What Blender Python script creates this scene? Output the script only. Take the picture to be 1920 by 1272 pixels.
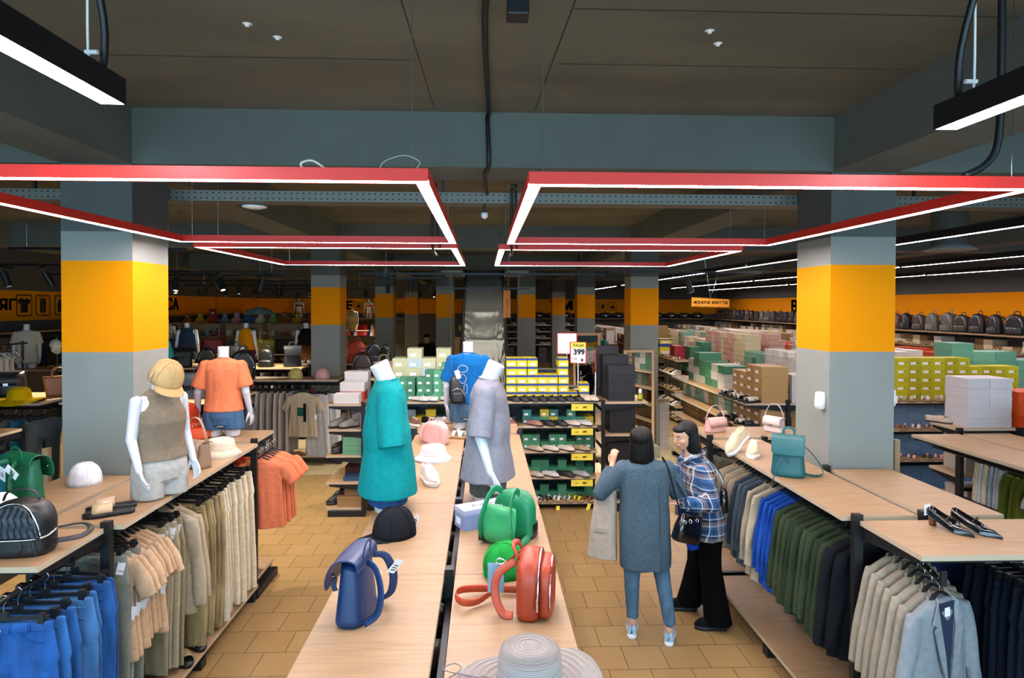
import bpy, bmesh, math, random
from mathutils import Vector as V, Matrix, noise
PI=math.pi; R=math.radians; sin=math.sin; cos=math.cos
random.seed(7)
sc=bpy.context.scene; COL=sc.collection
for o in list(bpy.data.objects): bpy.data.objects.remove(o)
# ---------------------------------------------------------------- camera
CAMH=2.62
cd=bpy.data.cameras.new('camera'); cam=bpy.data.objects.new('camera',cd); COL.objects.link(cam)
YAW,PITCH,ROLL=.03619,.015255,.002476
_f=V((sin(YAW),cos(YAW),0)); _r=V((cos(YAW),-sin(YAW),0)); _u=V((0,0,1))
_f2=_f*cos(PITCH)-_u*sin(PITCH); _u2=_u*cos(PITCH)+_f*sin(PITCH)
_r3=_r*cos(ROLL)+_u2*sin(ROLL); _u3=_u2*cos(ROLL)-_r*sin(ROLL)
_m=Matrix((_r3,_u3,-_f2)).transposed().to_4x4(); _m.translation=V((0,0,CAMH)); cam.matrix_world=_m
cd.sensor_width=36; cd.lens=1164.3/1920*36; cd.shift_x=(960-950.17)/1920; cd.shift_y=-(636-591.4)/1920
cd.clip_start=.05; cd.clip_end=200
sc.camera=cam
# ---------------------------------------------------------------- view, world
sc.view_settings.view_transform='Standard'; sc.view_settings.look='None'
sc.view_settings.exposure=.72; sc.view_settings.gamma=1
W=bpy.data.worlds.new('world'); sc.world=W; W.use_nodes=True
W.node_tree.nodes['Background'].inputs[0].default_value=(.5,.75,1,1); W.node_tree.nodes['Background'].inputs[1].default_value=.6
# daylight through the shop windows behind the camera
def area(name,loc,rot,sx,sy,p,col):
    l=bpy.data.lights.new(name,'AREA'); l.shape='RECTANGLE'; l.size=sx; l.size_y=sy; l.energy=p; l.color=col
    o=bpy.data.objects.new(name,l); COL.objects.link(o); o.location=loc; o.rotation_euler=rot; return o
area('daylight_window',(0,-3.9,1.9),(R(88),0,0),13,3.0,470,(.50,.78,1))
area('escalator_fill_light',(0,14.9,3.97),(R(-8),0,0),1.3,3.2,13,(1,.93,.82))  # fill light added under the closed ceiling to brighten the escalator film
# ---------------------------------------------------------------- helpers
def H(s,k=1):
    s=s.lstrip('#'); c=[int(s[i:i+2],16)/255 for i in (0,2,4)]
    return tuple((x/12.92 if x<=.04045 else ((x+.055)/1.055)**2.4)*k for x in c)+(1,)
MATS={}
def M(name,col='808080',rough=.6,metal=0,var=0,vs=8,bump=0,bs=60,emit=0,spec=None,tint=False,coat=0,sheen=0,trans=0,stretch=None):
    if name in MATS: return MATS[name]
    m=bpy.data.materials.new(name); m.use_nodes=True; nt=m.node_tree; b=nt.nodes['Principled BSDF']
    c=H(col) if isinstance(col,str) else col
    b.inputs['Base Color'].default_value=c; b.inputs['Roughness'].default_value=rough; b.inputs['Metallic'].default_value=metal
    if spec is not None: b.inputs['Specular IOR Level'].default_value=spec
    if coat: b.inputs['Coat Weight'].default_value=coat; b.inputs['Coat Roughness'].default_value=.1
    if sheen: b.inputs['Sheen Weight'].default_value=sheen
    if trans: b.inputs['Transmission Weight'].default_value=trans
    src=None
    if tint:
        oi=nt.nodes.new('ShaderNodeObjectInfo'); src=oi.outputs['Color']; nt.links.new(src,b.inputs['Base Color'])
    if var or bump:
        tc=nt.nodes.new('ShaderNodeTexCoord'); mp=nt.nodes.new('ShaderNodeMapping'); nt.links.new(tc.outputs['Object'],mp.inputs[0])
        if stretch: mp.inputs['Scale'].default_value=stretch
    if var:
        n=nt.nodes.new('ShaderNodeTexNoise'); n.inputs['Scale'].default_value=vs; n.inputs['Detail'].default_value=5; nt.links.new(mp.outputs[0],n.inputs['Vector'])
        mr=nt.nodes.new('ShaderNodeMapRange'); mr.inputs[1].default_value=.3; mr.inputs[2].default_value=.7
        mr.inputs[3].default_value=1-var; mr.inputs[4].default_value=1+var; nt.links.new(n.outputs[0],mr.inputs[0])
        mx=nt.nodes.new('ShaderNodeVectorMath'); mx.operation='SCALE'
        if src: nt.links.new(src,mx.inputs[0])
        else: mx.inputs[0].default_value=c[:3]
        nt.links.new(mr.outputs[0],mx.inputs['Scale']); nt.links.new(mx.outputs[0],b.inputs['Base Color'])
    if bump:
        n2=nt.nodes.new('ShaderNodeTexNoise'); n2.inputs['Scale'].default_value=bs; n2.inputs['Detail'].default_value=4; nt.links.new(mp.outputs[0],n2.inputs['Vector'])
        bp=nt.nodes.new('ShaderNodeBump'); bp.inputs['Strength'].default_value=bump; bp.inputs['Distance'].default_value=.01
        nt.links.new(n2.outputs[0],bp.inputs['Height']); nt.links.new(bp.outputs[0],b.inputs['Normal'])
    if emit: b.inputs['Emission Color'].default_value=c; b.inputs['Emission Strength'].default_value=emit
    MATS[name]=m; return m
def N(m,t): return m.node_tree.nodes.new(t)
def box(bm,x0,x1,y0,y1,z0,z1):
    v=[bm.verts.new((x,y,z)) for z in (z0,z1) for y in (y0,y1) for x in (x0,x1)]
    for f in ((0,2,3,1),(4,5,7,6),(0,1,5,4),(2,6,7,3),(0,4,6,2),(1,3,7,5)): bm.faces.new([v[i] for i in f])
def BX(*a):
    bm=bmesh.new(); box(bm,*a); return bm
def link(name,me,parent=None,loc=None,rot=None):
    o=bpy.data.objects.new(name,me); COL.objects.link(o)
    if parent: o.parent=parent
    if loc: o.location=loc
    if rot: o.rotation_euler=rot
    return o
def mesh(bm,mat,smooth=False,recalc=True,bevel=0):
    if recalc: bmesh.ops.recalc_face_normals(bm,faces=bm.faces)
    if bevel: bmesh.ops.bevel(bm,geom=list(bm.edges),offset=bevel,segments=2,affect='EDGES',profile=.6)
    me=bpy.data.meshes.new('m'); bm.to_mesh(me); bm.free()
    for m in (mat if isinstance(mat,(list,tuple)) else [mat]): me.materials.append(m)
    if smooth: me.shade_smooth()
    return me
def obj(name,bm,mat,parent=None,loc=None,rot=None,smooth=False,bevel=0):
    return link(name,mesh(bm,mat,smooth,bevel=bevel),parent,loc,rot)
def struct(name,bm,mat,**k):
    o=obj(name,bm,mat,**k); o['kind']='structure'; return o
def tag(o,label,cat,group=None,kind=None):
    o['label']=label; o['category']=cat
    if group: o['group']=group
    if kind: o['kind']=kind
    return o
def thing(name,label,cat,loc=(0,0,0),rz=0,group=None):
    o=bpy.data.objects.new(name,None); COL.objects.link(o); o.location=loc; o.rotation_euler=(0,0,rz); o.empty_display_size=.1
    return tag(o,label,cat,group)
def hexc(c): return H(c) if isinstance(c,str) else c
def setcol(o,c):
    o.color=hexc(c)
    for ch in o.children:
        if not ch.get('fix'): setcol(ch,c)
class Proto:
    """one built thing; place() puts a copy of it with copied parts; the pattern itself is removed at the end"""
    ALL=[]
    def __init__(s,o): s.o=o; s.used=False; Proto.ALL.append(s)
    def _cp(s,o,parent=None):
        c=o.copy(); COL.objects.link(c); c.parent=parent
        for ch in o.children: s._cp(ch,c)
        return c
    def place(s,loc,rz=0,label='',color=None,group=None,scale=None,rot=None):
        o=s._cp(s.o)
        o.location=loc; o.rotation_euler=rot if rot else (0,0,rz)
        if scale is not None: o.scale=(scale,)*3 if not isinstance(scale,tuple) else scale
        if label: o['label']=label
        if group: o['group']=group
        elif 'group' in o: del o['group']
        if color is not None: setcol(o,color)
        return o
    def drop(s):
        if not s.used:
            for ch in list(s.o.children_recursive): bpy.data.objects.remove(ch)
            bpy.data.objects.remove(s.o)
def lrp(a,b,t): return a+(b-a)*t
ORD=['first','second','third','fourth','fifth','sixth','seventh','eighth','ninth','tenth','eleventh','twelfth','thirteenth','fourteenth','fifteenth','sixteenth','seventeenth','eighteenth','nineteenth','twentieth','twenty-first','twenty-second','twenty-third','twenty-fourth','twenty-fifth','twenty-sixth','twenty-seventh','twenty-eighth','twenty-ninth','thirtieth']
ORD+=['thirty-'+x for x in ORD[:9]]+['fortieth']+['forty-'+x for x in ORD[:9]]
def frame(d,up=V((0,0,1))):
    d=d.normalized()
    if abs(d.dot(up))>.95: up=V((0,1,0)) if abs(d.y)<.9 else V((1,0,0))
    a=d.cross(up).normalized(); return a,d.cross(a)*-1
def loft(bm,rings,closed=True,cap=True,wrap=False):
    vs=[[bm.verts.new(p) for p in r] for r in rings]; n=len(vs[0])
    K=len(vs)-(0 if wrap else 1)
    for i in range(K):
        a=vs[i]; b=vs[(i+1)%len(vs)]
        for j in range(n if closed else n-1):
            q=(a[j],a[(j+1)%n],b[(j+1)%n],b[j])
            try: bm.faces.new(q)
            except ValueError: pass
    if cap and closed and not wrap:
        bm.faces.new(vs[0][::-1]); bm.faces.new(vs[-1])
    return vs
def ring(c,rx,ry,n=24,rot=0,sq=2.0,tilt=None):
    out=[]
    for i in range(n):
        t=2*PI*i/n; x=abs(cos(t))**(2/sq)*(1 if cos(t)>0 else -1)*rx; y=abs(sin(t))**(2/sq)*(1 if sin(t)>0 else -1)*ry
        p=V((x*cos(rot)-y*sin(rot),x*sin(rot)+y*cos(rot),0))
        if tilt: p=tilt@p
        out.append(V(c)+p)
    return out
def smoothpts(pts,k=4):
    """catmull-rom"""
    P=[V(p) for p in pts]; out=[]
    for i in range(len(P)-1):
        a=P[max(i-1,0)];b=P[i];c=P[i+1];d=P[min(i+2,len(P)-1)]
        for s in range(k):
            t=s/k; out.append(.5*((2*b)+(c-a)*t+(2*a-5*b+4*c-d)*t*t+(3*b-a-3*c+d)*t**3))
    out.append(P[-1]); return out
def tube(bm,pts,r,n=8,flat=1,up=V((0,0,1)),rs=None,k=4):
    """tube (or ribbon when flat<1) along a smoothed path; width r across, r*flat thick"""
    P=smoothpts(pts,k) if k>1 else [V(p) for p in pts]
    rings=[]; L=len(P); prev=None
    for i,p in enumerate(P):
        d=(P[min(i+1,L-1)]-P[max(i-1,0)])
        if d.length<1e-9: d=V((0,0,1))
        d.normalize()
        if prev is None: a,b=frame(d,up)
        else:
            a=prev-d*prev.dot(d)
            a=a.normalized() if a.length>1e-6 else frame(d,up)[0]
            b=d.cross(a)
        prev=a
        rr=r if rs is None else rs[0]+(rs[1]-rs[0])*i/(L-1)
        rings.append([p+a*cos(2*PI*j/n)*rr+b*sin(2*PI*j/n)*rr*flat for j in range(n)])
    loft(bm,rings)
def cyl(bm,p1,p2,r1,r2=None,n=16,cap=True):
    p1=V(p1);p2=V(p2);r2=r1 if r2 is None else r2; a,b=frame(p2-p1)
    loft(bm,[[p+a*cos(2*PI*j/n)*r+b*sin(2*PI*j/n)*r for j in range(n)] for p,r in((p1,r1),(p2,r2))],cap=cap)
def cap(bm,p1,p2,r1,r2,n=14):
    """tapered capsule"""
    p1=V(p1);p2=V(p2); a,b=frame(p2-p1 if (p2-p1).length>1e-6 else V((0,0,1))); d=(p2-p1).normalized() if (p2-p1).length>1e-6 else V((0,0,1))
    rings=[]
    for t in (-85,-60,-35,-12): rings.append((p1+d*r1*sin(R(t)),r1*cos(R(t))))
    for t in (12,35,60,85): rings.append((p2+d*r2*sin(R(t)),r2*cos(R(t))))
    loft(bm,[[c+a*cos(2*PI*j/n)*r+b*sin(2*PI*j/n)*r for j in range(n)] for c,r in rings])
def chain(bm,pts,rs):
    for i in range(len(pts)-1): cap(bm,pts[i],pts[i+1],rs[i],rs[i+1])
def ell(bm,c,r,rot=None,n=16):
    c=V(c); m=rot if rot else Matrix.Identity(3); rings=[]
    for k in range(1,12):
        t=-PI/2+PI*k/12; rings.append([c+m@V((r[0]*cos(t)*cos(2*PI*j/n),r[1]*cos(t)*sin(2*PI*j/n),r[2]*sin(t))) for j in range(n)])
    loft(bm,rings)
def lathe(bm,prof,n=32,c=(0,0,0),sx=1,sy=1,f=None):
    rings=[]
    for r,z in prof:
        rr=[]
        for j in range(n):
            t=2*PI*j/n; k=f(t,r,z) if f else (0,0)
            rr.append((c[0]+(r+k[0])*cos(t)*sx,c[1]+(r+k[0])*sin(t)*sy,c[2]+z+k[1]))
        rings.append(rr)
    loft(bm,rings,cap=False)
    return rings
def remesh(bm,vox,it=6,disp=None,tri=False):
    bmesh.ops.recalc_face_normals(bm,faces=bm.faces)
    me=bpy.data.meshes.new('t'); bm.to_mesh(me); bm.free()
    o=bpy.data.objects.new('t',me); COL.objects.link(o)
    m=o.modifiers.new('r','REMESH'); m.mode='VOXEL'; m.voxel_size=vox
    if it: s=o.modifiers.new('s','SMOOTH'); s.iterations=it; s.factor=.5
    dg=bpy.context.evaluated_depsgraph_get(); dg.update()
    me2=bpy.data.meshes.new_from_object(o.evaluated_get(dg)); bpy.data.objects.remove(o); bpy.data.meshes.remove(me)
    if disp:
        nn=[v.normal.copy() for v in me2.vertices]
        for v,n in zip(me2.vertices,nn):
            v.co=v.co+n*disp(v.co,n)
    me2.shade_smooth(); return me2
def robj(name,bm,mat,vox,parent=None,it=6,disp=None,loc=None,rot=None):
    me=remesh(bm,vox,it,disp); me.materials.append(mat); return link(name,me,parent,loc,rot)
def paint(me,mats,fn):
    """give faces other materials by where they lie; fn(centre,normal)->slot"""
    for m in mats: me.materials.append(m)
    for p in me.polygons: p.material_index=fn(p.center,p.normal)
def text(s,size,mat,parent=None,loc=(0,0,0),rot=(PI/2,0,0),depth=.002,name='lettering',align='CENTER',bold=0,sx=1):
    c=bpy.data.curves.new('t','FONT'); c.body=s; c.size=size; c.extrude=depth; c.align_x=align; c.align_y='CENTER'
    o=bpy.data.objects.new('t',c); COL.objects.link(o)
    dg=bpy.context.evaluated_depsgraph_get(); dg.update()
    me=bpy.data.meshes.new_from_object(o.evaluated_get(dg)); bpy.data.objects.remove(o)
    if bold:
        bm=bmesh.new()
        for dx in (-bold,0,bold):
            for dy in (-bold,bold):
                m2=me.copy(); m2.transform(Matrix.Translation((dx*1.3,dy,0))); bm.from_mesh(m2); bpy.data.meshes.remove(m2)
        bm.to_mesh(me); bm.free()
    me.materials.clear(); me.materials.append(mat)
    for p in me.polygons: p.material_index=0
    o=link(name,me,parent,loc,rot); o.scale=(sx,1,1); return o
# ---------------------------------------------------------------- materials
def wood_mat(name,c1,c2,axis='x',rough=.45):
    m=M(name,c1,rough); nt=m.node_tree; b=nt.nodes['Principled BSDF']
    tc=N(m,'ShaderNodeTexCoord'); mp=N(m,'ShaderNodeMapping'); nt.links.new(tc.outputs['Object'],mp.inputs[0])
    mp.inputs['Scale'].default_value=(1.2,22,22) if axis=='x' else (22,1.2,22)
    n=N(m,'ShaderNodeTexNoise'); n.inputs['Scale'].default_value=2.2; n.inputs['Detail'].default_value=6; n.inputs['Roughness'].default_value=.65; n.inputs['Distortion'].default_value=.6
    nt.links.new(mp.outputs[0],n.inputs['Vector'])
    r=N(m,'ShaderNodeValToRGB'); r.color_ramp.elements[0].position=.33; r.color_ramp.elements[1].position=.66
    r.color_ramp.elements[0].color=H(c1); r.color_ramp.elements[1].color=H(c2)
    nt.links.new(n.outputs[0],r.inputs[0]); nt.links.new(r.outputs[0],b.inputs['Base Color'])
    return m
WOODX=wood_mat('oak_laminate_crosswise','8b6f50','a08461','x')
WOODY=wood_mat('oak_laminate_lengthwise','8b6f50','a08461','y')
EDGE=M('board_edge','b3a48a',.5)
BLK=M('black_powder_steel','15181b',.45,.2)
DKS=M('dark_steel_rail','1c2024',.35,.6)
CHR=M('chrome','d8dcdc',.18,1)
GOLD=M('gold_paint','de8a00',.8,spec=.12)
GREY=M('grey_column_paint','808680',.75,var=.04,vs=3,bump=.05,bs=90)
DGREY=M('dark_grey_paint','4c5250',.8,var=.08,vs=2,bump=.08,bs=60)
WALLG=M('wall_dark_grey','4f4f4b',.85,var=.06,vs=2)
CEILM=M('ceiling_dark_paint','5f5d50',.9,var=.28,vs=1.1,bump=.1,bs=30,stretch=(.5,1.3,1))
BEAMM=M('beam_dark_paint','5a605a',.85,var=.1,vs=1.5,bump=.1,bs=40)
RED=M('red_lamp_housing','d0281c',.45)
DIFF=M('lamp_diffuser','ffeef0',.5,emit=46)
DIFFC=M('cool_lamp_diffuser','e6f0ff',.5,emit=46)
WHT=M('white_plastic','e8e8e6',.4)
PAPER=M('white_paper','e6e8ea',.6)
YPAPER=M('yellow_paper','e8d84a',.6)
INK=M('black_ink','14120f',.6)
MANN=M('mannequin_gloss_white','c9ced4',.22,var=.03,coat=.5)
TF=M('tinted_fabric','ffffff',.9,tint=True,var=.10,vs=30,bump=.15,bs=260,spec=.08)
TL=M('tinted_leather','ffffff',.42,tint=True,var=.06,vs=12,bump=.12,bs=140)
TC=M('tinted_card','ffffff',.6,tint=True,var=.03,vs=6)
TP=M('tinted_plastic','ffffff',.35,tint=True)
DENIM=M('tinted_denim','ffffff',.9,tint=True,var=.3,vs=9,bump=.3,bs=300,stretch=(2.2,2.2,.6))
# floor tiles
FL=M('brown_floor_tiles','8a6c48',.3,spec=.35)
def tilemat(m,c1,c2,cm,w,h,mort,rough,off=.5,vx=0,vy=0):
    nt=m.node_tree; b=nt.nodes['Principled BSDF']; tc=N(m,'ShaderNodeTexCoord'); mp=N(m,'ShaderNodeMapping'); nt.links.new(tc.outputs['Object'],mp.inputs[0])
    mp.inputs['Location'].default_value=(vx,vy,0)
    br=N(m,'ShaderNodeTexBrick'); br.offset=off; br.inputs['Scale'].default_value=1; br.inputs['Brick Width'].default_value=w; br.inputs['Row Height'].default_value=h
    br.inputs['Mortar Size'].default_value=mort; br.inputs['Mortar Smooth'].default_value=.1
    br.inputs['Color1'].default_value=H(c1); br.inputs['Color2'].default_value=H(c2); br.inputs['Mortar'].default_value=H(cm)
    nt.links.new(mp.outputs[0],br.inputs[0])
    n=N(m,'ShaderNodeTexNoise'); n.inputs['Scale'].default_value=30; nt.links.new(tc.outputs['Object'],n.inputs['Vector'])
    mx=N(m,'ShaderNodeMix'); mx.data_type='RGBA'; mx.blend_type='OVERLAY'; mx.inputs[0].default_value=.12
    nt.links.new(br.outputs[0],mx.inputs[6]); nt.links.new(n.outputs[1],mx.inputs[7]); nt.links.new(mx.outputs[2],b.inputs['Base Color'])
    bp=N(m,'ShaderNodeBump'); bp.invert=True; bp.inputs['Distance'].default_value=.003; bp.inputs['Strength'].default_value=.6; nt.links.new(br.outputs['Fac'],bp.inputs['Height']); nt.links.new(bp.outputs[0],b.inputs['Normal'])
    b.inputs['Roughness'].default_value=rough
tilemat(FL,'967b50','8f744a','58452a',.30,.305,.0035,.32,vy=-.13)
FP=M('pale_floor_tiles','c9bd9f',.2); tilemat(FP,'b9ab88','b3a582','8a7c60',.6,.6,.004,.2,off=0)
# ================================================================ the setting
CZ=4.03; BZ=3.63; XL,XR,YB,YF=-10.3,10.9,28.8,-4.2
struct('floor',BX(XL-.2,XR+.2,YF-.2,YB+.2,-.12,0),FL)
struct('floor_pale_aisle',BX(XL,XR,9.65,12.2,0,.004),FP)
struct('ceiling',BX(XL-.2,XR+.2,YF-.2,YB+.2,CZ,CZ+.2),CEILM)
def wall(name,a,b,axis,pos,t):
    o=None
    for i,(z0,z1,m) in enumerate(((0,2.265,WALLG),(2.265,2.93,GOLD),(2.93,CZ,WALLG))):
        bm=BX(pos,pos+t,a,b,z0,z1) if axis=='x' else BX(a,b,pos,pos+t,z0,z1)
        if i==0: o=struct(name,bm,m)
        else:
            q=obj('gold_band' if i==1 else 'upper_wall',bm,m,o)
wall('wall_left',YF,YB,'x',XL,-.2); wall('wall_right',YF,YB,'x',XR,.2); wall('wall_back',XL,XR,'y',YB,.2)
bm=bmesh.new(); box(bm,XL,XR,YF-.2,YF,0,.4); box(bm,XL,XR,YF-.2,YF,3.5,CZ)
for x in (XL,-6.6,6.4,XR-.3): box(bm,x,x+.3,YF-.2,YF,.4,3.5)
struct('wall_front',bm,WALLG)
# beams
for i,y in enumerate((-1.85,4.55,10.95,17.35,23.75)):
    struct('trim_%d'%(i+1),BX(XL,XR,y,y+.5,BZ,CZ),BEAMM)
for i,x in enumerate((-3.02,2.6,-8.6,8.2)):
    bm=bmesh.new()
    for y0,y1 in ((YF,-1.85),(-1.35,4.55),(5.05,10.95),(11.45,17.35),(17.85,23.75),(24.25,YB)): box(bm,x,x+.5,y0,y1,BZ,CZ)
    struct('trim_%d'%(i+6),bm,BEAMM)
# columns
def column(x,y,label,w=.5,d=.5,vis=''):
    t=thing('column',label,'column',(x,y,0)); t['kind']='structure'
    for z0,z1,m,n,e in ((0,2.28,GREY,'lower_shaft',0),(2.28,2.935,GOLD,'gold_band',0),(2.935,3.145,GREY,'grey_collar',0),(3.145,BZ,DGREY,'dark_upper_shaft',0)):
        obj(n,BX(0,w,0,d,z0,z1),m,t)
    return t
COLS=[column(-3.02,4.55,'nearest grey column with a gold band, left of the centre tables'),
 column(2.6,4.58,'nearest grey column with a gold band, right of the two women'),
 column(-3.02,10.95,'gold banded column behind the shelf with the yellow and pink caps'),
 column(2.6,10.95,'gold banded column behind the tall oak framed mirror'),
 column(-3.02,17.3,'gold banded column behind the pale green shoe box stacks'),
 column(-1.34,17.3,'gold banded column just left of the silver wrapped escalator'),
 column(.93,17.3,'gold banded column just right of the silver wrapped escalator'),
 column(2.6,17.3,'gold banded column behind the woman in the teal jacket'),
 column(-3.02,23.7,'small far gold banded column left of the escalator'),
 column(2.6,23.7,'small far gold banded column right of the escalator')]
# cables on the ceiling, perforated cable tray
bm=bmesh.new(); tube(bm,[(.02,-1,4.0),(.0,.8,4.02),(.05,2,4.0),(0,3,4.02),(.03,4.5,4.01),(.02,4.53,3.99),(.03,4.53,3.65),(.0,4.7,3.6),(.02,5.0,3.52)],.016,8)
tag(obj('ceiling_cable',bm,BLK,smooth=True),'thick black cable bundle running along the ceiling middle and down the beam','cable')
TRAYM=M('galvanised_tray','6c6f6a',.5,.7)
TRAY=M('perforated_tray','5f625c',.5,.5)
nt=TRAY.node_tree; tc=N(TRAY,'ShaderNodeTexCoord'); br=N(TRAY,'ShaderNodeTexBrick'); mp=N(TRAY,'ShaderNodeMapping'); mp.inputs['Rotation'].default_value=(PI/2,0,0)
nt.links.new(tc.outputs['Object'],mp.inputs[0]); nt.links.new(mp.outputs[0],br.inputs[0]); br.inputs['Scale'].default_value=1; br.inputs['Brick Width'].default_value=.048; br.inputs['Row Height'].default_value=.044; br.offset=0
br.inputs['Mortar Size'].default_value=.017; br.inputs['Mortar Smooth'].default_value=0
br.inputs['Color1'].default_value=(.01,.01,.01,1); br.inputs['Color2'].default_value=(.01,.01,.01,1); br.inputs['Mortar'].default_value=H('6f726b'); nt.links.new(br.outputs[0],nt.nodes['Principled BSDF'].inputs['Base Color'])
t=thing('cable_tray','long perforated grey cable tray under the first cross beam','cable tray',(0,5.1,3.46))
obj('tray_body',BX(-8,8,0,.2,0,.006),TRAYM,t); obj('side_plate',BX(-8,8,-.004,0,-.0,.085),TRAY,t)
bm=bmesh.new()
for x in (-6,-3.6,-.35,.3,3.6,6): box(bm,x,x+.02,.0,.02,.06,.57)
obj('hanger_rods',bm,BLK,t)
# conduits hanging between the frames
for i,(x,y,lb) in enumerate(((-.42,5.0,'left'),(.22,5.0,'right'))):
    bm=bmesh.new(); tube(bm,[(x,y,3.6),(x,y+.02,3.4),(x-.0,y+.05,3.1),(x+.01,y+.3,3.05)],.012,8); tube(bm,[(x+.03,y,3.6),(x+.035,y+.02,3.3),(x+.05,y+.2,3.1)],.009,6)
    tag(obj('power_cable',bm,BLK,smooth=True),'pair of black cables hanging from the tray, %s of the middle'%lb,'cable')
# small ceiling fittings
def saucer(x,y,z,r,lb,nm='smoke_detector',m=WHT):
    bm=bmesh.new(); rg=lathe(bm,[(.001,0),(r*.5,-.002),(r,.012),(r,.02),(.001,.03)],20); tag(obj(nm,bm,m,loc=(x,y,z),smooth=True),lb,'detector')
saucer(-1.93,5.3,3.43,.10,'round white saucer shaped ceiling fitting under the left beam')
t=thing('smoke_detector','small white smoke detector hanging under the cable tray middle','detector',(.0,5.15,3.36))
bm=bmesh.new(); lathe(bm,[(.001,.03),(.028,.028),(.03,.0),(.012,-.02),(.001,-.022)],16); obj('sensor_head',bm,WHT,t,smooth=True)
obj('mount',BX(-.012,.012,-.012,.012,.025,.105),DKS,t)
t=thing('ceiling_camera','black box shaped device fixed to the ceiling top centre','camera',(.15,2.85,3.93))
obj('casing',BX(-.05,.05,-.05,.05,0,.07),BLK,t,bevel=.008); obj('bracket',BX(-.015,.015,-.015,.015,.07,.1),BLK,t)
# cracks (panel joints) and screw marks in the ceiling
bm=bmesh.new()
for pts in ([(-.45,-1,CZ),(-.36,4.5,CZ)],[(.55,-1,CZ),(.36,4.5,CZ)],[(-2.5,2.9,CZ),(-.4,2.9,CZ)],[(.42,2.95,CZ),(2.6,2.95,CZ)],[(-2.5,3.6,CZ),(-.4,3.6,CZ)],[(.42,3.62,CZ),(2.6,3.62,CZ)]):
    a,b=V(pts[0]),V(pts[1]); w=.003; n=(b-a).cross(V((0,0,1))).normalized()*w
    q=[bm.verts.new(p) for p in (a-n-V((0,0,.0015)),a+n-V((0,0,.0015)),b+n-V((0,0,.0015)),b-n-V((0,0,.0015)))]; bm.faces.new(q)
struct('trim_10',bm,M('joint_line','1d1c1a',.9))
for i,(x,y,lb) in enumerate(((-1.14,3.27,'left'),(.0,0,''),(1.2,3.25,'right'))):
    if not lb: continue
    t=thing('ceiling_screws','pair of whitish screw heads in the ceiling, %s side'%lb,'screws',(x,y,CZ))
    for a,c in ((-.05,-.09),(.05,.06)):
        bm=bmesh.new(); lathe(bm,[(.024,0),(.020,-.002),(.012,-.003),(.011,-.013),(.001,-.014)],12,c=(a,c,0)); obj('screw_head',bm,WHT,t,smooth=True)

# ================================================================ lights
def lamp_box(bmh,bmd,p,q,w=.055,h=.045):
    """housing bar from p to q with the diffuser set in its underside"""
    p=V(p);q=V(q); d=(q-p).normalized(); n=V((-d.y,d.x,0)); L=(q-p).length
    def bx(bm,a,b,z0,z1,e0=0,e1=0):
        c=[p+n*a+d*e0,p+n*b+d*e0,q+n*b-d*e1,q+n*a-d*e1]
        lo=[bm.verts.new(v+V((0,0,z0))) for v in c]; hi=[bm.verts.new(v+V((0,0,z1))) for v in c]
        bm.faces.new(lo[::-1]); bm.faces.new(hi)
        for i in range(4): bm.faces.new((lo[i],lo[(i+1)%4],hi[(i+1)%4],hi[i]))
    bx(bmh,-w/2,w/2,.004,h); bx(bmh,-w/2,-w/2+.003,-.004,.004); bx(bmh,w/2-.003,w/2,-.004,.004)
    bx(bmd,-w/2+.003,w/2-.003,-.003,.0039,.004,.004)
def light_frame(x0,x1,y0,y1,z,label,wires):
    t=thing('light_frame',label,'hanging lamp',((x0+x1)/2,(y0+y1)/2,z)); o=V(t.location)
    w=.052
    for a,b,nm in (((x0,y0),(x1,y0),'near'),((x0,y1),(x1,y1),'far')):
        h=bmesh.new();d=bmesh.new(); lamp_box(h,d,V((a[0]-w/2,a[1],z))-o,V((b[0]+w/2,b[1],z))-o); obj('housing_bar',h,RED,t); obj('diffuser',d,DIFF,t)
    for x in (x0,x1):
        h=bmesh.new();d=bmesh.new(); lamp_box(h,d,V((x,y0+w/2,z))-o,V((x,y1-w/2,z))-o); obj('housing_bar',h,RED,t); obj('diffuser',d,DIFF,t)
    for (x,y) in wires:
        bm=bmesh.new(); zt=BZ if 4.5<y<5.06 or 10.9<y<11.5 else CZ
        tube(bm,[V((x,y,z+.045))-o,V((x,y,zt))-o],.0018,5,k=1); obj('suspension_wire',bm,CHR,t)
    return t
FZ=3.10
fa=light_frame(-2.285,-.242,2.42,4.77,FZ,'red rectangular light frame hanging at the near left',[(-.28,2.42),(-1.85,2.42),(-.28,4.77),(-2.2,4.77)])
fb=light_frame(.199,2.215,2.455,4.77,FZ,'red rectangular light frame hanging at the near right',[(.23,2.455),(2.14,2.455),(.28,4.77),(2.18,4.77)])
light_frame(-2.363,-.254,5.225,7.43,FZ,'red rectangular light frame hanging second from the front, left side',[(-.3,5.225),(-2.2,5.225),(-.37,7.43),(-2.3,7.43)])
light_frame(.148,2.197,5.30,7.385,FZ,'red rectangular light frame hanging second from the front, right side',[(.18,5.3),(2.12,5.3),(.18,7.385),(2.03,7.385)])
bm=bmesh.new(); o=V(fa.location)
tube(bm,[V((-.41,2.44,FZ+.045))-o,V((-.39,2.44,FZ+.08))-o,V((-.31,2.42,FZ+.1))-o,V((-.25,2.42,FZ+.075))-o,V((-.27,2.42,FZ+.045))-o],.0015,5); 
tube(bm,[V((-.61,2.44,FZ+.045))-o,V((-.665,2.44,FZ+.08))-o,V((-.71,2.44,FZ+.07))-o,V((-.70,2.44,FZ+.045))-o],.005,6); obj('loose_wire',bm,M('beige_cable','b9b6a0',.5),fa,smooth=True)
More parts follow.
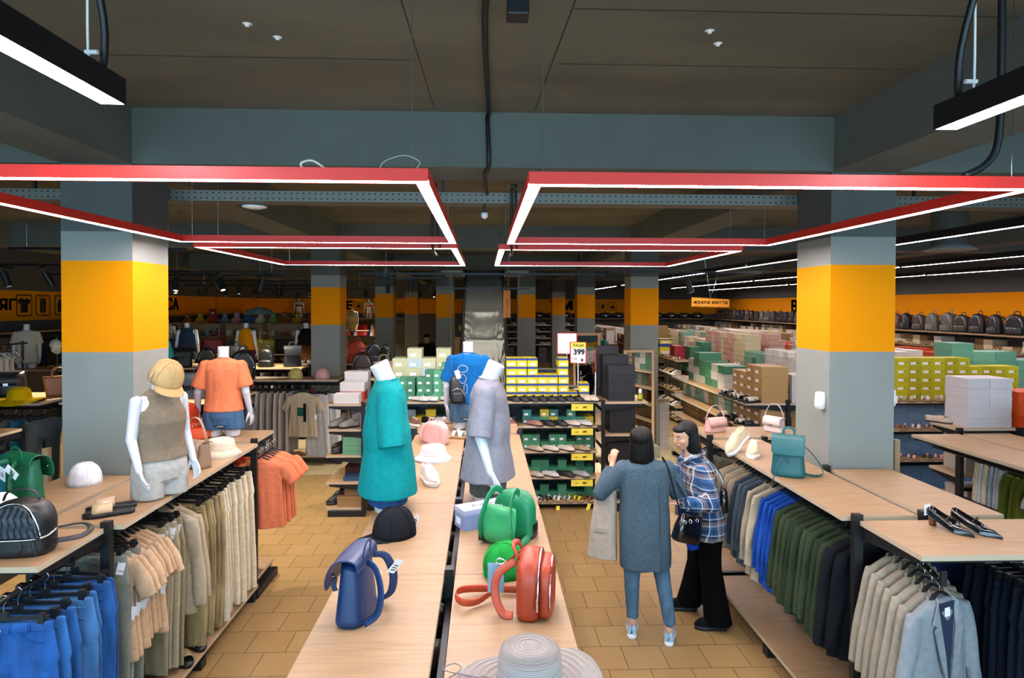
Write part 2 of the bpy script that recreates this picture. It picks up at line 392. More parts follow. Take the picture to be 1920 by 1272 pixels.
def tube_lamp(x,y0,y1,z,label,dif,grp=None,w=.06,h=.075,wires=(),hm=None):
    t=thing('linear_lamp',label,'hanging lamp',(x,(y0+y1)/2,z),0,grp); o=V(t.location)
    a=bmesh.new();d=bmesh.new(); lamp_box(a,d,V((x,y0,z))-o,V((x,y1,z))-o,w,h); obj('housing_bar',a,hm or BLK,t); obj('diffuser',d,dif,t)
    for y in wires:
        b=bmesh.new(); tube(b,[V((x,y,z+h))-o,V((x,y,CZ))-o],.002,5,k=1); obj('suspension_wire',b,CHR,t)
    return t
# thick black lamps at the top corners: z 3.3
def corner_lamp(x,y0,y1,z,label,side):
    t=tube_lamp(x,y0,y1,z,label,DIFFC,w=.085,h=.085)
    o=V(t.location); b=bmesh.new(); y=y1-.12
    tube(b,[V((x,y,z+.08))-o,V((x+.012*side,y,z+.14))-o,V((x+.01*side,y,z+.5))-o,V((x-.0*side,y,CZ))-o],.004,6); cyl(b,V((x-.02,y,z+.13))-o,V((x+.02,y,z+.13))-o,.008,n=8); obj('hanging_cord',b,WHT,t)
    b=bmesh.new(); tube(b,[V((x,y+.05,z+.08))-o,V((x-.03*side,y+.02,z+.14))-o,V((x-.045*side,y-.03,z+.3))-o,V((x-.03*side,y-.2,CZ))-o],.012,8); obj('power_lead',b,BLK,t,smooth=True)
corner_lamp(-1.29,-1.0,2.22,3.32,'thick black linear lamp with lit underside, top left corner',-1)
corner_lamp(1.68,-1.0,2.22,3.27,'thick black linear lamp with lit underside, top right corner',1)
bm=bmesh.new(); tube(bm,[(2.04,2.4,CZ),(2.06,2.42,3.6),(2.07,2.44,3.3),(2.03,2.45,3.2),(1.94,2.455,3.15)],.014,8)
tag(obj('power_cable',bm,BLK,smooth=True),'thick black cable dropping from the ceiling to the right light frame end','cable')
# long rows of lamps over the shoe hall
for x,segs in ((4.5,[(3.2,8.2),(8.3,14.5),(14.6,20.2),(21.2,26.0)]),(7.15,[(5,10.4),(10.5,16.2),(16.4,23.5)]),(9.5,[(7,13),(13.1,19),(19.2,26)])):
    for i,(a,b) in enumerate(segs):
        tube_lamp(x,a,b,3.3,'%s white linear lamp from the front in the %s row over the shoe hall'%(ORD[i],{4.5:'first',7.15:'second',9.5:'third'}[x]),DIFF,'linear lamps over the shoe hall',wires=(a+.3,b-.3))
tube_lamp(6.2,13,21,3.62,'unlit thin linear lamp far over the shoe hall',M('unlit_diffuser','8d8f90',.5),None,w=.05,h=.03,wires=(14,20))
# tracks with spot lamps over the clothes hall
SPD=M('spot_glow','fff3dc',.5,emit=12)
def spot_proto():
    t=thing('spotlight','black cylinder spotlight','spotlight')
    bm=bmesh.new(); cyl(bm,(0,0,0),(0,0,-.20),.045,n=18); lathe(bm,[(.045,-.2),(.045,-.215),(.038,-.215),(.036,-.19)],18); obj('lamp_can',bm,BLK,t,smooth=False)
    bm=bmesh.new(); cyl(bm,(0,0,-.2),(0,0,-.203),.036,n=18); obj('lit_lens',bm,SPD,t)
    bm=bmesh.new(); cyl(bm,(0,0,0),(0,0,.07),.008,n=8); box(bm,-.018,.018,-.06,.06,.07,.095); obj('track_adapter',bm,BLK,t)
    return Proto(t)
SP=spot_proto(); k=0
def track(x0,y0,x1,y1,z,n,label,tilt=0,grp='spotlights over the clothes hall',lit=None):
    global k
    t=thing('lamp_track',label,'lamp track',((x0+x1)/2,(y0+y1)/2,z)); L=math.hypot(x1-x0,y1-y0)
    rz=math.atan2(y1-y0,x1-x0); t.rotation_euler=(0,0,rz)
    obj('rail',BX(-L/2,L/2,-.018,.018,0,.03),DKS,t)
    for s in (-L*.4,L*.4):
        b=bmesh.new(); tube(b,[(s,0,.03),(s,0,CZ-z)],.002,5,k=1); obj('suspension_wire',b,CHR,t)
    for i in range(n):
        f=(i+.5)/n; k+=1; r=random.uniform(-1,1)
        SP.place((x0+(x1-x0)*f,y0+(y1-y0)*f,z-.095),rot=(R(18*r+tilt),R(25*random.uniform(-1,1)),rz),label='%s black spotlight from the left on the %s'%(ORD[i],label.split(' with')[0]),group=grp)
track(-7.2,9.2,-4.9,9.2,3.18,4,'near left lamp track with cylinder spotlights',10)
track(-5.2,7.0,-3.3,7.0,3.22,0,'bare black track before the second left column')
track(-5.4,10.4,-3.3,10.4,3.15,3,'lamp track beside the gold column with cylinder spotlights')
track(-8.5,12.5,-4,12.5,3.2,5,'second left lamp track with spotlights')
track(-8,15.5,-3.2,15.5,3.2,6,'third left lamp track with spotlights')
track(-9,19,-3.2,19,3.2,7,'fourth left lamp track with spotlights')
track(-8,23,-3.2,23,3.2,6,'fifth left lamp track with spotlights')
track(-2.3,13.5,-.9,13.5,3.2,3,'short track left of the escalator with spotlights')
track(-2.4,21,-1.4,21,3.2,2,'far short track behind the inner columns with spotlights')
track(-9,6.5,-7,9.5,3.15,4,'slanting far left track with spotlights')
track(1.9,9.3,4.2,9.3,3.12,1,'short track by the right hand column with one spotlight')
track(-1.9,9.7,1.9,9.7,3.1,0,'long bare dark track crossing before the escalator')
track(-.9,12.4,.9,12.4,2.95,0,'short dark bar crossing before the silver wrapping')
for (x,y) in ((-7.5,14),(-5.5,14),(-7.5,20),(-5,20),(-4,24.5),(-6,9.4),(-4.2,11.8),(-1.6,13.5),(-1.9,21),(-8.2,27),(-5.2,27),(-.9,9.7),(.9,9.7),(2.3,9.3),(3.0,13.5),(-3.6,7.2)):  # beams of the track spots, plus added ones without a lamp brightening the hall
    l=bpy.data.lights.new('spot_and_fill_beam','SPOT'); l.energy=430 if x<-2.5 else 240; l.spot_size=R(95); l.color=(1,.86,.66); l.shadow_soft_size=.06; l.spot_blend=.6
    o=bpy.data.objects.new('spot_and_fill_beam',l); COL.objects.link(o); o.location=(x,y,2.95)
# ventilation duct upper right
t=thing('ventilation_duct','round dark ventilation duct with flared outlet, upper right','duct',(6.6,8.6,3.45))
bm=bmesh.new(); cyl(bm,(0,0,-.0),(0,0,.58),.22,n=28); obj('duct_pipe',bm,DGREY,t,smooth=False)
bm=bmesh.new(); lathe(bm,[(.05,.01),(.12,-.01),(.2,.01),(.28,-.02),(.33,-.03),(.33,-.015),(.22,.05)],28); obj('flared_outlet',bm,M('outlet_grey','8f9394',.5),t,smooth=True)
# ================================================================ racks
def board(w,d,t=.028,wood=WOODX):
    bm=bmesh.new(); box(bm,0,w,0,d,-t,0)
    me=mesh(bm,wood,bevel=.0015); me.materials.append(EDGE)
    for p in me.polygons:
        if abs(p.normal.z)<.5: p.material_index=1
    return me
_bm={}
def rack(label,x,y,rz,bays,bayw,depth,levels,post_h=1.43,sides=('neg','pos'),off=.025,cat='display rack',name='display_rack',rail=None,ldepth=None,wood=WOODX,panel=None,base=True,post_w=.05,brk=True,skip=()):
    """runs along its local +X; 'neg' boards on local -Y; levels: heights of board tops"""
    t=thing(name,label,cat,(x,y,0),rz); L=bays*bayw
    for i in range(bays+1):
        bm=bmesh.new(); box(bm,i*bayw-post_w/2,i*bayw+post_w/2,-.02,.02,0.02,post_h)
        for s in (-1,1):
            for zz in range(int(post_h/.05)-2):
                if zz>post_h/.05-16: box(bm,i*bayw-.006,i*bayw+.006,s*.0202-.0006,s*.0202+.0006,zz*.05+.06,zz*.05+.085)
        box(bm,i*bayw-.04,i*bayw+.04,-depth if 'neg' in sides else -.03,depth if 'pos' in sides else .03,.0,.07)
        me=mesh(bm,[BLK,CHR]); 
        obj_=link('post',me,t)
    # cross bars
    for z in (.12,post_h-.16,post_h*.55): obj('cross_bar',BX(post_w/2,L-post_w/2,-.012,.012,z,z+.03),DKS,t)
    if panel:
        obj('back_panel',BX(.02,L-.02,-.006,.006,.16,post_h-.05),panel,t)
    for side in sides:
        s=-1 if side=='neg' else 1
        for li,z in enumerate(levels):
            d=depth if not ldepth else ldepth[li]
            for b in range(bays):
                if (side,li,b) in skip: continue
                key=(round(bayw,3),d,abs(rz)>.5)
                if key not in _bm: _bm[key]=board(bayw-.004,d,wood=(WOODY if abs(rz)>.5 else wood))
                link('shelf_board',_bm[key],t,(b*bayw+.002,-off-d if s<0 else off,z))
            if brk:
                bm=bmesh.new()
                for i in range(bays+1):
                    xx=i*bayw
                    for e in (-.016,.016):
                        if (i==0 and e<0) or (i==bays and e>0): continue
                        q=[(xx+e,s*off,z-.03),(xx+e,s*(off+d-.03),z-.03),(xx+e,s*(off+d-.03),z-.055),(xx+e,s*off,z-.11)]
                        a=[bm.verts.new((p[0]-.002,p[1],p[2])) for p in q]; c=[bm.verts.new((p[0]+.002,p[1],p[2])) for p in q]
                        bm.faces.new(a); bm.faces.new(c[::-1])
                        for j in range(4): bm.faces.new((a[j],a[(j+1)%4],c[(j+1)%4],c[j]))
                box(bm,0.02,L-.02,s*(off+d-.05)-.01,s*(off+d-.05)+.01,z-.052,z-.029)
                obj('shelf_bracket',bm,BLK,t)
        if rail:
            ry,rzh=rail
            bm=bmesh.new(); cyl(bm,(.0,s*(off+ry),rzh),(L,s*(off+ry),rzh),.013,n=12)
            for i in range(bays+1): box(bm,i*bayw-.008,i*bayw+.008,min(0,s*(off+ry)),max(0,s*(off+ry)),rzh+.013,rzh+.035)
            obj('hanging_rail',bm,DKS,t)
    return t
PI2=PI/2
PANEL=M('perforated_dark_panel','23262a',.6,.3)
CT=rack('long oak topped double rack down the middle of the shop',-.155,.77,PI2,5,1.02,.465,[1.40,.15],rail=(.23,1.30),panel=None)
rack('short oak end rack carrying the mannequin in the blue shirt',-.66,5.93,0,1,1.0,.45,[1.40,.15],sides=('pos',),rail=(.3,1.30))
RL=rack('left oak topped clothes rack with beige trousers and shirts beneath',-2.49,3.50,PI2,2,1.02,.47,[1.40,.15],rail=(.25,1.31),skip=(('pos',0,1),))
rack('near end rack on the left with denim beneath and black backpack on top',-3.10,3.47,0,1,1.03,.50,[1.40],sides=('neg',),rail=(.25,1.31))
rack('left end rack with the coral shirted mannequin on top',-3.08,5.60,0,1,1.03,.50,[1.40,.15],sides=('pos',),rail=(.25,1.31))
RR=rack('right oak topped clothes rack with olive and blue shirts beneath',2.567,3.52,PI2,2,1.03,.455,[1.40,.15],rail=(.24,1.31),off=.032,skip=(('neg',0,1),('neg',1,1)))
rack('near end rack on the right carrying black patent heels',2.14,3.47,0,1,1.05,.50,[1.40],sides=('neg',),rail=None)
rack('right end rack carrying the small pink and white bags',2.09,5.66,0,1,.95,.50,[1.40,.15],sides=('pos',),rail=(.25,1.31))
LV=[1.395,1.08,.755,.42,.10]
SH=rack('wide black shoe rack facing the camera behind the centre tables',-1.44,8.30,0,3,.965,.36,LV,post_h=1.42,sides=('neg','pos'),wood=WOODX,panel=PANEL,base=False)
rack('narrow end rack with ankle boots and white boxes, left of the teal shirt',-1.50,7.75,PI2,1,.85,.43,LV,post_h=1.42,sides=('pos',),wood=WOODX)
rack('narrow end rack with black boxes beside the tall mirror',1.52,7.86,PI2,1,.7,.55,[1.395,.98,.55,.12],post_h=1.42,sides=('neg',),wood=WOODX)
# back left clothes racks
rack('oak topped clothes rack across the aisle with pale yellow and pink caps',-5.45,10.75,0,3,1.02,.48,[1.40,.15],rail=(.3,1.30),sides=('neg',))
rack('long oak clothes rack behind, packed with bags',-6.6,12.7,0,3,1.02,.48,[1.40,.15],rail=(.25,1.30))
rack('oak bag rack behind the coral shirt',-5.3,8.42,0,2,1.04,.48,[1.40,.15],rail=(.25,1.30),sides=('neg','pos'))
rack('oak rack with the yellow sun hat, left of the first column',-8.55,8.35,0,3,1.02,.48,[1.40,.15],rail=(.25,1.30))
rack('small oak topped rack at the left picture edge',-6.05,6.30,0,1,1.5,.48,[1.40,.15],rail=(.25,1.30),sides=('neg',))
rack('second small rack at the left with grey trousers',-5.55,4.65,PI2,1,1.0,.45,[1.40,.15],rail=(.25,1.28),sides=('pos','neg'))
rack('oak bag rack with the coral and navy bags left of the shoe boxes',-3.3,13.6,0,1,1.3,.48,[1.40,.15],rail=(.25,1.3),sides=('neg','pos'))
rack('oak topped rack with the brown bag beside the shoe boxes',-2.28,10.9,0,1,.9,.48,[1.40,.15],rail=(.25,1.3),sides=('neg',))
rack('far oak rack with handbags and toys',-8.2,16.2,0,4,1.05,.48,[1.40,.15],rail=(.25,1.30))
# right racks
LVB=[1.40,1.09,.78,.47,.15]
rack('shoe rack with the large tan boxes and slippers, left of the right column',3.83,7.68,PI2,3,1.03,.52,LVB,post_h=1.44,sides=('pos','neg'),panel=PANEL)
rack('shoe rack with the yellow boxes facing the camera, right of the right column',4.95,8.15,0,3,1.1,.40,[1.41,1.05,.66,.25],post_h=1.44,sides=('neg',),panel=PANEL)
rack('shoe rack carrying the tall white box tower',4.75,6.02,0,3,.62,.40,[1.40,.93,.35],post_h=1.41,sides=('pos',))
rack('oak topped clothes rack at the right picture edge with cream trousers',4.65,5.88,-PI2,2,1.02,.47,[1.38,.15],rail=(.25,1.26),post_h=1.36,sides=('pos','neg'))
rack('dark shoe rack with green and black boxes beyond the mirror',5.12,13.7,PI2,2,1.03,.8,[1.40,1.06,.70,.36,.08],post_h=1.44,sides=('pos',),panel=PANEL)
rack('dark shoe rack with big brown boxes just right of the mirror',4.80,15.9,PI2,4,1.0,.60,[1.5,1.18,.82,.46,.1],post_h=1.52,sides=('pos',),panel=PANEL)
rack('third long shoe rack stacked with pastel boxes',5.7,9.9,PI2,8,1.03,.45,LVB,post_h=1.44,sides=('pos','neg'),brk=False)
rack('fourth long shoe rack stacked with white and orange boxes',7.6,9.2,PI2,11,1.03,.45,LVB,post_h=1.44,sides=('pos','neg'),brk=False)
rack('fifth long shoe rack near the right wall',9.3,9.4,PI2,9,1.03,.45,LVB,post_h=1.44,sides=('pos','neg'),brk=False)
# wall shelves
def wshelf(label,x0,x1,y0,y1,z,name='wall_shelf',axis='x'):
    t=thing(name,label,'wall shelf',(x0,y0,z)); w=WOODX if axis=='x' else WOODY
    obj('shelf_board',BX(0,x1-x0,0,y1-y0,-.03,0),w,t)
    n=max(2,int(max(x1-x0,y1-y0)/1.6))
    for i in range(n+1):
        if axis=='x': xx=(x1-x0)*i/n; bm=BX(xx-.01,xx+.01,.0,y1-y0,-.09,-.03)
        else: yy=(y1-y0)*i/n; bm=BX(0,x1-x0,yy-.01,yy+.01,-.09,-.03)
        obj('shelf_bracket',bm,BLK,t)
    return t
wshelf('upper wall shelf under the gold band on the left wall',XL,XL+.5,8,27,2.04,axis='y')
wshelf('lower wall shelf on the left wall with mannequins',XL,XL+.55,10,27,1.25,axis='y')
wshelf('upper bag shelf on the right wall holding a long row of backpacks',XR-.48,XR,8,28.6,2.05,axis='y')
wshelf('second shelf on the right wall with pale boxes and sandals',XR-.48,XR,8,28.6,1.70,axis='y')
wshelf('third shelf on the right wall with brown boxes',XR-.48,XR,8,28.6,1.33,axis='y')
wshelf('upper shelf on the back wall with black duffel bags',1.4,10.3,YB-.5,YB,2.05)
wshelf('upper shelf on the back wall with swimwear mannequins',-8.8,-3.4,YB-.5,YB,2.04)
wshelf('middle shelf on the back wall with the yellow dress mannequin',-6.3,-4.9,YB-2.5,YB-2.0,1.55)
wshelf('sports shoe shelf on the back wall, topmost',.7,4.2,YB-.45,YB,1.72); wshelf('sports shoe shelf on the back wall, second from top',.7,4.2,YB-.45,YB,1.42)
wshelf('sports shoe shelf on the back wall, third from top',.7,4.2,YB-.45,YB,1.12); wshelf('sports shoe shelf on the back wall, lowest',.7,4.2,YB-.45,YB,.82)
# ================================================================ wall lettering and icons
BK=M('wall_lettering_black','16120e',.7)
def wtext(s,size,loc,rot,label,sx=1,bold=.012):
    o=text(s,size,BK,None,loc,rot,.003,'wall_lettering',bold=bold,sx=sx); tag(o,label,'lettering'); return o
RLW=(PI/2,0,PI/2); RRW=(PI/2,0,-PI/2)
wtext('ЯГ',.33,(XL+.012,13.80,2.60),RLW,'black letters ЯГ on the gold band of the left wall',1.25,.006)
wtext('СА',.52,(XL+.012,20.9,2.62),RLW,'black letters СА on the gold band right of the first column',1.1)
wtext('Е',.50,(-6.22,YB-.012,2.60),(PI/2,0,0),'black letter Е on the far gold band, before the house icon',1.3,.02)
wtext('УМ',.55,(3.6,YB-.012,2.62),(PI/2,0,0),'black letters УМ on the far gold band right of the escalator',1.3,.025)
wtext('ВЗУ',.56,(XR-.012,21.0,2.60),RRW,'black letters ВЗУ on the gold band of the right wall',1.3,.02)
def poly(bm,pts,y=0,t=.003):
    a=[bm.verts.new((p[0],y-t,p[1])) for p in pts]; b=[bm.verts.new((p[0],y,p[1])) for p in pts]
    bm.faces.new(a); bm.faces.new(b[::-1]); n=len(a)
    for i in range(n): bm.faces.new((a[i],a[(i+1)%n],b[(i+1)%n],b[i]))
def rrect(w,h,r,k=4):
    out=[]
    for cx,cy,a0 in ((w/2-r,h/2-r,0),(-w/2+r,h/2-r,90),(-w/2+r,-h/2+r,180),(w/2-r,-h/2+r,270)):
        for i in range(k+1): t=R(a0+90*i/k); out.append((cx+r*cos(t),cy+r*sin(t)))
    return out
ICON={'shirt':[[(-.5,.3),(-.2,.42),(-.08,.38),(0,.33),(.08,.38),(.2,.42),(.5,.3),(.42,.08),(.27,.13),(.27,-.42),(-.27,-.42),(-.27,.13),(-.42,.08)]],
'trousers':[[(-.25,.42),(.25,.42),(.25,.32),(-.25,.32)],[(-.25,.3),(-.02,.3),(-.05,-.44),(-.23,-.44)],[(.02,.3),(.25,.3),(.23,-.44),(.05,-.44)]],
'coat':[[(-.2,.4),(.2,.4),(.35,.1),(.3,-.4),(.03,-.4),(0,.2),(-.03,-.4),(-.3,-.4),(-.35,.1)]],
'house':[[(-.42,-.02),(0,.36),(.42,-.02),(.36,-.08),(0,.24),(-.36,-.08)],[(-.28,-.1),(0,.16),(.28,-.1),(.28,-.38),(.08,-.38),(.08,-.16),(-.08,-.16),(-.08,-.38),(-.28,-.38)],[(.2,.22),(.3,.13),(.3,.32),(.2,.32)]],
'backpack':[[(-.22,-.38),(.22,-.38),(.26,-.05),(.24,.2),(.1,.36),(-.1,.36),(-.24,.2),(-.26,-.05)],[(-.06,.38),(.06,.38),(.06,.44),(-.06,.44)]],
'suitcase':[[(-.24,-.32),(.24,-.32),(.24,.26),(-.24,.26)],[(-.1,.28),(.1,.28),(.1,.42),(-.1,.42)],[(-.18,-.34),(-.1,-.34),(-.1,-.42),(-.18,-.42)],[(.1,-.34),(.18,-.34),(.18,-.42),(.1,-.42)]],
'handbag':[[(-.34,-.32),(.34,-.32),(.3,.06),(-.3,.06)],[(-.2,.08),(.2,.08),(.1,.34),(.04,.34),(.1,.12),(-.1,.12),(-.04,.34),(-.1,.34)]]}
def icon(kind,size,loc,rot,label):
    bm=bmesh.new(); o1=rrect(size,size,size*.12); o2=rrect(size*.9,size*.9,size*.08)
    n=len(o1); A=[bm.verts.new((x,-.004,y)) for x,y in o1]; B=[bm.verts.new((x,-.004,y)) for x,y in o2]
    for i in range(n): bm.faces.new((A[i],A[(i+1)%n],B[(i+1)%n],B[i]))
    for p in ICON[kind]: poly(bm,[(a*size*.8,b*size*.8) for a,b in p])
    o=obj('wall_icon',bm,BK,loc=loc,rot=rot); tag(o,label,'icon')
for i,(kd,yy) in enumerate((('shirt',14.28),('trousers',14.87),('coat',15.5))):
    icon(kd,.48,(XL+.012,yy,2.60),(0,0,PI/2),'framed black %s icon on the left gold band'%kd)
icon('house',.36,(-5.78,YB-.01,2.60),(0,0,0),'framed black house icon on the far gold band')
for kd,xx in (('backpack',5.1),('suitcase',5.53),('handbag',5.98)): icon(kd,.38,(xx,YB-.01,2.6),(0,0,0),'framed black %s icon on the far gold band'%kd)
# hanging sign ЖІНОЧЕ ВЗУТТЯ
SIGN=M('sign_orange','f29a00',.5)
t=thing('hanging_sign','orange hanging sign reading ЖІНОЧЕ ВЗУТТЯ over the shoe racks','sign',(4.79,13,2.70),R(-2))
bm=bmesh.new(); poly(bm,[(-.40,-.09),(.40,-.11),(.40,.07),(-.40,.11)],.006,.012); obj('sign_board',bm,SIGN,t)
bm=bmesh.new()
for i in range(16):
    x=-.385+i*.05
    for z0 in (.085-.028*(i/16),-.09-.018*(i/16)): poly(bm,[(x,z0),(x+.018,z0),(x+.033,z0+.02),(x+.015,z0+.02)],-.0065,.001)
obj('hazard_stripes',bm,BK,t)
text('ЖІНОЧЕ ВЗУТТЯ',.083,BK,t,(0,-.008,-.005),(PI/2,R(.8),0),.001,'sign_lettering',bold=.003,sx=1.05)
bm=bmesh.new(); tube(bm,[(0,0,.1),(.25,0,.9),(.3,0,1.33)],.003,5,k=1); tube(bm,[(0,0,.1),(-.2,0,1.33)],.003,5,k=1); obj('suspension_wire',bm,CHR,t)
t=thing('hanging_sign','orange hanging sign seen almost edge-on, right of the escalator','sign',(.40,11,2.66),R(78))
obj('sign_board',BX(-.30,.30,-.006,.006,-.25,.23),SIGN,t); obj('edge_strip',BX(.28,.305,-.009,.009,-.26,.24),WHT,t)
obj('print_panel',BX(-.08,.12,-.008,-.006,-.06,.08),M('dull_orange_print','c98a1c',.6),t)
bm=bmesh.new()
for x in (-.25,0,.1,.25): tube(bm,[(x,0,.22),(x*.8,0,1.3)],.003,5,k=1)
obj('suspension_wire',bm,CHR,t)
# ================================================================ escalator wrapped in silver film

FILM=M('silver_film','bdbdb6',.27,.5,bump=.5,bs=7,var=.05,vs=4)
t=thing('wrapped_escalator','escalator wrapped in silver plastic film between the columns','escalator',(0,12.6,0))
x0,x1=-.495,.49
def ez(y): return max(.25,(y-12.25)*.595)
bm=bmesh.new(); rows=[]; NY=110; NX=34
for j in range(NY+1):
    y=lrp(12.9,19.2,j/NY); row=[]
    seam=abs(((y-12.9)/1.18)%1-.5)*2  # 1 at seam
    for i in range(NX+1):
        u=i/NX*2-1; edge=abs(u)**3
        sg=-.10*(1-u*u)*(1-seam**6)
        nz=noise.noise(V((u*6+9*edge,y*(3+6*edge),.3)))*.035*(.3+edge*1.6)+abs(noise.noise(V((u*3,y*9*(.5+edge),2))))*.03*edge
        row.append(bm.verts.new((lrp(x0,x1,i/NX),y-12.6,ez(y)+sg+nz)))
    rows.append(row)
for j in range(NY):
    for i in range(NX): bm.faces.new((rows[j][i],rows[j][i+1],rows[j+1][i+1],rows[j+1][i]))
obj('film_sheet',bm,FILM,t,smooth=True)
bm=bmesh.new()
for s,xx in ((-1,x0),(1,x1)):
    a=[(xx,.3,.28+.0),(xx,6.6,ez(19.2)+.05)]
    for (w,z0,z1) in ((.05,-.25,.10),):
        q=[]
        for (X,Y,Z) in a:
            for dx in (0,s*w):
                for dz in (z0,z1): q.append(bm.verts.new((X+dx,Y,max(.0,Z+dz))))
        for f in ((0,1,3,2),(4,6,7,5),(0,4,5,1),(2,3,7,6),(1,5,7,3),(0,2,6,4)): bm.faces.new([q[i] for i in f])
obj('side_balustrade',bm,DGREY,t)
obj('base_housing',BX(x0-.05,x1+.05,-.25,.45,0,.55),DGREY,t)
bm=bmesh.new()
for xx in (x0-.03,x1+.03): tube(bm,[(xx,.25,.6),(xx,.1,.85),(xx,.5,1.05),(xx,6.6,ez(19.2)+.5)],.03,8,k=3)
obj('handrail',bm,BLK,t,smooth=True)
bm=bmesh.new(); tube(bm,[(-.74,1.2,0),(-.74,1.2,3.35)],.012,6,k=1); tube(bm,[(.76,1.2,0),(.76,1.2,3.35)],.012,6,k=1); obj('portal_post',bm,GREY,t)
bm=bmesh.new(); box(bm,-.95,-.5,1.1,3.2,3.35,3.4); box(bm,.5,.98,1.1,3.2,3.35,3.4); obj('soffit_panel',bm,GREY,t)
# doors on the back wall
for i,(x,lb) in enumerate(((-1.55,''),(-4.35,''))):
    d=struct('door_%d'%(i+1),BX(x,x+.95,YB-.05,YB-.005,0,2.08),M('door_grey','3c3f3c',.5))
    bm=bmesh.new()
    for z0,z1 in ((.2,.85),(1.05,1.9)): box(bm,.12+x,.83+x,YB-.06,YB-.05,z0,z1)
    obj('door_panel',bm,M('door_panel_grey','474a46',.5),d)
    bm=bmesh.new(); tube(bm,[(x+.86,YB-.06,1.02),(x+.86,YB-.11,1.02),(x+.76,YB-.11,1.02)],.012,6,k=1); obj('door_handle',bm,CHR,d)
tag(obj('door_notice',BX(-1.17,-.85,YB-.075,YB-.07,1.45,1.7),YPAPER),'small yellow notice on the grey back door','notice')
# ================================================================ goods: prototypes
def hanger(kind='shirt',w=.19,parent=None,mat=None):
    bm=bmesh.new(); m=mat or BLK
    if kind=='shirt':
        tube(bm,[(-w,0,-.132),(-w*.6,0,-.108),(-.04,0,-.078),(0,0,-.062),(.04,0,-.078),(w*.6,0,-.108),(w,0,-.132)],.010,8,flat=.8)
        h=obj('hanger',bm,m,parent,smooth=True); b2=bmesh.new()
    else:
        box(bm,-w,w,-.006,.006,-.10,-.085); box(bm,-.02,.02,-.007,.007,-.09,-.06)
        h=obj('hanger',bm,m,parent); b2=bmesh.new()
        for s in (-1,1): obj('clip',BX(s*w*.86-.014,s*w*.86+.014,-.013,.013,-.135,-.074),m,parent)['fix']=1
    tube(b2,[(0,0,-.065),(0,0,-.03),(.012,0,-.014),(.016,0,.002),(.006,0,.016),(-.008,0,.014),(-.014,0,.002)],.0024,6,k=3)
    c=obj('hook',b2,CHR,h,smooth=True); c['fix']=1; h['fix']=1
    return h
def price_tag(parent,loc,rot=(0,0,0),s=1,name='price_tag'):
    bm=bmesh.new(); box(bm,-.02*s,.02*s,-.0008,.0008,-.075*s,0)
    o=obj(name,bm,PAPER,parent,loc,rot); o['fix']=1; return o
def gring(z,hw,hd,amp,fr,ph,n=36,cx=0,cy=0):
    out=[]
    for i in range(n):
        a=2*PI*i/n; x=hw*cos(a); y=hd*sin(a)*(abs(sin(a))**-.25 if abs(sin(a))>.05 else 1)
        out.append(V((cx+x,cy+y+amp*sin(fr*x+ph)+amp*.6*sin(fr*2.3*x+ph*2+z*5),z)))
    return out
def shirt_bm(wsh=.20,whem=.22,L=.62,neck=.075,sl=.20,sr=.085,sang=28,d=.028,amp=.009,seed=1,sr2=None,hemcurve=0):
    bm=bmesh.new(); r=random.Random(seed); ph=r.uniform(0,6); fr=r.uniform(24,34)
    zs=[(-.088,neck*.55,.016),(-.092,neck,.024),(-.108,neck+.04,d*.9),(-.125,wsh*.78,d*.9),(-.142,wsh*.94,d),(-.165,wsh,d),(-.22,wsh*.97,d),(-.3,wsh*.95,d)]
    K=9
    for k in range(1,K+1):
        f=k/K; zs.append((lrp(-.3,-.1-L,f),lrp(wsh*.95,whem,f),d*(1+.3*f)))
    rings=[]
    for z,hw,hd in zs:
        a=amp*min(1,max(0,(-z-.15)/.25)); rg=gring(z,hw,hd,a,fr,ph)
        if hemcurve and z<-.1-L+.02: rg=[V((p.x,p.y,p.z+hemcurve*(abs(p.x)/whem)**2)) for p in rg]
        rings.append(rg)
    loft(bm,rings)
    sr2=sr2 or sr
    for s in (-1,1):
        a=R(sang); p0=V((s*wsh*.86,0,-.15)); dr=V((s*sin(a),0,-cos(a))); rr=[]
        nx=V((cos(a)*s,0,sin(a)))*s
        for k in range(9):
            f=k/8; c=p0+dr*(sl+.03)*f+V((s*.012*sin(f*3),0.0,0)); w=lrp(sr,sr2,f)*.62*(1 if k else .8); 
            rr.append([c+V((cos(a),0,s*sin(a)))*w*cos(2*PI*j/14)+V((0,1,0))*(d*.85)*sin(2*PI*j/14)+V((0,amp*.7*sin(9*f+j+seed),0)) for j in range(14)])
        loft(bm,rr)
    return bm
def mk_garment(name,cat,bm,mat,htype='shirt',hw=.14,tagloc=None,extra=None):
    t=thing(name,'garment',cat); g=robj('garment',bm,mat,.0072,t,4)
    hanger(htype,hw,t)
    if tagloc: price_tag(g,tagloc,(0,R(12),R(15)))
    if extra: extra(t)
    return Proto(t)
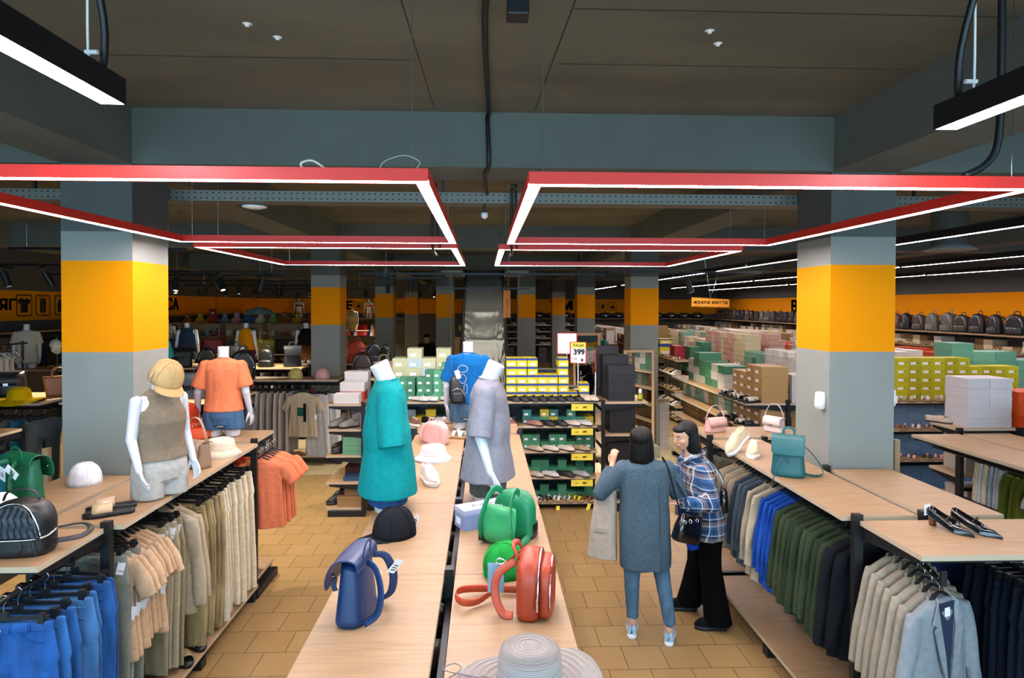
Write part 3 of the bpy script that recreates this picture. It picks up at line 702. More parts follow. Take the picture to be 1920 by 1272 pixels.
def trouser_bm(w=.19,L=.98,lw=.105,d=.022,seed=1,flare=1.0,gap=.012,amp=.006):
    bm=bmesh.new(); r=random.Random(seed); ph=r.uniform(0,6)
    rings=[]
    for k,(z,hw,hd) in enumerate([(-.112,w,d*.6),(-.118,w*1.0,d),(-.15,w*1.01,d),(-.2,w*1.05,d*1.1),(-.28,w*1.12,d*1.3),(-.33,w*1.06,d*1.1),(-.37,w*.8,d*.4)]): rings.append(gring(z,hw,hd,amp*.4,22,ph))
    loft(bm,rings)
    for s in (-1,1):
        rr=[]
        for k in range(10):
            f=k/9; z=lrp(-.27,-.11-L,f); hw=lrp(w*.56,lw*.5*flare+.03,f); cx=s*(lrp(w*.56,w*.56+gap,f)); rr.append(gring(z,hw*(1 if k else .9),lrp(d*1.2,d*.9,f)*(1 if k else .4),amp,30,ph+s,20,cx,.006*sin(f*4+seed)*s))
        loft(bm,rr)
    return bm
def trouser_extra(col=None):
    def f(t):
        g=[c for c in t.children if c.name.startswith('garment')][0]
        bm=bmesh.new()
        for x in (-.12,-.04,.04,.12): box(bm,x-.005,x+.005,-.026,-.021,-.15,-.112)
        tube(bm,[(-.19,-.02,-.15),(-.1,-.027,-.151),(0,-.028,-.151),(.1,-.027,-.151),(.19,-.02,-.15)],.0025,6)
        tube(bm,[(0,-.027,-.15),(.004,-.029,-.22),(.0,-.03,-.28)],.0022,6)
        for s in (-1,1): tube(bm,[(s*.09,-.026,-.152),(s*.12,-.028,-.19),(s*.185,-.02,-.205)],.0022,6)
        obj('waistband_seams',bm,TF,g,smooth=True)
        b=bmesh.new(); cyl(b,(0,-.026,-.132),(0,-.032,-.132),.008,n=10); o=obj('button',b,CHR,g); o['fix']=1
    return f
LINING=M('navy_lining','1b2740',.7)
def blazer_extra(t):
    g=[c for c in t.children if c.name.startswith('garment')][0]
    bm=bmesh.new(); bm.faces.new([bm.verts.new(p) for p in ((-.065,-.036,-.10),(.065,-.036,-.10),(.012,-.046,-.52))]); 
    o=obj('lining',bm,LINING,g); o['fix']=1
    bm=bmesh.new(); bm.faces.new([bm.verts.new(p) for p in ((-.02,-.04,-.125),(.02,-.04,-.125),(.02,-.041,-.17),(-.02,-.041,-.17))]); o=obj('neck_label',bm,PAPER,g); o['fix']=1
    for s in (-1,1):
        bm=bmesh.new()
        P=[(s*.055,-.02,-.075),(s*.075,-.038,-.10),(s*.115,-.042,-.19),(s*.085,-.045,-.205),(s*.105,-.046,-.225),(s*.07,-.05,-.36),(s*.008,-.052,-.53),(s*.03,-.05,-.36),(s*.055,-.044,-.22)]
        a=[bm.verts.new(p) for p in P]; b=[bm.verts.new((p[0],p[1]-.007,p[2])) for p in P]
        bm.faces.new(a); bm.faces.new(b[::-1])
        for i in range(len(P)): bm.faces.new((a[i],a[(i+1)%len(P)],b[(i+1)%len(P)],b[i]))
        obj('lapel',bm,TF,g)
        bm=bmesh.new(); box(bm,-.05,.05,-.006,.0,-.02,.02); obj('pocket_flap',bm,TF,g,(s*.12,-.038,-.56),(0,R(s*4),0))
    bm=bmesh.new(); tube(bm,[(-.058,-.035,-.112),(-.068,0,-.10),(-.045,.022,-.092),(.045,.022,-.092),(.068,0,-.10),(.058,-.035,-.112)],.012,8,flat=.5); obj('collar',bm,TF,g,smooth=True)
def collar_extra(t):
    g=[c for c in t.children if c.name.startswith('garment')][0]
    bm=bmesh.new(); tube(bm,[(-.02,-.036,-.135),(-.055,-.03,-.115),(-.068,0,-.10),(-.04,.022,-.094),(.04,.022,-.094),(.068,0,-.10),(.055,-.03,-.115),(.02,-.036,-.135)],.013,8,flat=.5); obj('collar',bm,TF,g,smooth=True)
    bm=bmesh.new(); box(bm,-.012,.012,-.045,-.034,-.62,-.11); obj('button_placket',bm,TF,g)
G={}
G['tee']=mk_garment('hanging_tee','shirt',shirt_bm(seed=2),TF,tagloc=(.2,-.02,-.4))
G['tee2']=mk_garment('hanging_tee','shirt',shirt_bm(wsh=.185,whem=.2,L=.6,sl=.16,sang=35,seed=5),TF)
G['longshirt']=mk_garment('hanging_shirt','shirt',shirt_bm(wsh=.205,whem=.235,L=.74,sl=.50,sr=.085,sr2=.06,sang=9,seed=3,hemcurve=.05,amp=.013),TF,extra=collar_extra)
G['jacket']=mk_garment('hanging_jacket','jacket',shirt_bm(wsh=.215,whem=.225,L=.68,sl=.54,sr=.095,sr2=.07,sang=8,seed=7,d=.036,amp=.01),TF,extra=collar_extra)
G['blazer']=mk_garment('hanging_blazer','blazer',shirt_bm(wsh=.205,whem=.235,L=.80,sl=.52,sr=.09,sr2=.065,sang=13,seed=9,d=.038,amp=.006),TF,extra=blazer_extra)
G['trousers']=mk_garment('hanging_trousers','trousers',trouser_bm(seed=1),TF,'clip',.17,tagloc=(.17,-.02,-.15),extra=trouser_extra())
G['wide']=mk_garment('hanging_trousers','trousers',trouser_bm(seed=4,flare=1.5,w=.185,amp=.01),TF,'clip',.17,extra=trouser_extra())
G['jeans']=mk_garment('hanging_jeans','jeans',trouser_bm(w=.215,seed=6,L=.98),DENIM,'clip',.19,extra=trouser_extra())
G['vest']=mk_garment('hanging_vest','top',shirt_bm(wsh=.15,whem=.19,L=.5,sl=.02,sr=.03,sang=40,seed=11),TF)
def hang_row(kind,x,ys,z,rz,cols,what,where,group,jit=.03,cat=None,axis='y',ang=4):
    """garments one behind another along a rail"""
    P=G[kind]; n=len(ys)
    for i,y in enumerate(ys):
        c=cols[i%len(cols)]; j=random.uniform(-jit,jit)
        loc=(x+j*.3,y,z) if axis=='y' else (y,x+j*.3,z)
        place=ORD[i]+' from the front'
        if axis=='x': place=ORD[i]+' from the left'
        P.place(loc,rz+R(random.uniform(-ang,ang)),label='%s %s, %s'%(what,where,place),color=c,group=group,scale=random.uniform(.96,1.04))
def ls(a,b,n): return [a+(b-a)*i/max(1,n-1) for i in range(n)]
# ---- bags
def rbox_rings(w,d,h,top=.8,n=32,sq=3.2,lean=0,K=14,topr=.5,bot=.93):
    rings=[]
    for k in range(K+1):
        f=k/K
        if f<.08: s=bot+(1-bot)*math.sqrt(max(0,1-(1-f/.08)**2)); sd=s
        elif f>topr:
            g=(f-topr)/(1-topr); s=math.sqrt(max(.0025,1-(g**2.2)*(1-(top*.1)))) if False else (1-g**2.6)**.5 if g<1 else .06; s=max(s,.08); sd=max(.25,(1-g**7)**.5 if g<1 else .25)
        else: s=sd=1
        rings.append(ring((0,lean*f,h*f),w/2*s,d/2*sd,n,0,sq))
    return rings
def backpack(name='backpack',w=.27,h=.33,d=.13,flap=False,pocket=True,quilt=False,label='x'):
    t=thing(name,label,'backpack'); bm=bmesh.new()
    if flap:
        rr=[]
        for k in range(15):
            f=k/14; s=lrp(1,.80,f)*(1 if 0<k else .9); rr.append([V((p.x+.0,p.y,p.z+.012*sin(p.x*40)*f)) for p in ring((0,0,h*.86*f),w/2*s,d/2*lrp(1,.62,f)*(1 if k else .9),36,0,3)])
        loft(bm,rr); body=obj('bag_body',bm,TL,t,smooth=True)
        bm=bmesh.new(); P=[(d*.36,h*.80),(d*.30,h*.93),(.0,h*.985),(-d*.40,h*.93),(-d*.62,h*.75),(-d*.68,h*.52)]
        rows=[]
        for a in smoothpts([(0,p[0],p[1]) for p in P],4):
            u=(h-a.z)/h; ww=w*.47*(1 if u<.38 else 1-.35*max(0,(u-.38))/.12*.5)
            rows.append([V((x*ww,a.y-.006*(1-abs(x))*(1 if a.y<0 else 0),a.z)) for x in (-1,-.96,-.7,-.35,0,.35,.7,.96,1)])
        A=[[bm.verts.new(p) for p in r] for r in rows]
        for i in range(len(A)-1):
            for j in range(8): bm.faces.new((A[i][j],A[i][j+1],A[i+1][j+1],A[i+1][j]))
        bmesh.ops.recalc_face_normals(bm,faces=bm.faces); bmesh.ops.solidify(bm,geom=list(bm.faces),thickness=.007)
        obj('flap',bm,TL,t,smooth=True)
        bm=bmesh.new(); tube(bm,[(0,-d*.69,h*.55),(0,-d*.72,h*.42),(0,-d*.66,h*.34)],.011,8,flat=.25,up=V((1,0,0))); obj('flap_strap',bm,TL,t,smooth=True)
        for s in (-1,1):
            b=bmesh.new(); tube(b,[(s*w*.36,-d*.44,h*.74),(s*w*.40,-d*.46,h*.76),(s*w*.44,-d*.40,h*.74)],.004,6); o=obj('eyelet',b,CHR,t,smooth=True); o['fix']=1
    else:
        loft(bm,rbox_rings(w,d,h,sq=3)); body=obj('bag_body',bm,TL,t,smooth=True)
        bm=bmesh.new(); pts=[]
        for k in range(25):
            a=PI*k/24; pts.append((cos(a)*w*.44,-d*.5-.0,h*.36+sin(a)*h*.54))
        pts=[(x,y+ (0.03 if abs(z-h)<.03 else 0),z) for x,y,z in pts]
        tube(bm,[(x,-d*.5+max(0,(z/h-.75))**1.2*.12,z) for x,y,z in pts],.0035,6,k=1); o=obj('zip',bm,CHR,t,smooth=True); o['fix']=1
    if pocket and not flap:
        bm=bmesh.new(); rr=[]
        for k in range(9):
            f=k/8; s=(1-f**3)**.5 if f<1 else .1; s=max(s,.15)*(1 if k else .93); rr.append(ring((0,-d*.42,h*.04+h*.36*f),w*.42*min(1,s+.25),d*.32*s,28,0,3))
        loft(bm,rr); obj('front_pocket',bm,TL,t,smooth=True)
        b=bmesh.new(); tube(b,[(-w*.36,-d*.66,h*.33),(-w*.2,-d*.735,h*.335),(0,-d*.75,h*.335),(w*.2,-d*.735,h*.335),(w*.36,-d*.66,h*.33)],.003,6); o=obj('pocket_zip',b,CHR,t,smooth=True); o['fix']=1
    bm=bmesh.new(); hz=h*.97
    tube(bm,[(-.045,d*.3,hz-.03),(-.04,d*.34,hz+.03),(0,d*.35,hz+.05),(.04,d*.34,hz+.03),(.045,d*.3,hz-.03)],.009,8,flat=.35,up=V((0,1,0))); obj('carry_handle',bm,TL,t,smooth=True)
    for s in (-1,1):
        bm=bmesh.new(); tube(bm,[(s*.04,d*.42,h*.86),(s*.07,d*.75,h*.80),(s*.09,d*.95,h*.5),(s*.10,d*.85,h*.2),(s*w*.40,d*.48,h*.06)],.017,8,flat=.18,up=V((1,0,0))); obj('shoulder_strap',bm,TL,t,smooth=True)
    return t
BPZ=Proto(backpack()); BPF=Proto(backpack(flap=True))
def duffel():
    t=thing('duffel_bag','x','bag'); bm=bmesh.new(); rr=[]
    for k in range(13):
        f=k/12*2-1; s=(1-abs(f)**5)**.5 if abs(f)<1 else .3; s=max(s,.3); r=ring((0,0,0),.13*s,.13*s,20,0,2.6)
        rr.append([V((f*.26,p.x,p.y+.13)) for p in r])
    loft(bm,rr); obj('bag_body',bm,TL,t,smooth=True)
    bm=bmesh.new(); tube(bm,[(-.1,-.1,.2),(-.09,-.06,.28),(0,-.03,.31),(.09,-.06,.28),(.1,-.1,.2)],.01,8,flat=.4); obj('carry_handle',bm,TL,t,smooth=True)
    bm=bmesh.new(); box(bm,-.03,.05,-.135,-.13,.09,.15); o=obj('badge',bm,PAPER,t); o['fix']=1
    return Proto(t)
DUF=duffel()
def handbag(name='handbag',w=.24,h=.17,d=.10,strap=.28,flap=True):
    t=thing(name,'x','handbag'); bm=bmesh.new(); rr=[]
    for k in range(11):
        f=k/10; s=lrp(1,.86,f)*(1 if k else .93)*(1 if k<10 else .9); rr.append(ring((0,0,h*f),w/2*s,d/2*lrp(1,.7,f)*(1 if k else .9),32,0,4))
    loft(bm,rr); obj('bag_body',bm,TL,t,smooth=True)
    if flap:
        bm=bmesh.new(); rows=[]
        for y,z in ((d*.4,h*.96),(d*.2,h*1.03),(-d*.2,h*1.03),(-d*.47,h*.92),(-d*.56,h*.66),(-d*.58,h*.45)): rows.append([V((x*w*.45,y,z)) for x in (-1,-.5,0,.5,1)])
        A=[[bm.verts.new(p) for p in r] for r in rows]
        for i in range(5):
            for j in range(4): bm.faces.new((A[i][j],A[i][j+1],A[i+1][j+1],A[i+1][j]))
        bmesh.ops.recalc_face_normals(bm,faces=bm.faces); bmesh.ops.solidify(bm,geom=list(bm.faces),thickness=.006); obj('flap',bm,TL,t,smooth=True)
        b=bmesh.new(); box(b,-.015,.015,-d*.62,-d*.58,h*.45,h*.56); o=obj('clasp',b,CHR,t); o['fix']=1
    bm=bmesh.new(); tube(bm,[(-w*.42,0,h*.9),(-w*.46,0,h*1.15),(-w*.2,0,h+strap*.5),(w*.2,0,h+strap*.5),(w*.46,0,h*1.15),(w*.42,0,h*.9)],.008,8,flat=.4); obj('strap',bm,TL,t,smooth=True)
    return Proto(t)
HB=handbag()
def tote():
    t=thing('tote_bag','x','bag'); bm=bmesh.new(); rr=[]
    for k in range(9):
        f=k/8; rr.append(ring((0,0,.28*f),lrp(.15,.19,f),lrp(.07,.05,f),28,0,3.5))
    loft(bm,rr); obj('bag_body',bm,TL,t,smooth=True)
    for s in (-1,1):
        bm=bmesh.new(); tube(bm,[(-.08,s*.04,.26),(-.075,s*.05,.36),(0,s*.05,.40),(.075,s*.05,.36),(.08,s*.04,.26)],.008,8,flat=.5); obj('carry_handle',bm,TL,t,smooth=True)
    return Proto(t)
TOTE=tote()
# ---- hats
def capm():
    t=thing('baseball_cap','x','cap'); bm=bmesh.new(); rr=[]
    for k in range(10):
        a=PI/2*k/9.4; rr.append([V((p.x*(1+.02*cos(6*math.atan2(p.y,p.x))),p.y,p.z)) for p in ring((0,0,.125*sin(a)**.9 if k else 0),.088*cos(a)**.75,.10*cos(a)**.75,36)])
    loft(bm,rr); obj('crown',bm,TF,t,smooth=True)
    bm=bmesh.new(); rows=[]
    for i in range(7):
        f=i/6; row=[]
        for j in range(13):
            a=lrp(-62,62,j/12); a=R(a); r0=.092; x=sin(a)*r0*.95; y0=-cos(a)*.098
            ex=x*(1+.05*f); ey=y0-(f*.075)*cos(a*1.05)**.6; row.append(V((ex,ey,.012-.012*f-.9*(x*x)*(1.5+f*2)+.008*f)))
        rows.append([bm.verts.new(p) for p in row])
    for i in range(6):
        for j in range(12): bm.faces.new((rows[i][j],rows[i][j+1],rows[i+1][j+1],rows[i+1][j]))
    bmesh.ops.recalc_face_normals(bm,faces=bm.faces); bmesh.ops.solidify(bm,geom=list(bm.faces),thickness=.003)
    obj('peak',bm,TF,t,smooth=True)
    bm=bmesh.new(); ell(bm,(0,0,.125),(.008,.008,.004)); 
    obj('top_button',bm,TF,t,smooth=True)
    bm=bmesh.new()
    for k in range(6):
        a=PI/6+k*PI/3; tube(bm,[(cos(a)*.088*cos(b)**.75*1.01,sin(a)*.10*cos(b)**.75*1.01,.1255*sin(b)**.9+.001) for b in (.03,.3,.6,.9,1.2,1.5)],.0016,5)
    obj('seams',bm,TF,t,smooth=True)
    return Proto(t)
CAP=capm()
def hat(name,prof,label,n=48,mat=None,f=None,sx=1,sy=1):
    t=thing(name,label,'hat'); bm=bmesh.new(); lathe(bm,prof,n,f=f,sx=sx,sy=sy); bmesh.ops.recalc_face_normals(bm,faces=bm.faces); bmesh.ops.solidify(bm,geom=list(bm.faces),thickness=.003)
    obj('hat_felt',bm,mat or TF,t,smooth=True); return t
def bucket():
    t=hat('bucket_hat',[(.16,.0),(.13,.035),(.112,.055),(.108,.06),(.104,.1),(.095,.125),(.07,.135),(.001,.14)],'x',f=lambda a,r,z:(.006*sin(3*a) if z<.03 else 0,.008*sin(2*a+1) if z<.03 else 0))
    bm=bmesh.new(); lathe(bm,[(.111,.052),(.114,.058),(.110,.064)],40); obj('seam_band',bm,TF,t,smooth=True); return Proto(t)
BUCK=bucket()
# ---- shoes
def shoe(kind,name='shoe'):
    t=thing(name,'x','shoe'); L=.26 if kind!='pump' else .235
    def hw(u): # u 0 heel ..1 toe
        if kind=='pump': return .033*(1-.12*math.cos(u*6))*min(1,(u+.04)*14)**.5*(1 if u<.62 else max(.02,(1-((u-.62)/.38)**1.1)))*(1.05)
        base=.034+.012*math.exp(-((u-.68)/.22)**2); e=min(1,(u*12+.05))**.5*min(1,((1-u)*7+.02))**.5; return base*e
    def lift(u): return .065*(1-min(1,u/.72))**1.2 if kind=='pump' else 0
    sh={'loafer':.014,'sneaker':.032,'pump':.004,'slide':.024,'sandal':.02,'boot':.025}[kind]
    if kind=='slide': sh=.026
    bm=bmesh.new(); NU=26; rr=[]
    outl=lambda k: [(hw(i/NU)*k,i/NU) for i in range(NU+1)]
    def oring(z,k):
        pts=[]
        for i in range(NU+1): u=i/NU; pts.append(V((hw(u)*k,(.5-u)*L,z+lift(u))))
        for i in range(NU-1,0,-1): u=i/NU; pts.append(V((-hw(u)*k,(.5-u)*L,z+lift(u))))
        return pts
    if kind=='sneaker': loft(bm,[oring(0,.95),oring(.006,1.03),oring(sh*.55,1.08),oring(sh,1.03)])
    else: loft(bm,[oring(0,.97),oring(sh*.5,1.03),oring(sh,1.02)])
    solem={'sneaker':WHT,'loafer':BLK,'pump':BLK,'slide':BLK,'sandal':M('cork_sole','9a7a50',.8),'boot':BLK}[kind]
    s=obj('sole',bm,TP if kind in('slidewhite',) else solem,t,smooth=True); s['fix']=1
    if kind=='pump':
        bm=bmesh.new(); rr=[]
        for z,w,yy in ((.0,.016,.098),(.03,.017,.098),(.066,.024,.094)): rr.append(ring((0,yy,z),w,w,16,0,3))
        loft(bm,rr); o=obj('block_heel',bm,M('tortoise_heel','5a3524',.2,coat=.8),t,smooth=True); o['fix']=1
    if kind in('slide','sandal'):
        bm=bmesh.new()
        bands=((.62,.05),) if kind=='slide' else ((.8,.018),(.55,.014),(.2,.012))
        for u,w in bands:
            rows=[]
            for j in range(11):
                a=PI*j/10; x=cos(a)*hw(u)*1.05; z=sh+.002+sin(a)*.045
                rows.append([bm.verts.new((x,(.5-u)*L+dy,z*(1 if dy<0 else 1.03))) for dy in (-w,-w*.3,w*.3,w)])
            for i in range(10):
                for j in range(3): bm.faces.new((rows[i][j],rows[i][j+1],rows[i+1][j+1],rows[i+1][j]))
        bmesh.ops.recalc_face_normals(bm,faces=bm.faces); bmesh.ops.solidify(bm,geom=list(bm.faces),thickness=.005); obj('strap',bm,TL,t,smooth=True)
        return Proto(t)
    bm=bmesh.new(); NA=18
    def Ht(u):
        if kind=='loafer': return .052 if u<.0 else .05+.0*u if u<.42 else .05-.024*max(0,(u-.62)/.38) if u>.6 else .052
        if kind=='sneaker': return .085 if u<.25 else .085-.005*(u-.25) if u<.45 else .08-.05*((u-.45)/.55)
        if kind=='boot': return .09 if u<.42 else .09-.055*((u-.42)/.58)
        return .045 if u<.5 else .045-.018*((u-.5)/.5)
    op=(.02,{'loafer':.55,'sneaker':.42,'pump':.66,'boot':.0}[kind])
    rows=[]
    for i in range(NU+1):
        u=i/NU; row=[]
        for j in range(NA+1):
            a=j/NA*2-1; h=Ht(u)*min(1,((1-u)*5+.12))**.5*min(1,u*9+.55)**.5
            z=h*(1-abs(a)**3.2)**.55 if abs(a)<1 else 0
            inside=op[0]<u<op[1] and abs(a)<.62*min(1,(op[1]-u)*9)**.5*min(1,(u)*14)**.5
            if inside: z=.008 if kind!='sneaker' else .02
            x=a*hw(u)*(1.0 if not (kind=='boot' and u<.42) else 1)
            row.append(bm.verts.new((x,(.5-u)*L,sh+z+lift(u))))
        rows.append(row)
    for i in range(NU):
        for j in range(NA): bm.faces.new((rows[i][j],rows[i][j+1],rows[i+1][j+1],rows[i+1][j]))
    up=obj('upper',bm,M('tinted_patent','ffffff',.12,tint=True,coat=.5) if kind=='pump' else TL if kind in('loafer','boot') else TF,t,smooth=True)
    bm=bmesh.new()
    if kind=='loafer': tube(bm,[(-.036,-.045,sh+.03),(-.02,-.05,sh+.05),(0,-.05,sh+.054),(.02,-.05,sh+.05),(.036,-.045,sh+.03)],.011,8,flat=.3,up=V((0,1,0))); obj('saddle_strap',bm,TL,t,smooth=True)
    if kind=='sneaker':
        for k in range(5):
            y=.012-.018*k; tube(bm,[(-.024,y,sh+.062-.005*k),(0,y-.004,sh+.084-.006*k),(.024,y,sh+.062-.005*k)],.003,6)
        o=obj('laces',bm,WHT,t,smooth=True); o['fix']=1
    if kind=='pump': tube(bm,[(-.034,.012,.058),(0,-.0,.082),(.034,.012,.058)],.003,6); obj('ankle_strap',bm,TL,t,smooth=True)
    if kind=='pump':
        ins=bmesh.new(); ri=[V((hw(u/20*.62+.04)*.75,(.5-(u/20*.62+.04))*L,sh+lift(u/20*.62+.04)+.011)) for u in range(21)]; rj=[V((-p.x,p.y,p.z)) for p in ri]
        A=[ins.verts.new(p) for p in ri];B=[ins.verts.new(p) for p in rj]
        for i in range(20): ins.faces.new((A[i],A[i+1],B[i+1],B[i]))
        o=obj('insole',ins,M('pale_insole','b59a8a',.6),t); o['fix']=1
    if kind=='boot':
        sb=bmesh.new(); loft(sb,[ring((0,.075,z),a,b,22) for z,a,b in ((.07,.036,.05),(.12,.035,.045),(.17,.038,.048))]); obj('shaft',sb,TL,t,smooth=True)
        box(bm,-.03,.03,.07,.125,0,.05); bmesh.ops.recalc_face_normals(bm,faces=bm.faces); obj('heel',bm,BLK,t)
    elif kind not in('loafer','sneaker','pump'): bm.free()
    return Proto(t)
SHOE={k:shoe(k,n) for k,n in (('loafer','loafer'),('sneaker','sneaker'),('pump','heeled_pump'),('slide','slide_sandal'),('sandal','sandal'),('boot','ankle_boot'))}
# ---- boxes
def shoebox():
    t=None; bm=bmesh.new(); box(bm,-.5,.5,-.5,.5,0,.985)
    me=mesh(bm,TC); t=link('shoe_box',me); tag(t,'x','box')
    bm=bmesh.new(); box(bm,-.508,.508,-.506,.506,.76,1.0); l=obj('lid',bm,TC,t)
    bm=bmesh.new(); box(bm,-.30,.12,-.509,-.5,.2,.5); o=obj('size_label',bm,PAPER,t); o['fix']=1
    return t
SBOX=Proto(shoebox())
def plainbox():
    bm=bmesh.new(); box(bm,-.5,.5,-.5,.5,0,.78); box(bm,-.507,.507,-.507,.507,.78,1.0); me=mesh(bm,TC); t=link('shoe_box',me); tag(t,'x','box'); return t
PBOX=Proto(plainbox())
HOLE=M('box_finger_hole','221d18',.8)
def holebox():
    bm=bmesh.new(); box(bm,-.5,.5,-.5,.5,0,.78); box(bm,-.507,.507,-.507,.507,.78,1.0); bmesh.ops.recalc_face_normals(bm,faces=bm.faces); me=mesh(bm,TC); t=link('shoe_box',me); tag(t,'x','box')
    bm=bmesh.new(); cyl(bm,(.28,-.5,.42),(.28,-.511,.42),.055,n=10); bm.faces.new([bm.verts.new(p) for p in ((-.33,-.509,.2),(.1,-.509,.2),(.1,-.509,.5),(-.33,-.509,.5))])
    me2=mesh(bm,HOLE); me2.materials.append(PAPER); me2.polygons[-1].material_index=1; o=link('end_print',me2,t); o['fix']=1
    return t
HBOX=Proto(holebox())
def stack(P,x0,y0,z0,cols,rows,size,color,what,where,group,lidcol=None,gap=.004,deep=1,rz=0,heights=None,jit=.004,S=0):
    """cols side by side along axis, rows high; size=(w across face, depth, height). face towards local -Y; rz turns the whole stack about (x0,y0)"""
    w,d,h=size; ca,sa=cos(rz),sin(rz)
    for c in range(cols):
        n=heights[c%len(heights)] if heights else rows
        for dd in range(deep):
            for r in range(n):
                lx=(c+.5)*(w+gap); ly=(dd+.5)*(d+gap)+random.uniform(-jit,jit)
                px=x0+lx*ca-ly*sa; py=y0+lx*sa+ly*ca
                cc=color[(c*7+r*3+dd)%len(color)] if isinstance(color,list) else color
                if S:
                    hx,hy=(w/2,d/2) if abs(sa)<.5 else (d/2,w/2)
                    if cc not in STC: STC.append(cc)
                    ci=STC.index(cc); zz=z0+r*(h+.0015); sbox(px-hx,px+hx,py-hy,py+hy,zz,zz+h*.78,ci); sbox(px-hx-.003,px+hx+.003,py-hy-.003,py+hy+.003,zz+h*.78,zz+h,ci); continue
                pos='%s up, %s column'%(ORD[r],ORD[c])
                if deep>1: pos=pos.replace(' from the left','')+(', %s row back'%ORD[dd])
                o=P.place((px,py,z0+r*(h+.0015)),rz+R(random.uniform(-1.5,1.5)),'%s %s, %s'%(what,where,pos),cc,group,scale=(w,d,h))
                if lidcol:
                    for ch in o.children:
                        if ch.name.startswith('lid'): setcol(ch,lidcol)
# ================================================================ mannequins and people
def basis(d,n):
    d=V(d).normalized(); n=V(n); n=(n-d*n.dot(d)).normalized(); return d,n,d.cross(n)
def hand(bm,w,d,n,curl=.4,side=1,s=1.0,spread=.1):
    """w wrist, d pointing direction, n back-of-hand normal, side: +1 thumb towards d x n"""
    d,n,x=basis(d,n); w=V(w); x=x*side
    def P(a,b,c): return w+d*a*s+x*b*s+n*c*s
    for b in (-.022,-.008,.008,.022): cap(bm,P(.0,b*.5,0),P(.08,b*1.05,0),.013*s,.0115*s,8)
    cap(bm,P(-.02,0,0),P(.015,0,0),.023*s,.021*s,10)
    for i,(b,l,c0) in enumerate(((.026,.072,0),(.009,.08,.002),(-.009,.074,0),(-.026,.058,-.003))):
        p=P(.082,b,c0); a=0; dirx=(d+x*(b*spread*25)).normalized(); pts=[p]
        for k,f in enumerate((.42,.33,.25)):
            a+=curl*(.6+.5*k); q=dirx*cos(a)-n*sin(a); p=p+q*l*f*s; pts.append(p)
        chain(bm,pts,[.0092*s,.0085*s,.0078*s,.0066*s])
    chain(bm,[P(.01,.022,-.004),P(.035,.045,-.012),P(.062,.056,-.022),P(.084,.058,-.032)],[.014*s,.0115*s,.0095*s,.0075*s])
def fabric_disp(amp=.006,fx=9,fz=3,seed=0,vert=True):
    def f(co,n):
        a=noise.noise(V((co.x*fx+seed,co.y*fx,co.z*fz)))
        b=noise.noise(V((co.x*fx*2.4,co.y*fx*2.4+seed,co.z*fz*3.1+3)))
        return amp*(abs(a)*1.6-.5+b*.5)
    return f
BODY=[(.10,.150,.105,0),(.18,.172,.118,.008),(.28,.158,.105,.005),(.38,.120,.085,0),(.46,.126,.088,0),(.56,.15,.108,-.014),(.63,.162,.102,-.006),(.69,.165,.082,0),(.725,.135,.062,0),(.752,.07,.052,.004),(.785,.050,.048,.0)]
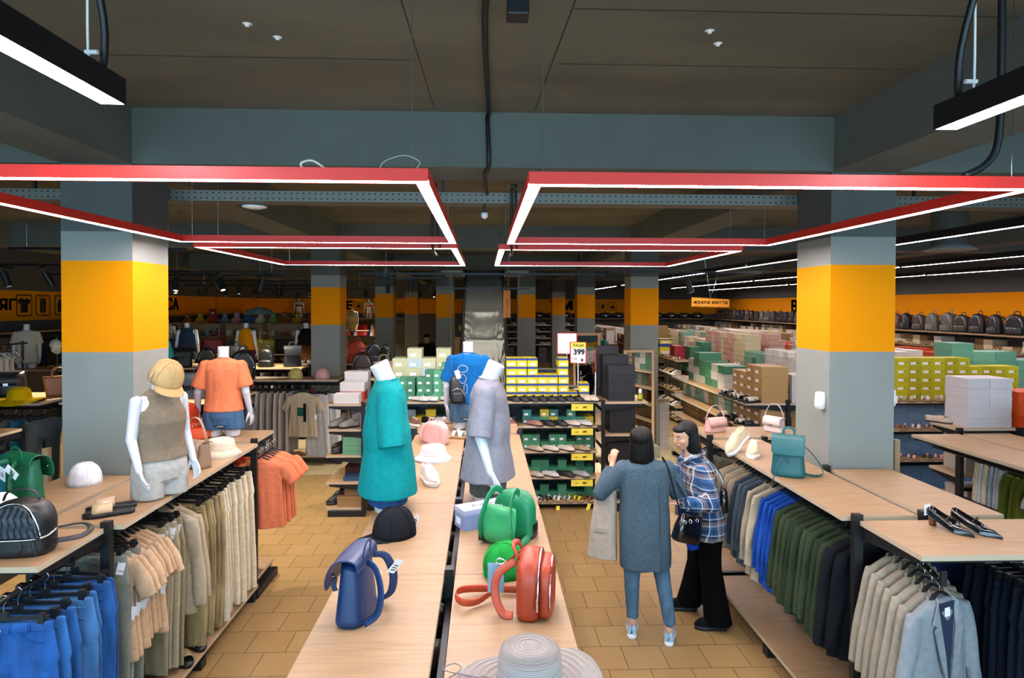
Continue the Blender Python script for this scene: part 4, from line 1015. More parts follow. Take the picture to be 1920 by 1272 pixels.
def mannequin(label,loc,rz,top=None,bottom=None,arms=((0,0),(0,0)),name='mannequin',s=1.0,mat=None,group=None,neckh=.885,neck_tilt=0,hem=.26,hemw=1.0,sleeve=.55,topmat=None,topcol=None,botcol=None,seed=0,sl=True,belly=1.0,bustbulge=0,botmat=None,vox=.0075,rot=None):
    """local front = -Y"""
    t=thing(name,label,'mannequin',loc,rz,group); t.scale=(s,s,s)
    if rot: t.rotation_euler=rot
    m=mat or MANN
    bm=bmesh.new()
    rr=[ring((0,y,z),rx,ry,24,0,2.2) for z,rx,ry,y in BODY]; cyl(bm,(0,.006,.74),(0,-.035*neck_tilt,neckh),.052,.054+.005*min(1,neck_tilt),n=24)
    loft(bm,rr)
    for sx in (-1,1): loft(bm,[ring((sx*.083,0,0),.068,.078,18),ring((sx*.083,0,.07),.078,.09,18),ring((sx*.08,0,.17),.085,.1,18)])
    robj('torso',bm,m,.007,t,5)
    for k,sx in enumerate((-1,1)):
        if arms is None or arms[k] is None: continue
        fwd,out=arms[k][:2]
        sh=V((sx*.166,.0,.69)); el=V((sx*(.205+out*.12),.02-fwd*.06,.43)); wr=V((sx*(.215+out*.2),-.04-fwd*.22,.22+fwd*.05))
        bm=bmesh.new(); chain(bm,[sh,el,wr],[.047,.038,.025]); ell(bm,sh,(.044,.047,.047)); hand(bm,wr,(wr-el).normalized()+V((0,-.1,0)),(sx,.3,0),.25,-sx if True else 1,1.0)
        robj('arm',bm,m,.0045,t,3)
    if top:
        bm=bmesh.new()
        T=[(.768,.066,.060,0),(.752,.12,.075,0),(.728,.175,.09,0),(.66,.192,.114,-.004),(.56,.180,.125,-.012*(1+bustbulge)),(.46,.172*belly,.118*belly,-.006),(.36,.172*belly,.118*belly,0)]
        if top=='tank': T=[(.768,.066,.062,0),(.745,.11,.078,0),(.71,.135,.092,0),(.66,.145,.112,-.004),(.6,.170,.130,-.012),(.54,.174,.136,-.014),(.46,.168,.124,-.006),(.38,.168,.12,0)]
        n=5
        for i in range(1,n+1):
            f=i/n; z=lrp(T[-1][0] if i==0 else .36,hem,f); T.append((z-.0001*i,lrp(.172*belly,.188*hemw,f),lrp(.118*belly,.138*hemw,f),0))
        rr=[ring((0,y,z),rx,ry,36,0,2.25) for z,rx,ry,y in T]; loft(bm,rr)
        if sl and top!='tank':
            for sx in (-1,1): ell(bm,(sx*.165,0,.688),(.066,.07,.066))
            for k,sx in enumerate((-1,1)):
                a=arms[k] if arms and arms[k] else (0,0)
                sh=V((sx*.155,.0,.675)); el=V((sx*(.215+a[1]*.12),.02-a[0]*.05,.43)); e=sh.lerp(el,sleeve*1.35+.05)
                rr=[]; 
                for q in range(6):
                    f=q/5; c=sh.lerp(e,f); w=lrp(.074,.08,f); d=(e-sh).normalized(); A,B=frame(d,V((0,1,0))); rr.append([c+A*cos(2*PI*j/18)*w+B*sin(2*PI*j/18)*w for j in range(18)])
                loft(bm,rr)
        o=robj('shirt' if top!='tank' else 'tank_top',bm,topmat or TF,vox,t,5,fabric_disp(.006,9,2.6,seed))
        setcol(o,topcol)
        bm=bmesh.new(); ringp=[V((cos(a)*.062,-.0+sin(a)*.056,.768+.008*sin(a))) for a in [2*PI*i/16 for i in range(17)]]; tube(bm,ringp,.007,6,k=1); cc=obj('neckband',bm,topmat or TF,o,smooth=True); setcol(cc,topcol)
    if bottom:
        bm=bmesh.new()
        if bottom=='skirt': loft(bm,[ring((0,0,z),a,b,32) for z,a,b in ((.40,.13,.095),(.3,.162,.112),(.18,.178,.125),(.035,.172,.118))])
        else:
            zb={'shorts':.075,'longshorts':-.0}[bottom]
            loft(bm,[ring((0,0,z),a,b,32,0,2.3) for z,a,b in ((.42,.13,.1),(.3,.172,.122),(.2,.19,.14),(.12,.182,.134))])
            for sx in (-1,1): loft(bm,[ring((sx*.09,0,z),a,b,24) for z,a,b in ((.24,.092,.12),(.15,.10,.128),(zb+.02,.104,.128),(zb,.104,.126))])
        o=robj({'skirt':'skirt'}.get(bottom,'shorts'),bm,botmat or DENIM,.0075,t,4,fabric_disp(.004,14,6,seed+5)); setcol(o,botcol)
    return t
SKIN=M('skin','c99a7c',.5,var=.04,vs=20)
HAIRM=M('dark_hair','0a0807',.4,bump=.5,bs=90,stretch=(3,3,.25),spec=.3)
def face_parts(t,c,m,body=None):
    """eyes and brows; c head centre, m 3x3 head rotation"""
    for s in (-1,1):
        bm=bmesh.new(); ell(bm,(0,0,0),(.0105,.007,.0052),n=12); o=obj('eye',bm,M('eye_white','d8d4cc',.2),t,c+m@V((s*.030,-.0805,.010)),smooth=True)
        b=bmesh.new(); ell(b,(0,0,0),(.0055,.003,.0046),n=10); obj('iris',b,M('iris_dark','1b120c',.2),o,m@V((0,-.0052,0)),smooth=True)
        b=bmesh.new(); tube(b,[c+m@V((s*.016,-.092,.032)),c+m@V((s*.030,-.094,.037)),c+m@V((s*.045,-.082,.031))],.0028,6); obj('eyebrow',b,HAIRM,t,smooth=True)
    b=bmesh.new(); tube(b,[c+m@V((-.020,-.089,-.052)),c+m@V((-.008,-.097,-.0495)),c+m@V((0,-.0975,-.0505)),c+m@V((.008,-.097,-.0495)),c+m@V((.020,-.089,-.052))],.0034,8); obj('lips',b,M('lips','9a4a42',.45),t,smooth=True)
def head_bm(bm,c,m):
    def e(p,r): ell(bm,c+m@V(p),r,m)
    e((0,.012,.03),(.074,.092,.085)); e((0,-.025,-.02),(.062,.066,.075)); e((0,-.045,-.07),(.036,.036,.032)); e((0,-.062,.03),(.05,.035,.045))
    cap(bm,c+m@V((0,-.088,.018)),c+m@V((0,-.106,-.018)),.008,.0125,10); e((0,-.085,-.05),(.022,.016,.012))
    for s in (-1,1): e((s*.036,-.062,-.02),(.022,.022,.022)); e((s*.074,.008,-.005),(.008,.016,.028))
def cloth(name,t,prims,mat,vox,disp,col=None,it=5):
    bm=bmesh.new(); prims(bm); o=robj(name,bm,mat,vox,t,it,disp)
    if col: setcol(o,col)
    return o
def shoes_on(t,kind,pts,col):
    for (p,rz) in pts:
        src=SHOE[kind].o; root=src.copy(); COL.objects.link(root); root.name='shoe'
        for k in ('category','label','group'): 
            if k in root: del root[k]
        root.parent=t; root.location=p; root.rotation_euler=(0,0,rz)
        for ch in src.children:
            c=ch.copy(); COL.objects.link(c); c.parent=root
            for g in ch.children: g2=g.copy(); COL.objects.link(g2); g2.parent=c
        setcol(root,col)
# ---- woman in the grey cardigan (seen from behind)
def woman_a():
    t=thing('person','person seen from behind in long grey knitted cardigan, blue jeans and pale sneakers','person',(1.27,4.85,0))
    c=V((-.03,-.0,1.54)); m=Matrix.Rotation(R(180-12),3,'Z')@Matrix.Rotation(R(8),3,'X')
    wl=V((-.20,.26,1.30)); el=V((-.335,.08,1.12)); sl=V((-.185,.0,1.335)); sr=V((.185,.0,1.335)); er=V((.31,.05,1.07)); wr=V((.33,.30,1.12))
    hl=V((-.085,0,.86)); hr=V((.085,0,.86)); kl=V((-.10,-.01,.47)); kr=V((.14,-.03,.48)); al=V((-.085,.02,.085)); ar=V((.175,-.10,.085))
    bm=bmesh.new(); head_bm(bm,c,m); chain(bm,[c+V((0,.0,-.06)),V((0,0,1.38)),V((0,0,1.33))],[.05,.05,.065])
    loft(bm,[ring((0,0,z),a,b,24) for z,a,b in ((.82,.15,.10),(.92,.17,.12),(1.05,.125,.095),(1.18,.14,.1),(1.3,.17,.1),(1.37,.13,.08))])
    chain(bm,[sl,el,wl],[.05,.04,.024]); chain(bm,[sr,er,wr],[.05,.04,.024])
    chain(bm,[hl,kl,al],[.085,.055,.036]); chain(bm,[hr,kr,ar],[.085,.055,.036])
    for a in (al,ar): cap(bm,a+V((0,.02,-.045)),a+V((.02,.10,-.055)),.024,.018)
    hand(bm,wl,(.15,.25,1),(-.6,-.7,.2),.45,-1,.95); hand(bm,wr,(-.4,.9,.2),(.2,.2,1),.5,1,.95)
    robj('body',bm,SKIN,.0058,t,3)
    face_parts(t,c,m)
    def hair(bm):
        ell(bm,c+m@V((0,.022,.045)),(.090,.102,.088),m); 
        loft(bm,[ring(c+V((0,-.012,z)),a,b,24) for z,a,b in ((.06,.085,.09),(.0,.094,.094),(-.06,.098,.09),(-.12,.100,.085),(-.155,.088,.075))])
        # face opening is left by pushing the front back: hair sits behind the ears
    cloth('hair',t,hair,HAIRM,.006,lambda co,n:.0035*noise.noise(V((math.atan2(co.y-c.y,co.x-c.x)*9,0,co.z*3))),it=4)
    KN=M('grey_knit','4b5f6b',.95,var=.22,vs=70,bump=.5,bs=220,spec=.1)
    def coat(bm):
        loft(bm,[ring((x,y,z),a,b,40,0,2.2) for z,a,b,x,y in ((1.415,.065,.06,-.0,0),(1.395,.13,.085,0,0),(1.355,.195,.11,0,0),(1.25,.20,.125,0,0),(1.1,.19,.13,0,0),(.95,.20,.145,0,0),(.8,.205,.15,.005,0),(.65,.208,.148,.01,0),(.56,.205,.145,.012,0))])
        chain(bm,[sl+V((.01,0,-.01)),el,wl.lerp(el,.25)],[.078,.066,.05]); chain(bm,[sr-V((.01,0,.01)),er,wr.lerp(er,.2)],[.078,.068,.05])
    ct=cloth('cardigan',t,coat,KN,.009,fabric_disp(.009,7,2,3))
    bm=bmesh.new(); tube(bm,[(.085,-.135,1.2),(.09,-.155,.95),(.095,-.158,.75),(.1,-.152,.57)],.003,6); obj('side_seam',bm,KN,ct,smooth=True)
    def jeans(bm):
        loft(bm,[ring((0,0,z),a,b,24) for z,a,b in ((.8,.15,.1),(.9,.17,.12),(1.0,.15,.11))])
        chain(bm,[hl,kl,al+V((0,0,.08))],[.095,.064,.05]); chain(bm,[hr,kr,ar+V((0,0,.08))],[.095,.064,.05])
    o=cloth('jeans',t,jeans,DENIM,.0075,fabric_disp(.004,18,9,1),'47687f')
    shoes_on(t,'sneaker',[((al.x+.01,al.y+.06,0),PI-.25),((ar.x+.02,ar.y+.06,0),PI-.35)],'9fc0d4')
    # bag on the right shoulder
    b=thing('shoulder_bag','shiny black handbag hanging from the shoulder of the person in grey','handbag',(1.27+.31,4.85-.13,.91),R(18))
    bm=bmesh.new(); loft(bm,[ring((0,0,z),a,d,28,0,3.6) for z,a,d in ((-.115,.10,.045),(-.1,.118,.058),(0,.112,.055),(.09,.098,.035),(.10,.09,.02))]); bmesh.ops.rotate(bm,verts=bm.verts,cent=(0,0,0),matrix=Matrix.Rotation(R(16),3,'Y')); obj('bag_body',bm,M('black_patent','0b0c10',.15,coat=.6),b,smooth=True)
    bm=bmesh.new(); tube(bm,[(-.06,.0,.10),(-.10,.03,.25),(-.135,.06,.42),(-.155,.09,.505),(-.14,.15,.515),(-.08,.14,.42),(-.02,.08,.28),(.05,.0,.09)],.011,8,flat=.3,up=V((1,0,0))); obj('strap',bm,BLK,b,smooth=True)
    for x in (-.07,-.02,.04): 
        bm=bmesh.new(); tube(bm,[(x,-.045,.08),(x+.012,-.055,.065),(x,-.055,.05),(x-.012,-.055,.065),(x,-.045,.08)],.003,6); obj('buckle_ring',bm,CHR,b,smooth=True)
    # clothes carried over the arms
    g=thing('carried_jacket','beige jacket draped over the left arm of the person in grey','jacket',(1.27-.30,4.85+.14,1.10),R(-25))
    def dr(bm):
        loft(bm,[ring((x,0,z),a,d,28,0,2.4) for z,a,d,x in ((.03,.05,.03,.02),(.02,.09,.045,.02),(-.1,.1,.042,.015),(-.3,.115,.045,0),(-.5,.13,.05,-.01),(-.53,.13,.05,-.01))])
    cloth('draped_cloth',g,dr,TF,.008,fabric_disp(.012,11,2,8),'b3a999')
    bm=bmesh.new(); box(bm,-.06,.05,-.062,-.05,-.3,-.27); setcol(obj('pocket_flap',bm,TF,g),'a99f90')
    g=thing('carried_garment','royal blue garment draped over the right arm of the person in grey','garment',(1.27+.36,4.85+.12,1.05),R(20))
    def dr2(bm): loft(bm,[ring((x,0,z),a,d,24,0,2.4) for z,a,d,x in ((.03,.04,.03,0),(.01,.07,.05,0),(-.15,.075,.045,.03),(-.35,.06,.04,.075),(-.42,.05,.035,.09))])
    cloth('draped_cloth',g,dr2,TF,.008,fabric_disp(.01,12,2,4),'1b3f9e')
# ---- woman in the plaid shirt, facing left
def plaid():
    m=M('plaid_flannel','2c5f9a',.9); nt=m.node_tree; b=nt.nodes['Principled BSDF']; tc=N(m,'ShaderNodeTexCoord'); sp=N(m,'ShaderNodeSeparateXYZ'); nt.links.new(tc.outputs['Object'],sp.inputs[0])
    def math_(op,a,bv=None):
        n=N(m,'ShaderNodeMath'); n.operation=op
        if isinstance(a,(int,float)): n.inputs[0].default_value=a
        else: nt.links.new(a,n.inputs[0])
        if bv is not None:
            if isinstance(bv,(int,float)): n.inputs[1].default_value=bv
            else: nt.links.new(bv,n.inputs[1])
        return n.outputs[0]
    ad=math_('ADD',math_('MULTIPLY',sp.outputs[0],.85),math_('MULTIPLY',sp.outputs[1],.75))
    def stripes(src,scale,bands):
        f=math_('FRACT',math_('MULTIPLY',src,scale)); r=N(m,'ShaderNodeValToRGB'); r.color_ramp.interpolation='CONSTANT'; nt.links.new(f,r.inputs[0])
        el=r.color_ramp.elements; el[0].position=0; el[0].color=H(bands[0][1]); el[1].position=bands[1][0]; el[1].color=H(bands[1][1])
        for p,c in bands[2:]: e=el.new(p); e.color=H(c)
        return r.outputs[0]
    B=[(0,'1a3a60'),(.22,'2a5f8c'),(.40,'e6e2d6'),(.45,'22304a'),(.50,'b89a7c'),(.55,'22304a'),(.60,'b89a7c'),(.64,'16233c'),(.82,'dfe3e6'),(.87,'27557f')]
    s1=stripes(ad,7.5,B); s2=stripes(sp.outputs[2],7.5,B)
    mx=N(m,'ShaderNodeMix'); mx.data_type='RGBA'; mx.inputs[0].default_value=.5; nt.links.new(s1,mx.inputs[6]); nt.links.new(s2,mx.inputs[7]); nt.links.new(mx.outputs[2],b.inputs['Base Color']); return m
def woman_b():
    t=thing('person','person facing left in blue plaid shirt with white collar and wide black trousers','person',(1.80,5.08,0))
    c=V((-.13,-.0,1.54)); m=Matrix.Rotation(R(-72),3,'Z')@Matrix.Rotation(R(14),3,'X')
    # body axis: faces -X and a little toward the camera
    n0=V((-.08,0,1.36)); sl=V((-.03,-.19,1.30)); sr=V((-.06,.18,1.30)); el=V((-.02,-.29,1.06)); wl=V((-.26,-.27,1.07)); er=V((-.14,.25,1.06)); wr=V((-.34,.1,1.10))
    hl=V((.04,-.08,.84)); hr=V((.03,.08,.84)); kl=V((.06,-.09,.46)); kr=V((.02,.1,.46)); al=V((.10,-.14,.085)); ar=V((-.02,.19,.085))
    bm=bmesh.new(); head_bm(bm,c,m); chain(bm,[c+V((.02,0,-.06)),n0,n0+V((.02,0,-.06))],[.048,.05,.06])
    loft(bm,[ring((x,0,z),a,b,24) for z,a,b,x in ((.80,.10,.15,.04),(.92,.115,.165,.04),(1.05,.09,.12,.01),(1.18,.1,.14,-.02),(1.28,.1,.165,-.04),(1.34,.08,.13,-.05))])
    chain(bm,[sl,el,wl],[.05,.04,.024]); chain(bm,[sr,er,wr],[.05,.04,.024]); chain(bm,[hl,kl,al],[.085,.055,.036]); chain(bm,[hr,kr,ar],[.085,.055,.036])
    hand(bm,wl,(-1,.1,.1),(0,-.3,1),.5,1,.95); hand(bm,wr,(-1,-.1,.15),(0,0,1),.5,-1,.95)
    robj('body',bm,SKIN,.0058,t,3); face_parts(t,c,m)
    def hair(bm):
        ell(bm,c+m@V((0,.03,.045)),(.088,.088,.085),m)
        loft(bm,[[c+m@V((p.x,p.y+.034,p.z)) for p in ring((0,0,z),a,b,24)] for z,a,b in ((.06,.085,.07),(.0,.093,.072),(-.06,.096,.074),(-.11,.097,.075),(-.145,.088,.066))])
        ell(bm,c+m@V((0,-.045,.075)),(.062,.05,.03),m)
    cloth('hair',t,hair,HAIRM,.006,lambda co,n:.003*noise.noise(V((math.atan2(co.y-c.y,co.x-c.x)*9,0,co.z*3))),it=4)
    bm=bmesh.new(); loft(bm,[ring((n0.x+.012,0,z),a,a,20) for z,a in ((1.33,.075),(1.36,.064),(1.395,.058),(1.42,.056))]); setcol(obj('turtleneck',bm,TF,t,smooth=True),'cdd3d8')
    PL=plaid()
    def shirt(bm):
        loft(bm,[ring((x,0,z),a,b,40,0,2.2) for z,a,b,x in ((1.375,.06,.07,-.05),(1.35,.08,.12,-.045),(1.31,.115,.19,-.04),(1.2,.135,.2,-.02),(1.05,.145,.2,.0),(.9,.155,.205,.03),(.78,.16,.205,.045),(.72,.155,.2,.05))])
        chain(bm,[sl+V((0,.02,-.01)),el,wl.lerp(el,.15)],[.082,.072,.055]); chain(bm,[sr-V((0,.02,.01)),er,wr.lerp(er,.15)],[.082,.07,.052])
    st=cloth('plaid_shirt',t,shirt,PL,.009,fabric_disp(.012,8,4,6))
    bm=bmesh.new(); tube(bm,[(-.15,-.04,1.33),(-.10,-.09,1.375),(-.02,-.085,1.40),(.02,0,1.405),(-.02,.085,1.40),(-.10,.09,1.375),(-.15,.04,1.33)],.03,8,flat=.3); obj('shirt_collar',bm,PL,st,smooth=True)
    def tr(bm):
        loft(bm,[ring((.04,0,z),a,b,24) for z,a,b in ((.78,.11,.15),(.88,.12,.17),(.98,.1,.14))])
        chain(bm,[hl,kl],[.112,.09]); chain(bm,[hr,kr],[.11,.09])
        [loft(bm,[ring(lrp(k,a,f)*1.0,r,r*.95,20) for f,r in ((-.1,.088),(.3,.094),(.7,.104),(1.1,.112))]) for k,a in ((kl,al),(kr,ar))]
    cloth('black_trousers',t,tr,M('black_twill','060607',.95,spec=.08),.009,fabric_disp(.008,10,2.4,2))
    shoes_on(t,'sneaker',[((al.x-.06,al.y,0),-PI/2-.1),((ar.x-.07,ar.y,0),-PI/2-.2)],'0e0f12')
    for o in t.children:
        if o.name.startswith('shoe'):
            for ch in o.children:
                if ch.name.startswith(('sole','laces')):
                    ch.data=ch.data.copy(); ch.data.materials[0]=M('dark_shoe_sole','121418',.6)
    b=thing('shoulder_bag','small black bag with chain behind the person in the plaid shirt','handbag',(1.80+.17,5.08-.06,1.04),R(70))
    bm=bmesh.new(); loft(bm,[ring((0,0,z),a,d,24,0,3.4) for z,a,d in ((-.1,.09,.03),(-.09,.105,.04),(.0,.10,.038),(.075,.08,.028),(.085,.07,.02))]); obj('bag_body',bm,M('black_patent','0b0c10',.15,coat=.6),b,smooth=True)
    bm=bmesh.new(); tube(bm,[(-.06,0,.08),(-.05,.03,.2),(-.02,.16,.33),(.02,.16,.33),(.05,.03,.2),(.06,0,.08)],.006,6); obj('chain_strap',bm,CHR,b,smooth=True)
# ---- simple further people
def person(label,loc,rz,top,legs,hair,h=1.7,lean=0,hat=None,arm=None,bag=None):
    t=thing('person',label,'person',loc,rz); k=h/1.7; L=R(lean)
    def P(x,y,z):
        z*=k
        if z>.9*k: dz=z-.9*k; y=y*cos(L)-dz*sin(L); z=.9*k+dz*cos(L)+0*y
        return V((x*k,y,z))
    c=P(0,-.02,1.58); m=Matrix.Rotation(L*.8,3,'X')
    sh=[P(s*.19,0,1.38) for s in (-1,1)]; el=[P(s*.24,-.03,1.12) for s in (-1,1)]; wr=[P(s*.2,-.24,1.06) for s in (-1,1)]
    if arm: el[1]=P(*arm[0]); wr[1]=P(*arm[1])
    bm=bmesh.new(); head_bm(bm,c,m); chain(bm,[c+m@V((0,.02,-.06)),P(0,0,1.40)],[.05,.06])
    cap(bm,P(0,0,1.26),P(0,0,.97),.12,.125); hp=[P(s*.09,0,.88) for s in (-1,1)]; kn=[P(s*.1,-.02,.48) for s in (-1,1)]; an=[P(s*.1,.02,.08) for s in (-1,1)]
    for i in (0,1):
        chain(bm,[sh[i],el[i],wr[i]],[.05,.04,.025]); hand(bm,wr[i],(wr[i]-el[i]),(0,0,1),.4,1 if i else -1,1); chain(bm,[hp[i],kn[i],an[i]],[.085,.06,.04])
    robj('body',bm,SKIN,.009,t,2); face_parts(t,c,m)
    def up(bm):
        for z,r in ((1.34,.1),(1.2,.16),(1.05,.155),(.92,.165)): pass
        loft(bm,[[P(p.x,p.y,z) for p in ring((0,0,0),a,b,24)] for z,a,b in ((.84,.19,.17),(.95,.19,.175),(1.15,.19,.165),(1.3,.2,.155),(1.38,.18,.12),(1.44,.07,.075))])
        for i in (0,1): chain(bm,[sh[i],el[i],wr[i].lerp(el[i],.15)],[.08,.065,.05])
    cloth('jacket',t,up,TF,.012,fabric_disp(.01,9,4,3),top)
    def lo(bm):
        for i in (0,1): chain(bm,[hp[i],kn[i],an[i]],[.105,.08,.065])
    cloth('trousers',t,lo,TF,.012,None,legs)
    shoes_on(t,'sneaker',[((an[i].x,an[i].y-.05,0),0) for i in (0,1)],'22252a')
    def hr(bm): ell(bm,c+m@V((0,.03,.045)),(.084,.09,.08),m); ell(bm,c+m@V((0,.05,-.02)),(.07,.06,.07),m)
    o=cloth('hair',t,hr,M('hair_'+hair,hair,.5),.009,None)
    if hat:
        bm=bmesh.new(); ell(bm,c+m@V((0,.01,.075)),(.092,.105,.06),m); box(bm,-.07,.07,-.19,-.08,.0,.008) if False else None
        tube(bm,[c+m@V((-.06,-.10,.06)),c+m@V((0,-.16,.055)),c+m@V((.06,-.10,.06))],.02,8,flat=.3); setcol(obj('cap',bm,TF,t,smooth=True),hat)
    if bag:
        bm=bmesh.new(); loft(bm,[[P(p.x,.2+p.y,z) for p in ring((0,0,0),a,b,24,0,3)] for z,a,b in ((.95,.12,.06),(1.0,.14,.08),(1.25,.13,.08),(1.36,.09,.05))]); setcol(obj('rucksack',bm,TL,t,smooth=True),bag)
    return t
# ================================================================ placing: mannequins and people
woman_a(); woman_b()
person('person in a teal jacket with a rucksack, far off beyond the mirror',(4.15,21.8,0),R(-70),'1f7a6c','2a3a52','5a3a2a',1.68,bag='3a342e')
person('person in black with a black cap behind the pale green shoe boxes',(-1.75,18.9,0),R(30),'17181c','22252c','201814',1.74,hat='121316')
person('person with short brown hair bending behind the coral bags',(-3.55,16.9,0),R(60),'8a3a34','2c3038','4a3220',1.68,lean=12)
person('person with dark hair crouching at the shoe rack behind the blue mannequin',(-.62,7.05,0),R(70),'26282c','30343c','1c1410',1.62,lean=28)
person('person in dark clothes reaching for slippers behind the tan boxes',(4.74,11.45,0),R(-100),'1c1d22','1c1d22','3a281c',1.58,lean=18,arm=((.22,-.28,1.25),(.2,-.5,1.26)))
# foreground mannequins
mannequin('glossy white mannequin in an oversized teal T-shirt over a denim skirt, facing left',(-.58,3.76,1.405),R(-80),top='tee',bottom='skirt',arms=None,topcol='108384',botcol='1c4f8c',neck_tilt=1.6,hem=.10,hemw=1.3,belly=1.22,sleeve=.78,seed=2,s=1.0,vox=.007,neckh=.87)
mannequin('glossy white mannequin in a long light grey T-shirt, facing right',(.025,3.94,1.405),R(82),top='tee',bottom='skirt',arms=((.0,.0),(.05,0)),topcol='7d7f88',botcol='4a524e',neck_tilt=1.6,hem=.14,hemw=1.3,belly=1.2,sleeve=.72,seed=7,s=.98,neckh=.87)
mb=mannequin('white mannequin in a royal blue T-shirt and denim shorts seen from behind',(-.16,6.15,1.405),PI-.12,top='tee',bottom='shorts',arms=((.2,0),(.15,.1)),topcol='125a94',botcol='38566e',neck_tilt=0,hem=.27,seed=11,s=.97)
mannequin('white mannequin in a coral T-shirt and denim shorts, seen from behind',(-2.42,5.85,1.405),PI+.08,top='tee',bottom='shorts',arms=((.1,.1),(.25,.3)),topcol='cf7650',botcol='35587a',neck_tilt=0,hem=.25,seed=15,s=.94,hemw=1.0)
mannequin('glossy white mannequin in a taupe sleeveless top and pale grey shorts',(-2.08,4.05,1.405),R(58),top='tank',bottom='longshorts',arms=((.25,-.05),(.15,-.02)),topcol='7a6e5c',botcol='a8a9a2',botmat=TF,neck_tilt=.3,hem=.27,hemw=1.05,seed=19,s=.88,bustbulge=.6)
# back print on the blue T-shirt: plain abstract outline blobs
b=bmesh.new()
def loop(cx,cz,rx,rz_,n=18):
    P=[V((cx+cos(2*PI*i/n)*rx,0,cz+sin(2*PI*i/n)*rz_)) for i in range(n+1)]; tube(b,P,.0022,5,k=1)
for a in ((0,.62,.05,.035),(0,.52,.035,.045),(-.03,.42,.018,.05),(.03,.42,.018,.05)): loop(*a)
o=obj('back_print',b,M('print_pale','c9b9ae',.7),mb,(.035,.132,-.0)); 
# crossbody bag on the blue mannequin
t=thing('crossbody_bag','small black sling bag hanging on the back of the blue T-shirt','bag',(-.27,5.965,1.80),R(8))
bm=bmesh.new(); loft(bm,[ring((x,0,z),a,d,28,0,2.6) for z,a,d,x in ((-.125,.05,.02,.02),(-.115,.075,.035,.02),(-.03,.078,.045,.01),(.03,.065,.042,0),(.1,.04,.032,-.015),(.14,.018,.02,-.025))]); setcol(obj('bag_body',bm,TL,t,smooth=True),'101012')
bm=bmesh.new(); loft(bm,[ring((.015,-.035,z),a,.018,24,0,2.6) for z,a in ((-.1,.045),(-.09,.058),(-.03,.058),(-.01,.045))]); setcol(obj('front_pocket',bm,TL,t,smooth=True),'141416')
bm=bmesh.new(); tube(bm,[(-.04,-.048,.01),(.01,-.056,.03),(.06,-.045,.0),(.085,-.04,-.06)],.0035,6); obj('silver_zip',bm,CHR,t,smooth=True)
bm=bmesh.new(); tube(bm,[(-.025,0,.13),(-.05,.01,.22),(-.065,.05,.29),(-.05,.12,.32)],.016,8,flat=.2,up=V((1,0,0))); setcol(obj('strap',bm,TL,t,smooth=True),'1a1a1c')
price_tag(t,(.0,-.02,.2),(0,R(-20),0),1.1)
# logo print on the teal T-shirt front
# background mannequins
def bgm(label,x,y,z,rz,topc,botc,top='tee',bottom='shorts',s=.95,arms=((.1,0),(.1,0)),**k):
    return mannequin(label,(x,y,z),rz,top=top,bottom=bottom,arms=arms,topcol=topc,botcol=botc,s=s,vox=.011,botmat=TF,**k)
bgm('mannequin in a loose white T-shirt on a shelf near the left wall',-8.75,12.2,1.405,R(30),'b7b2a6','a9a396',hem=.12,hemw=1.2)
bgm('mannequin with a yellow strapless top under the umbrella',-4.95,13.1,1.405,PI,'d18a10','4a1f3a',top='tank',hem=.3)
bgm('mannequin in a dark blue tank top left of the umbrella',-6.25,13.3,1.405,PI+.3,'2c3f55','1d2430',top='tank',hem=.33)
bgm('mannequin in a white vest and black skirt near the gold column',-8.0,15.95,1.405,R(20),'b9b4a8','141416',top='tank',bottom='skirt',hem=.33)
bgm('mannequin in black top and brown shorts beside the second column',-3.75,13.2,1.405,R(10),'17181c','6a4326',top='tank',hem=.42)
bgm('mannequin in a teal T-shirt half hidden by the first left column',-4.62,8.9,1.405,R(60),'1f9a94','b9bcbf',hem=.25)
bgm('mannequin with a pale yellow dress at the far swimwear shelf',-5.6,26.55,1.55,R(0),'c9c48a','bfb98a',top='tank',bottom='skirt',s=1.1)
def bikini(label,x,y,z,c,s=1.0):
    t=thing('mannequin',label,'mannequin',(x,y,z)); t.scale=(s,s,s)
    bm=bmesh.new(); loft(bm,[ring((0,yy,zz),rx,ry,24,0,2.2) for zz,rx,ry,yy in BODY]+[ring((0,0,.87),.048,.046,24)])
    for sx in (-1,1): loft(bm,[ring((sx*.083,0,0),.068,.078,18),ring((sx*.08,0,.17),.085,.1,18)])
    robj('torso',bm,MANN,.011,t,4)
    for sx in (-1,1):
        bm=bmesh.new(); chain(bm,[(sx*.172,0,.69),(sx*.22,.02,.43),(sx*.24,-.03,.22)],[.043,.036,.023]); hand(bm,(sx*.24,-.03,.22),(0,-.1,-1),(sx,.3,0),.25,-sx); robj('arm',bm,MANN,.007,t,2)
    bm=bmesh.new(); loft(bm,[ring((0,-.014,.53),.152,.112,28),ring((0,-.014,.60),.163,.116,28)]); setcol(obj('bikini_top',bm,TF,t,smooth=True),c)
    bm=bmesh.new(); loft(bm,[ring((0,0.006,.12),.13,.118,28),ring((0,.008,.21),.178,.125,28)]); setcol(obj('bikini_briefs',bm,TF,t,smooth=True),c)
bikini('mannequin in an orange red bikini on the far wall shelf',-5.25,28.55,2.04,'c93a1c',1.0)
bikini('mannequin in a dark red bikini on the far wall shelf, left of the second column',-8.4,28.5,2.04,'5a1a1e',1.0)
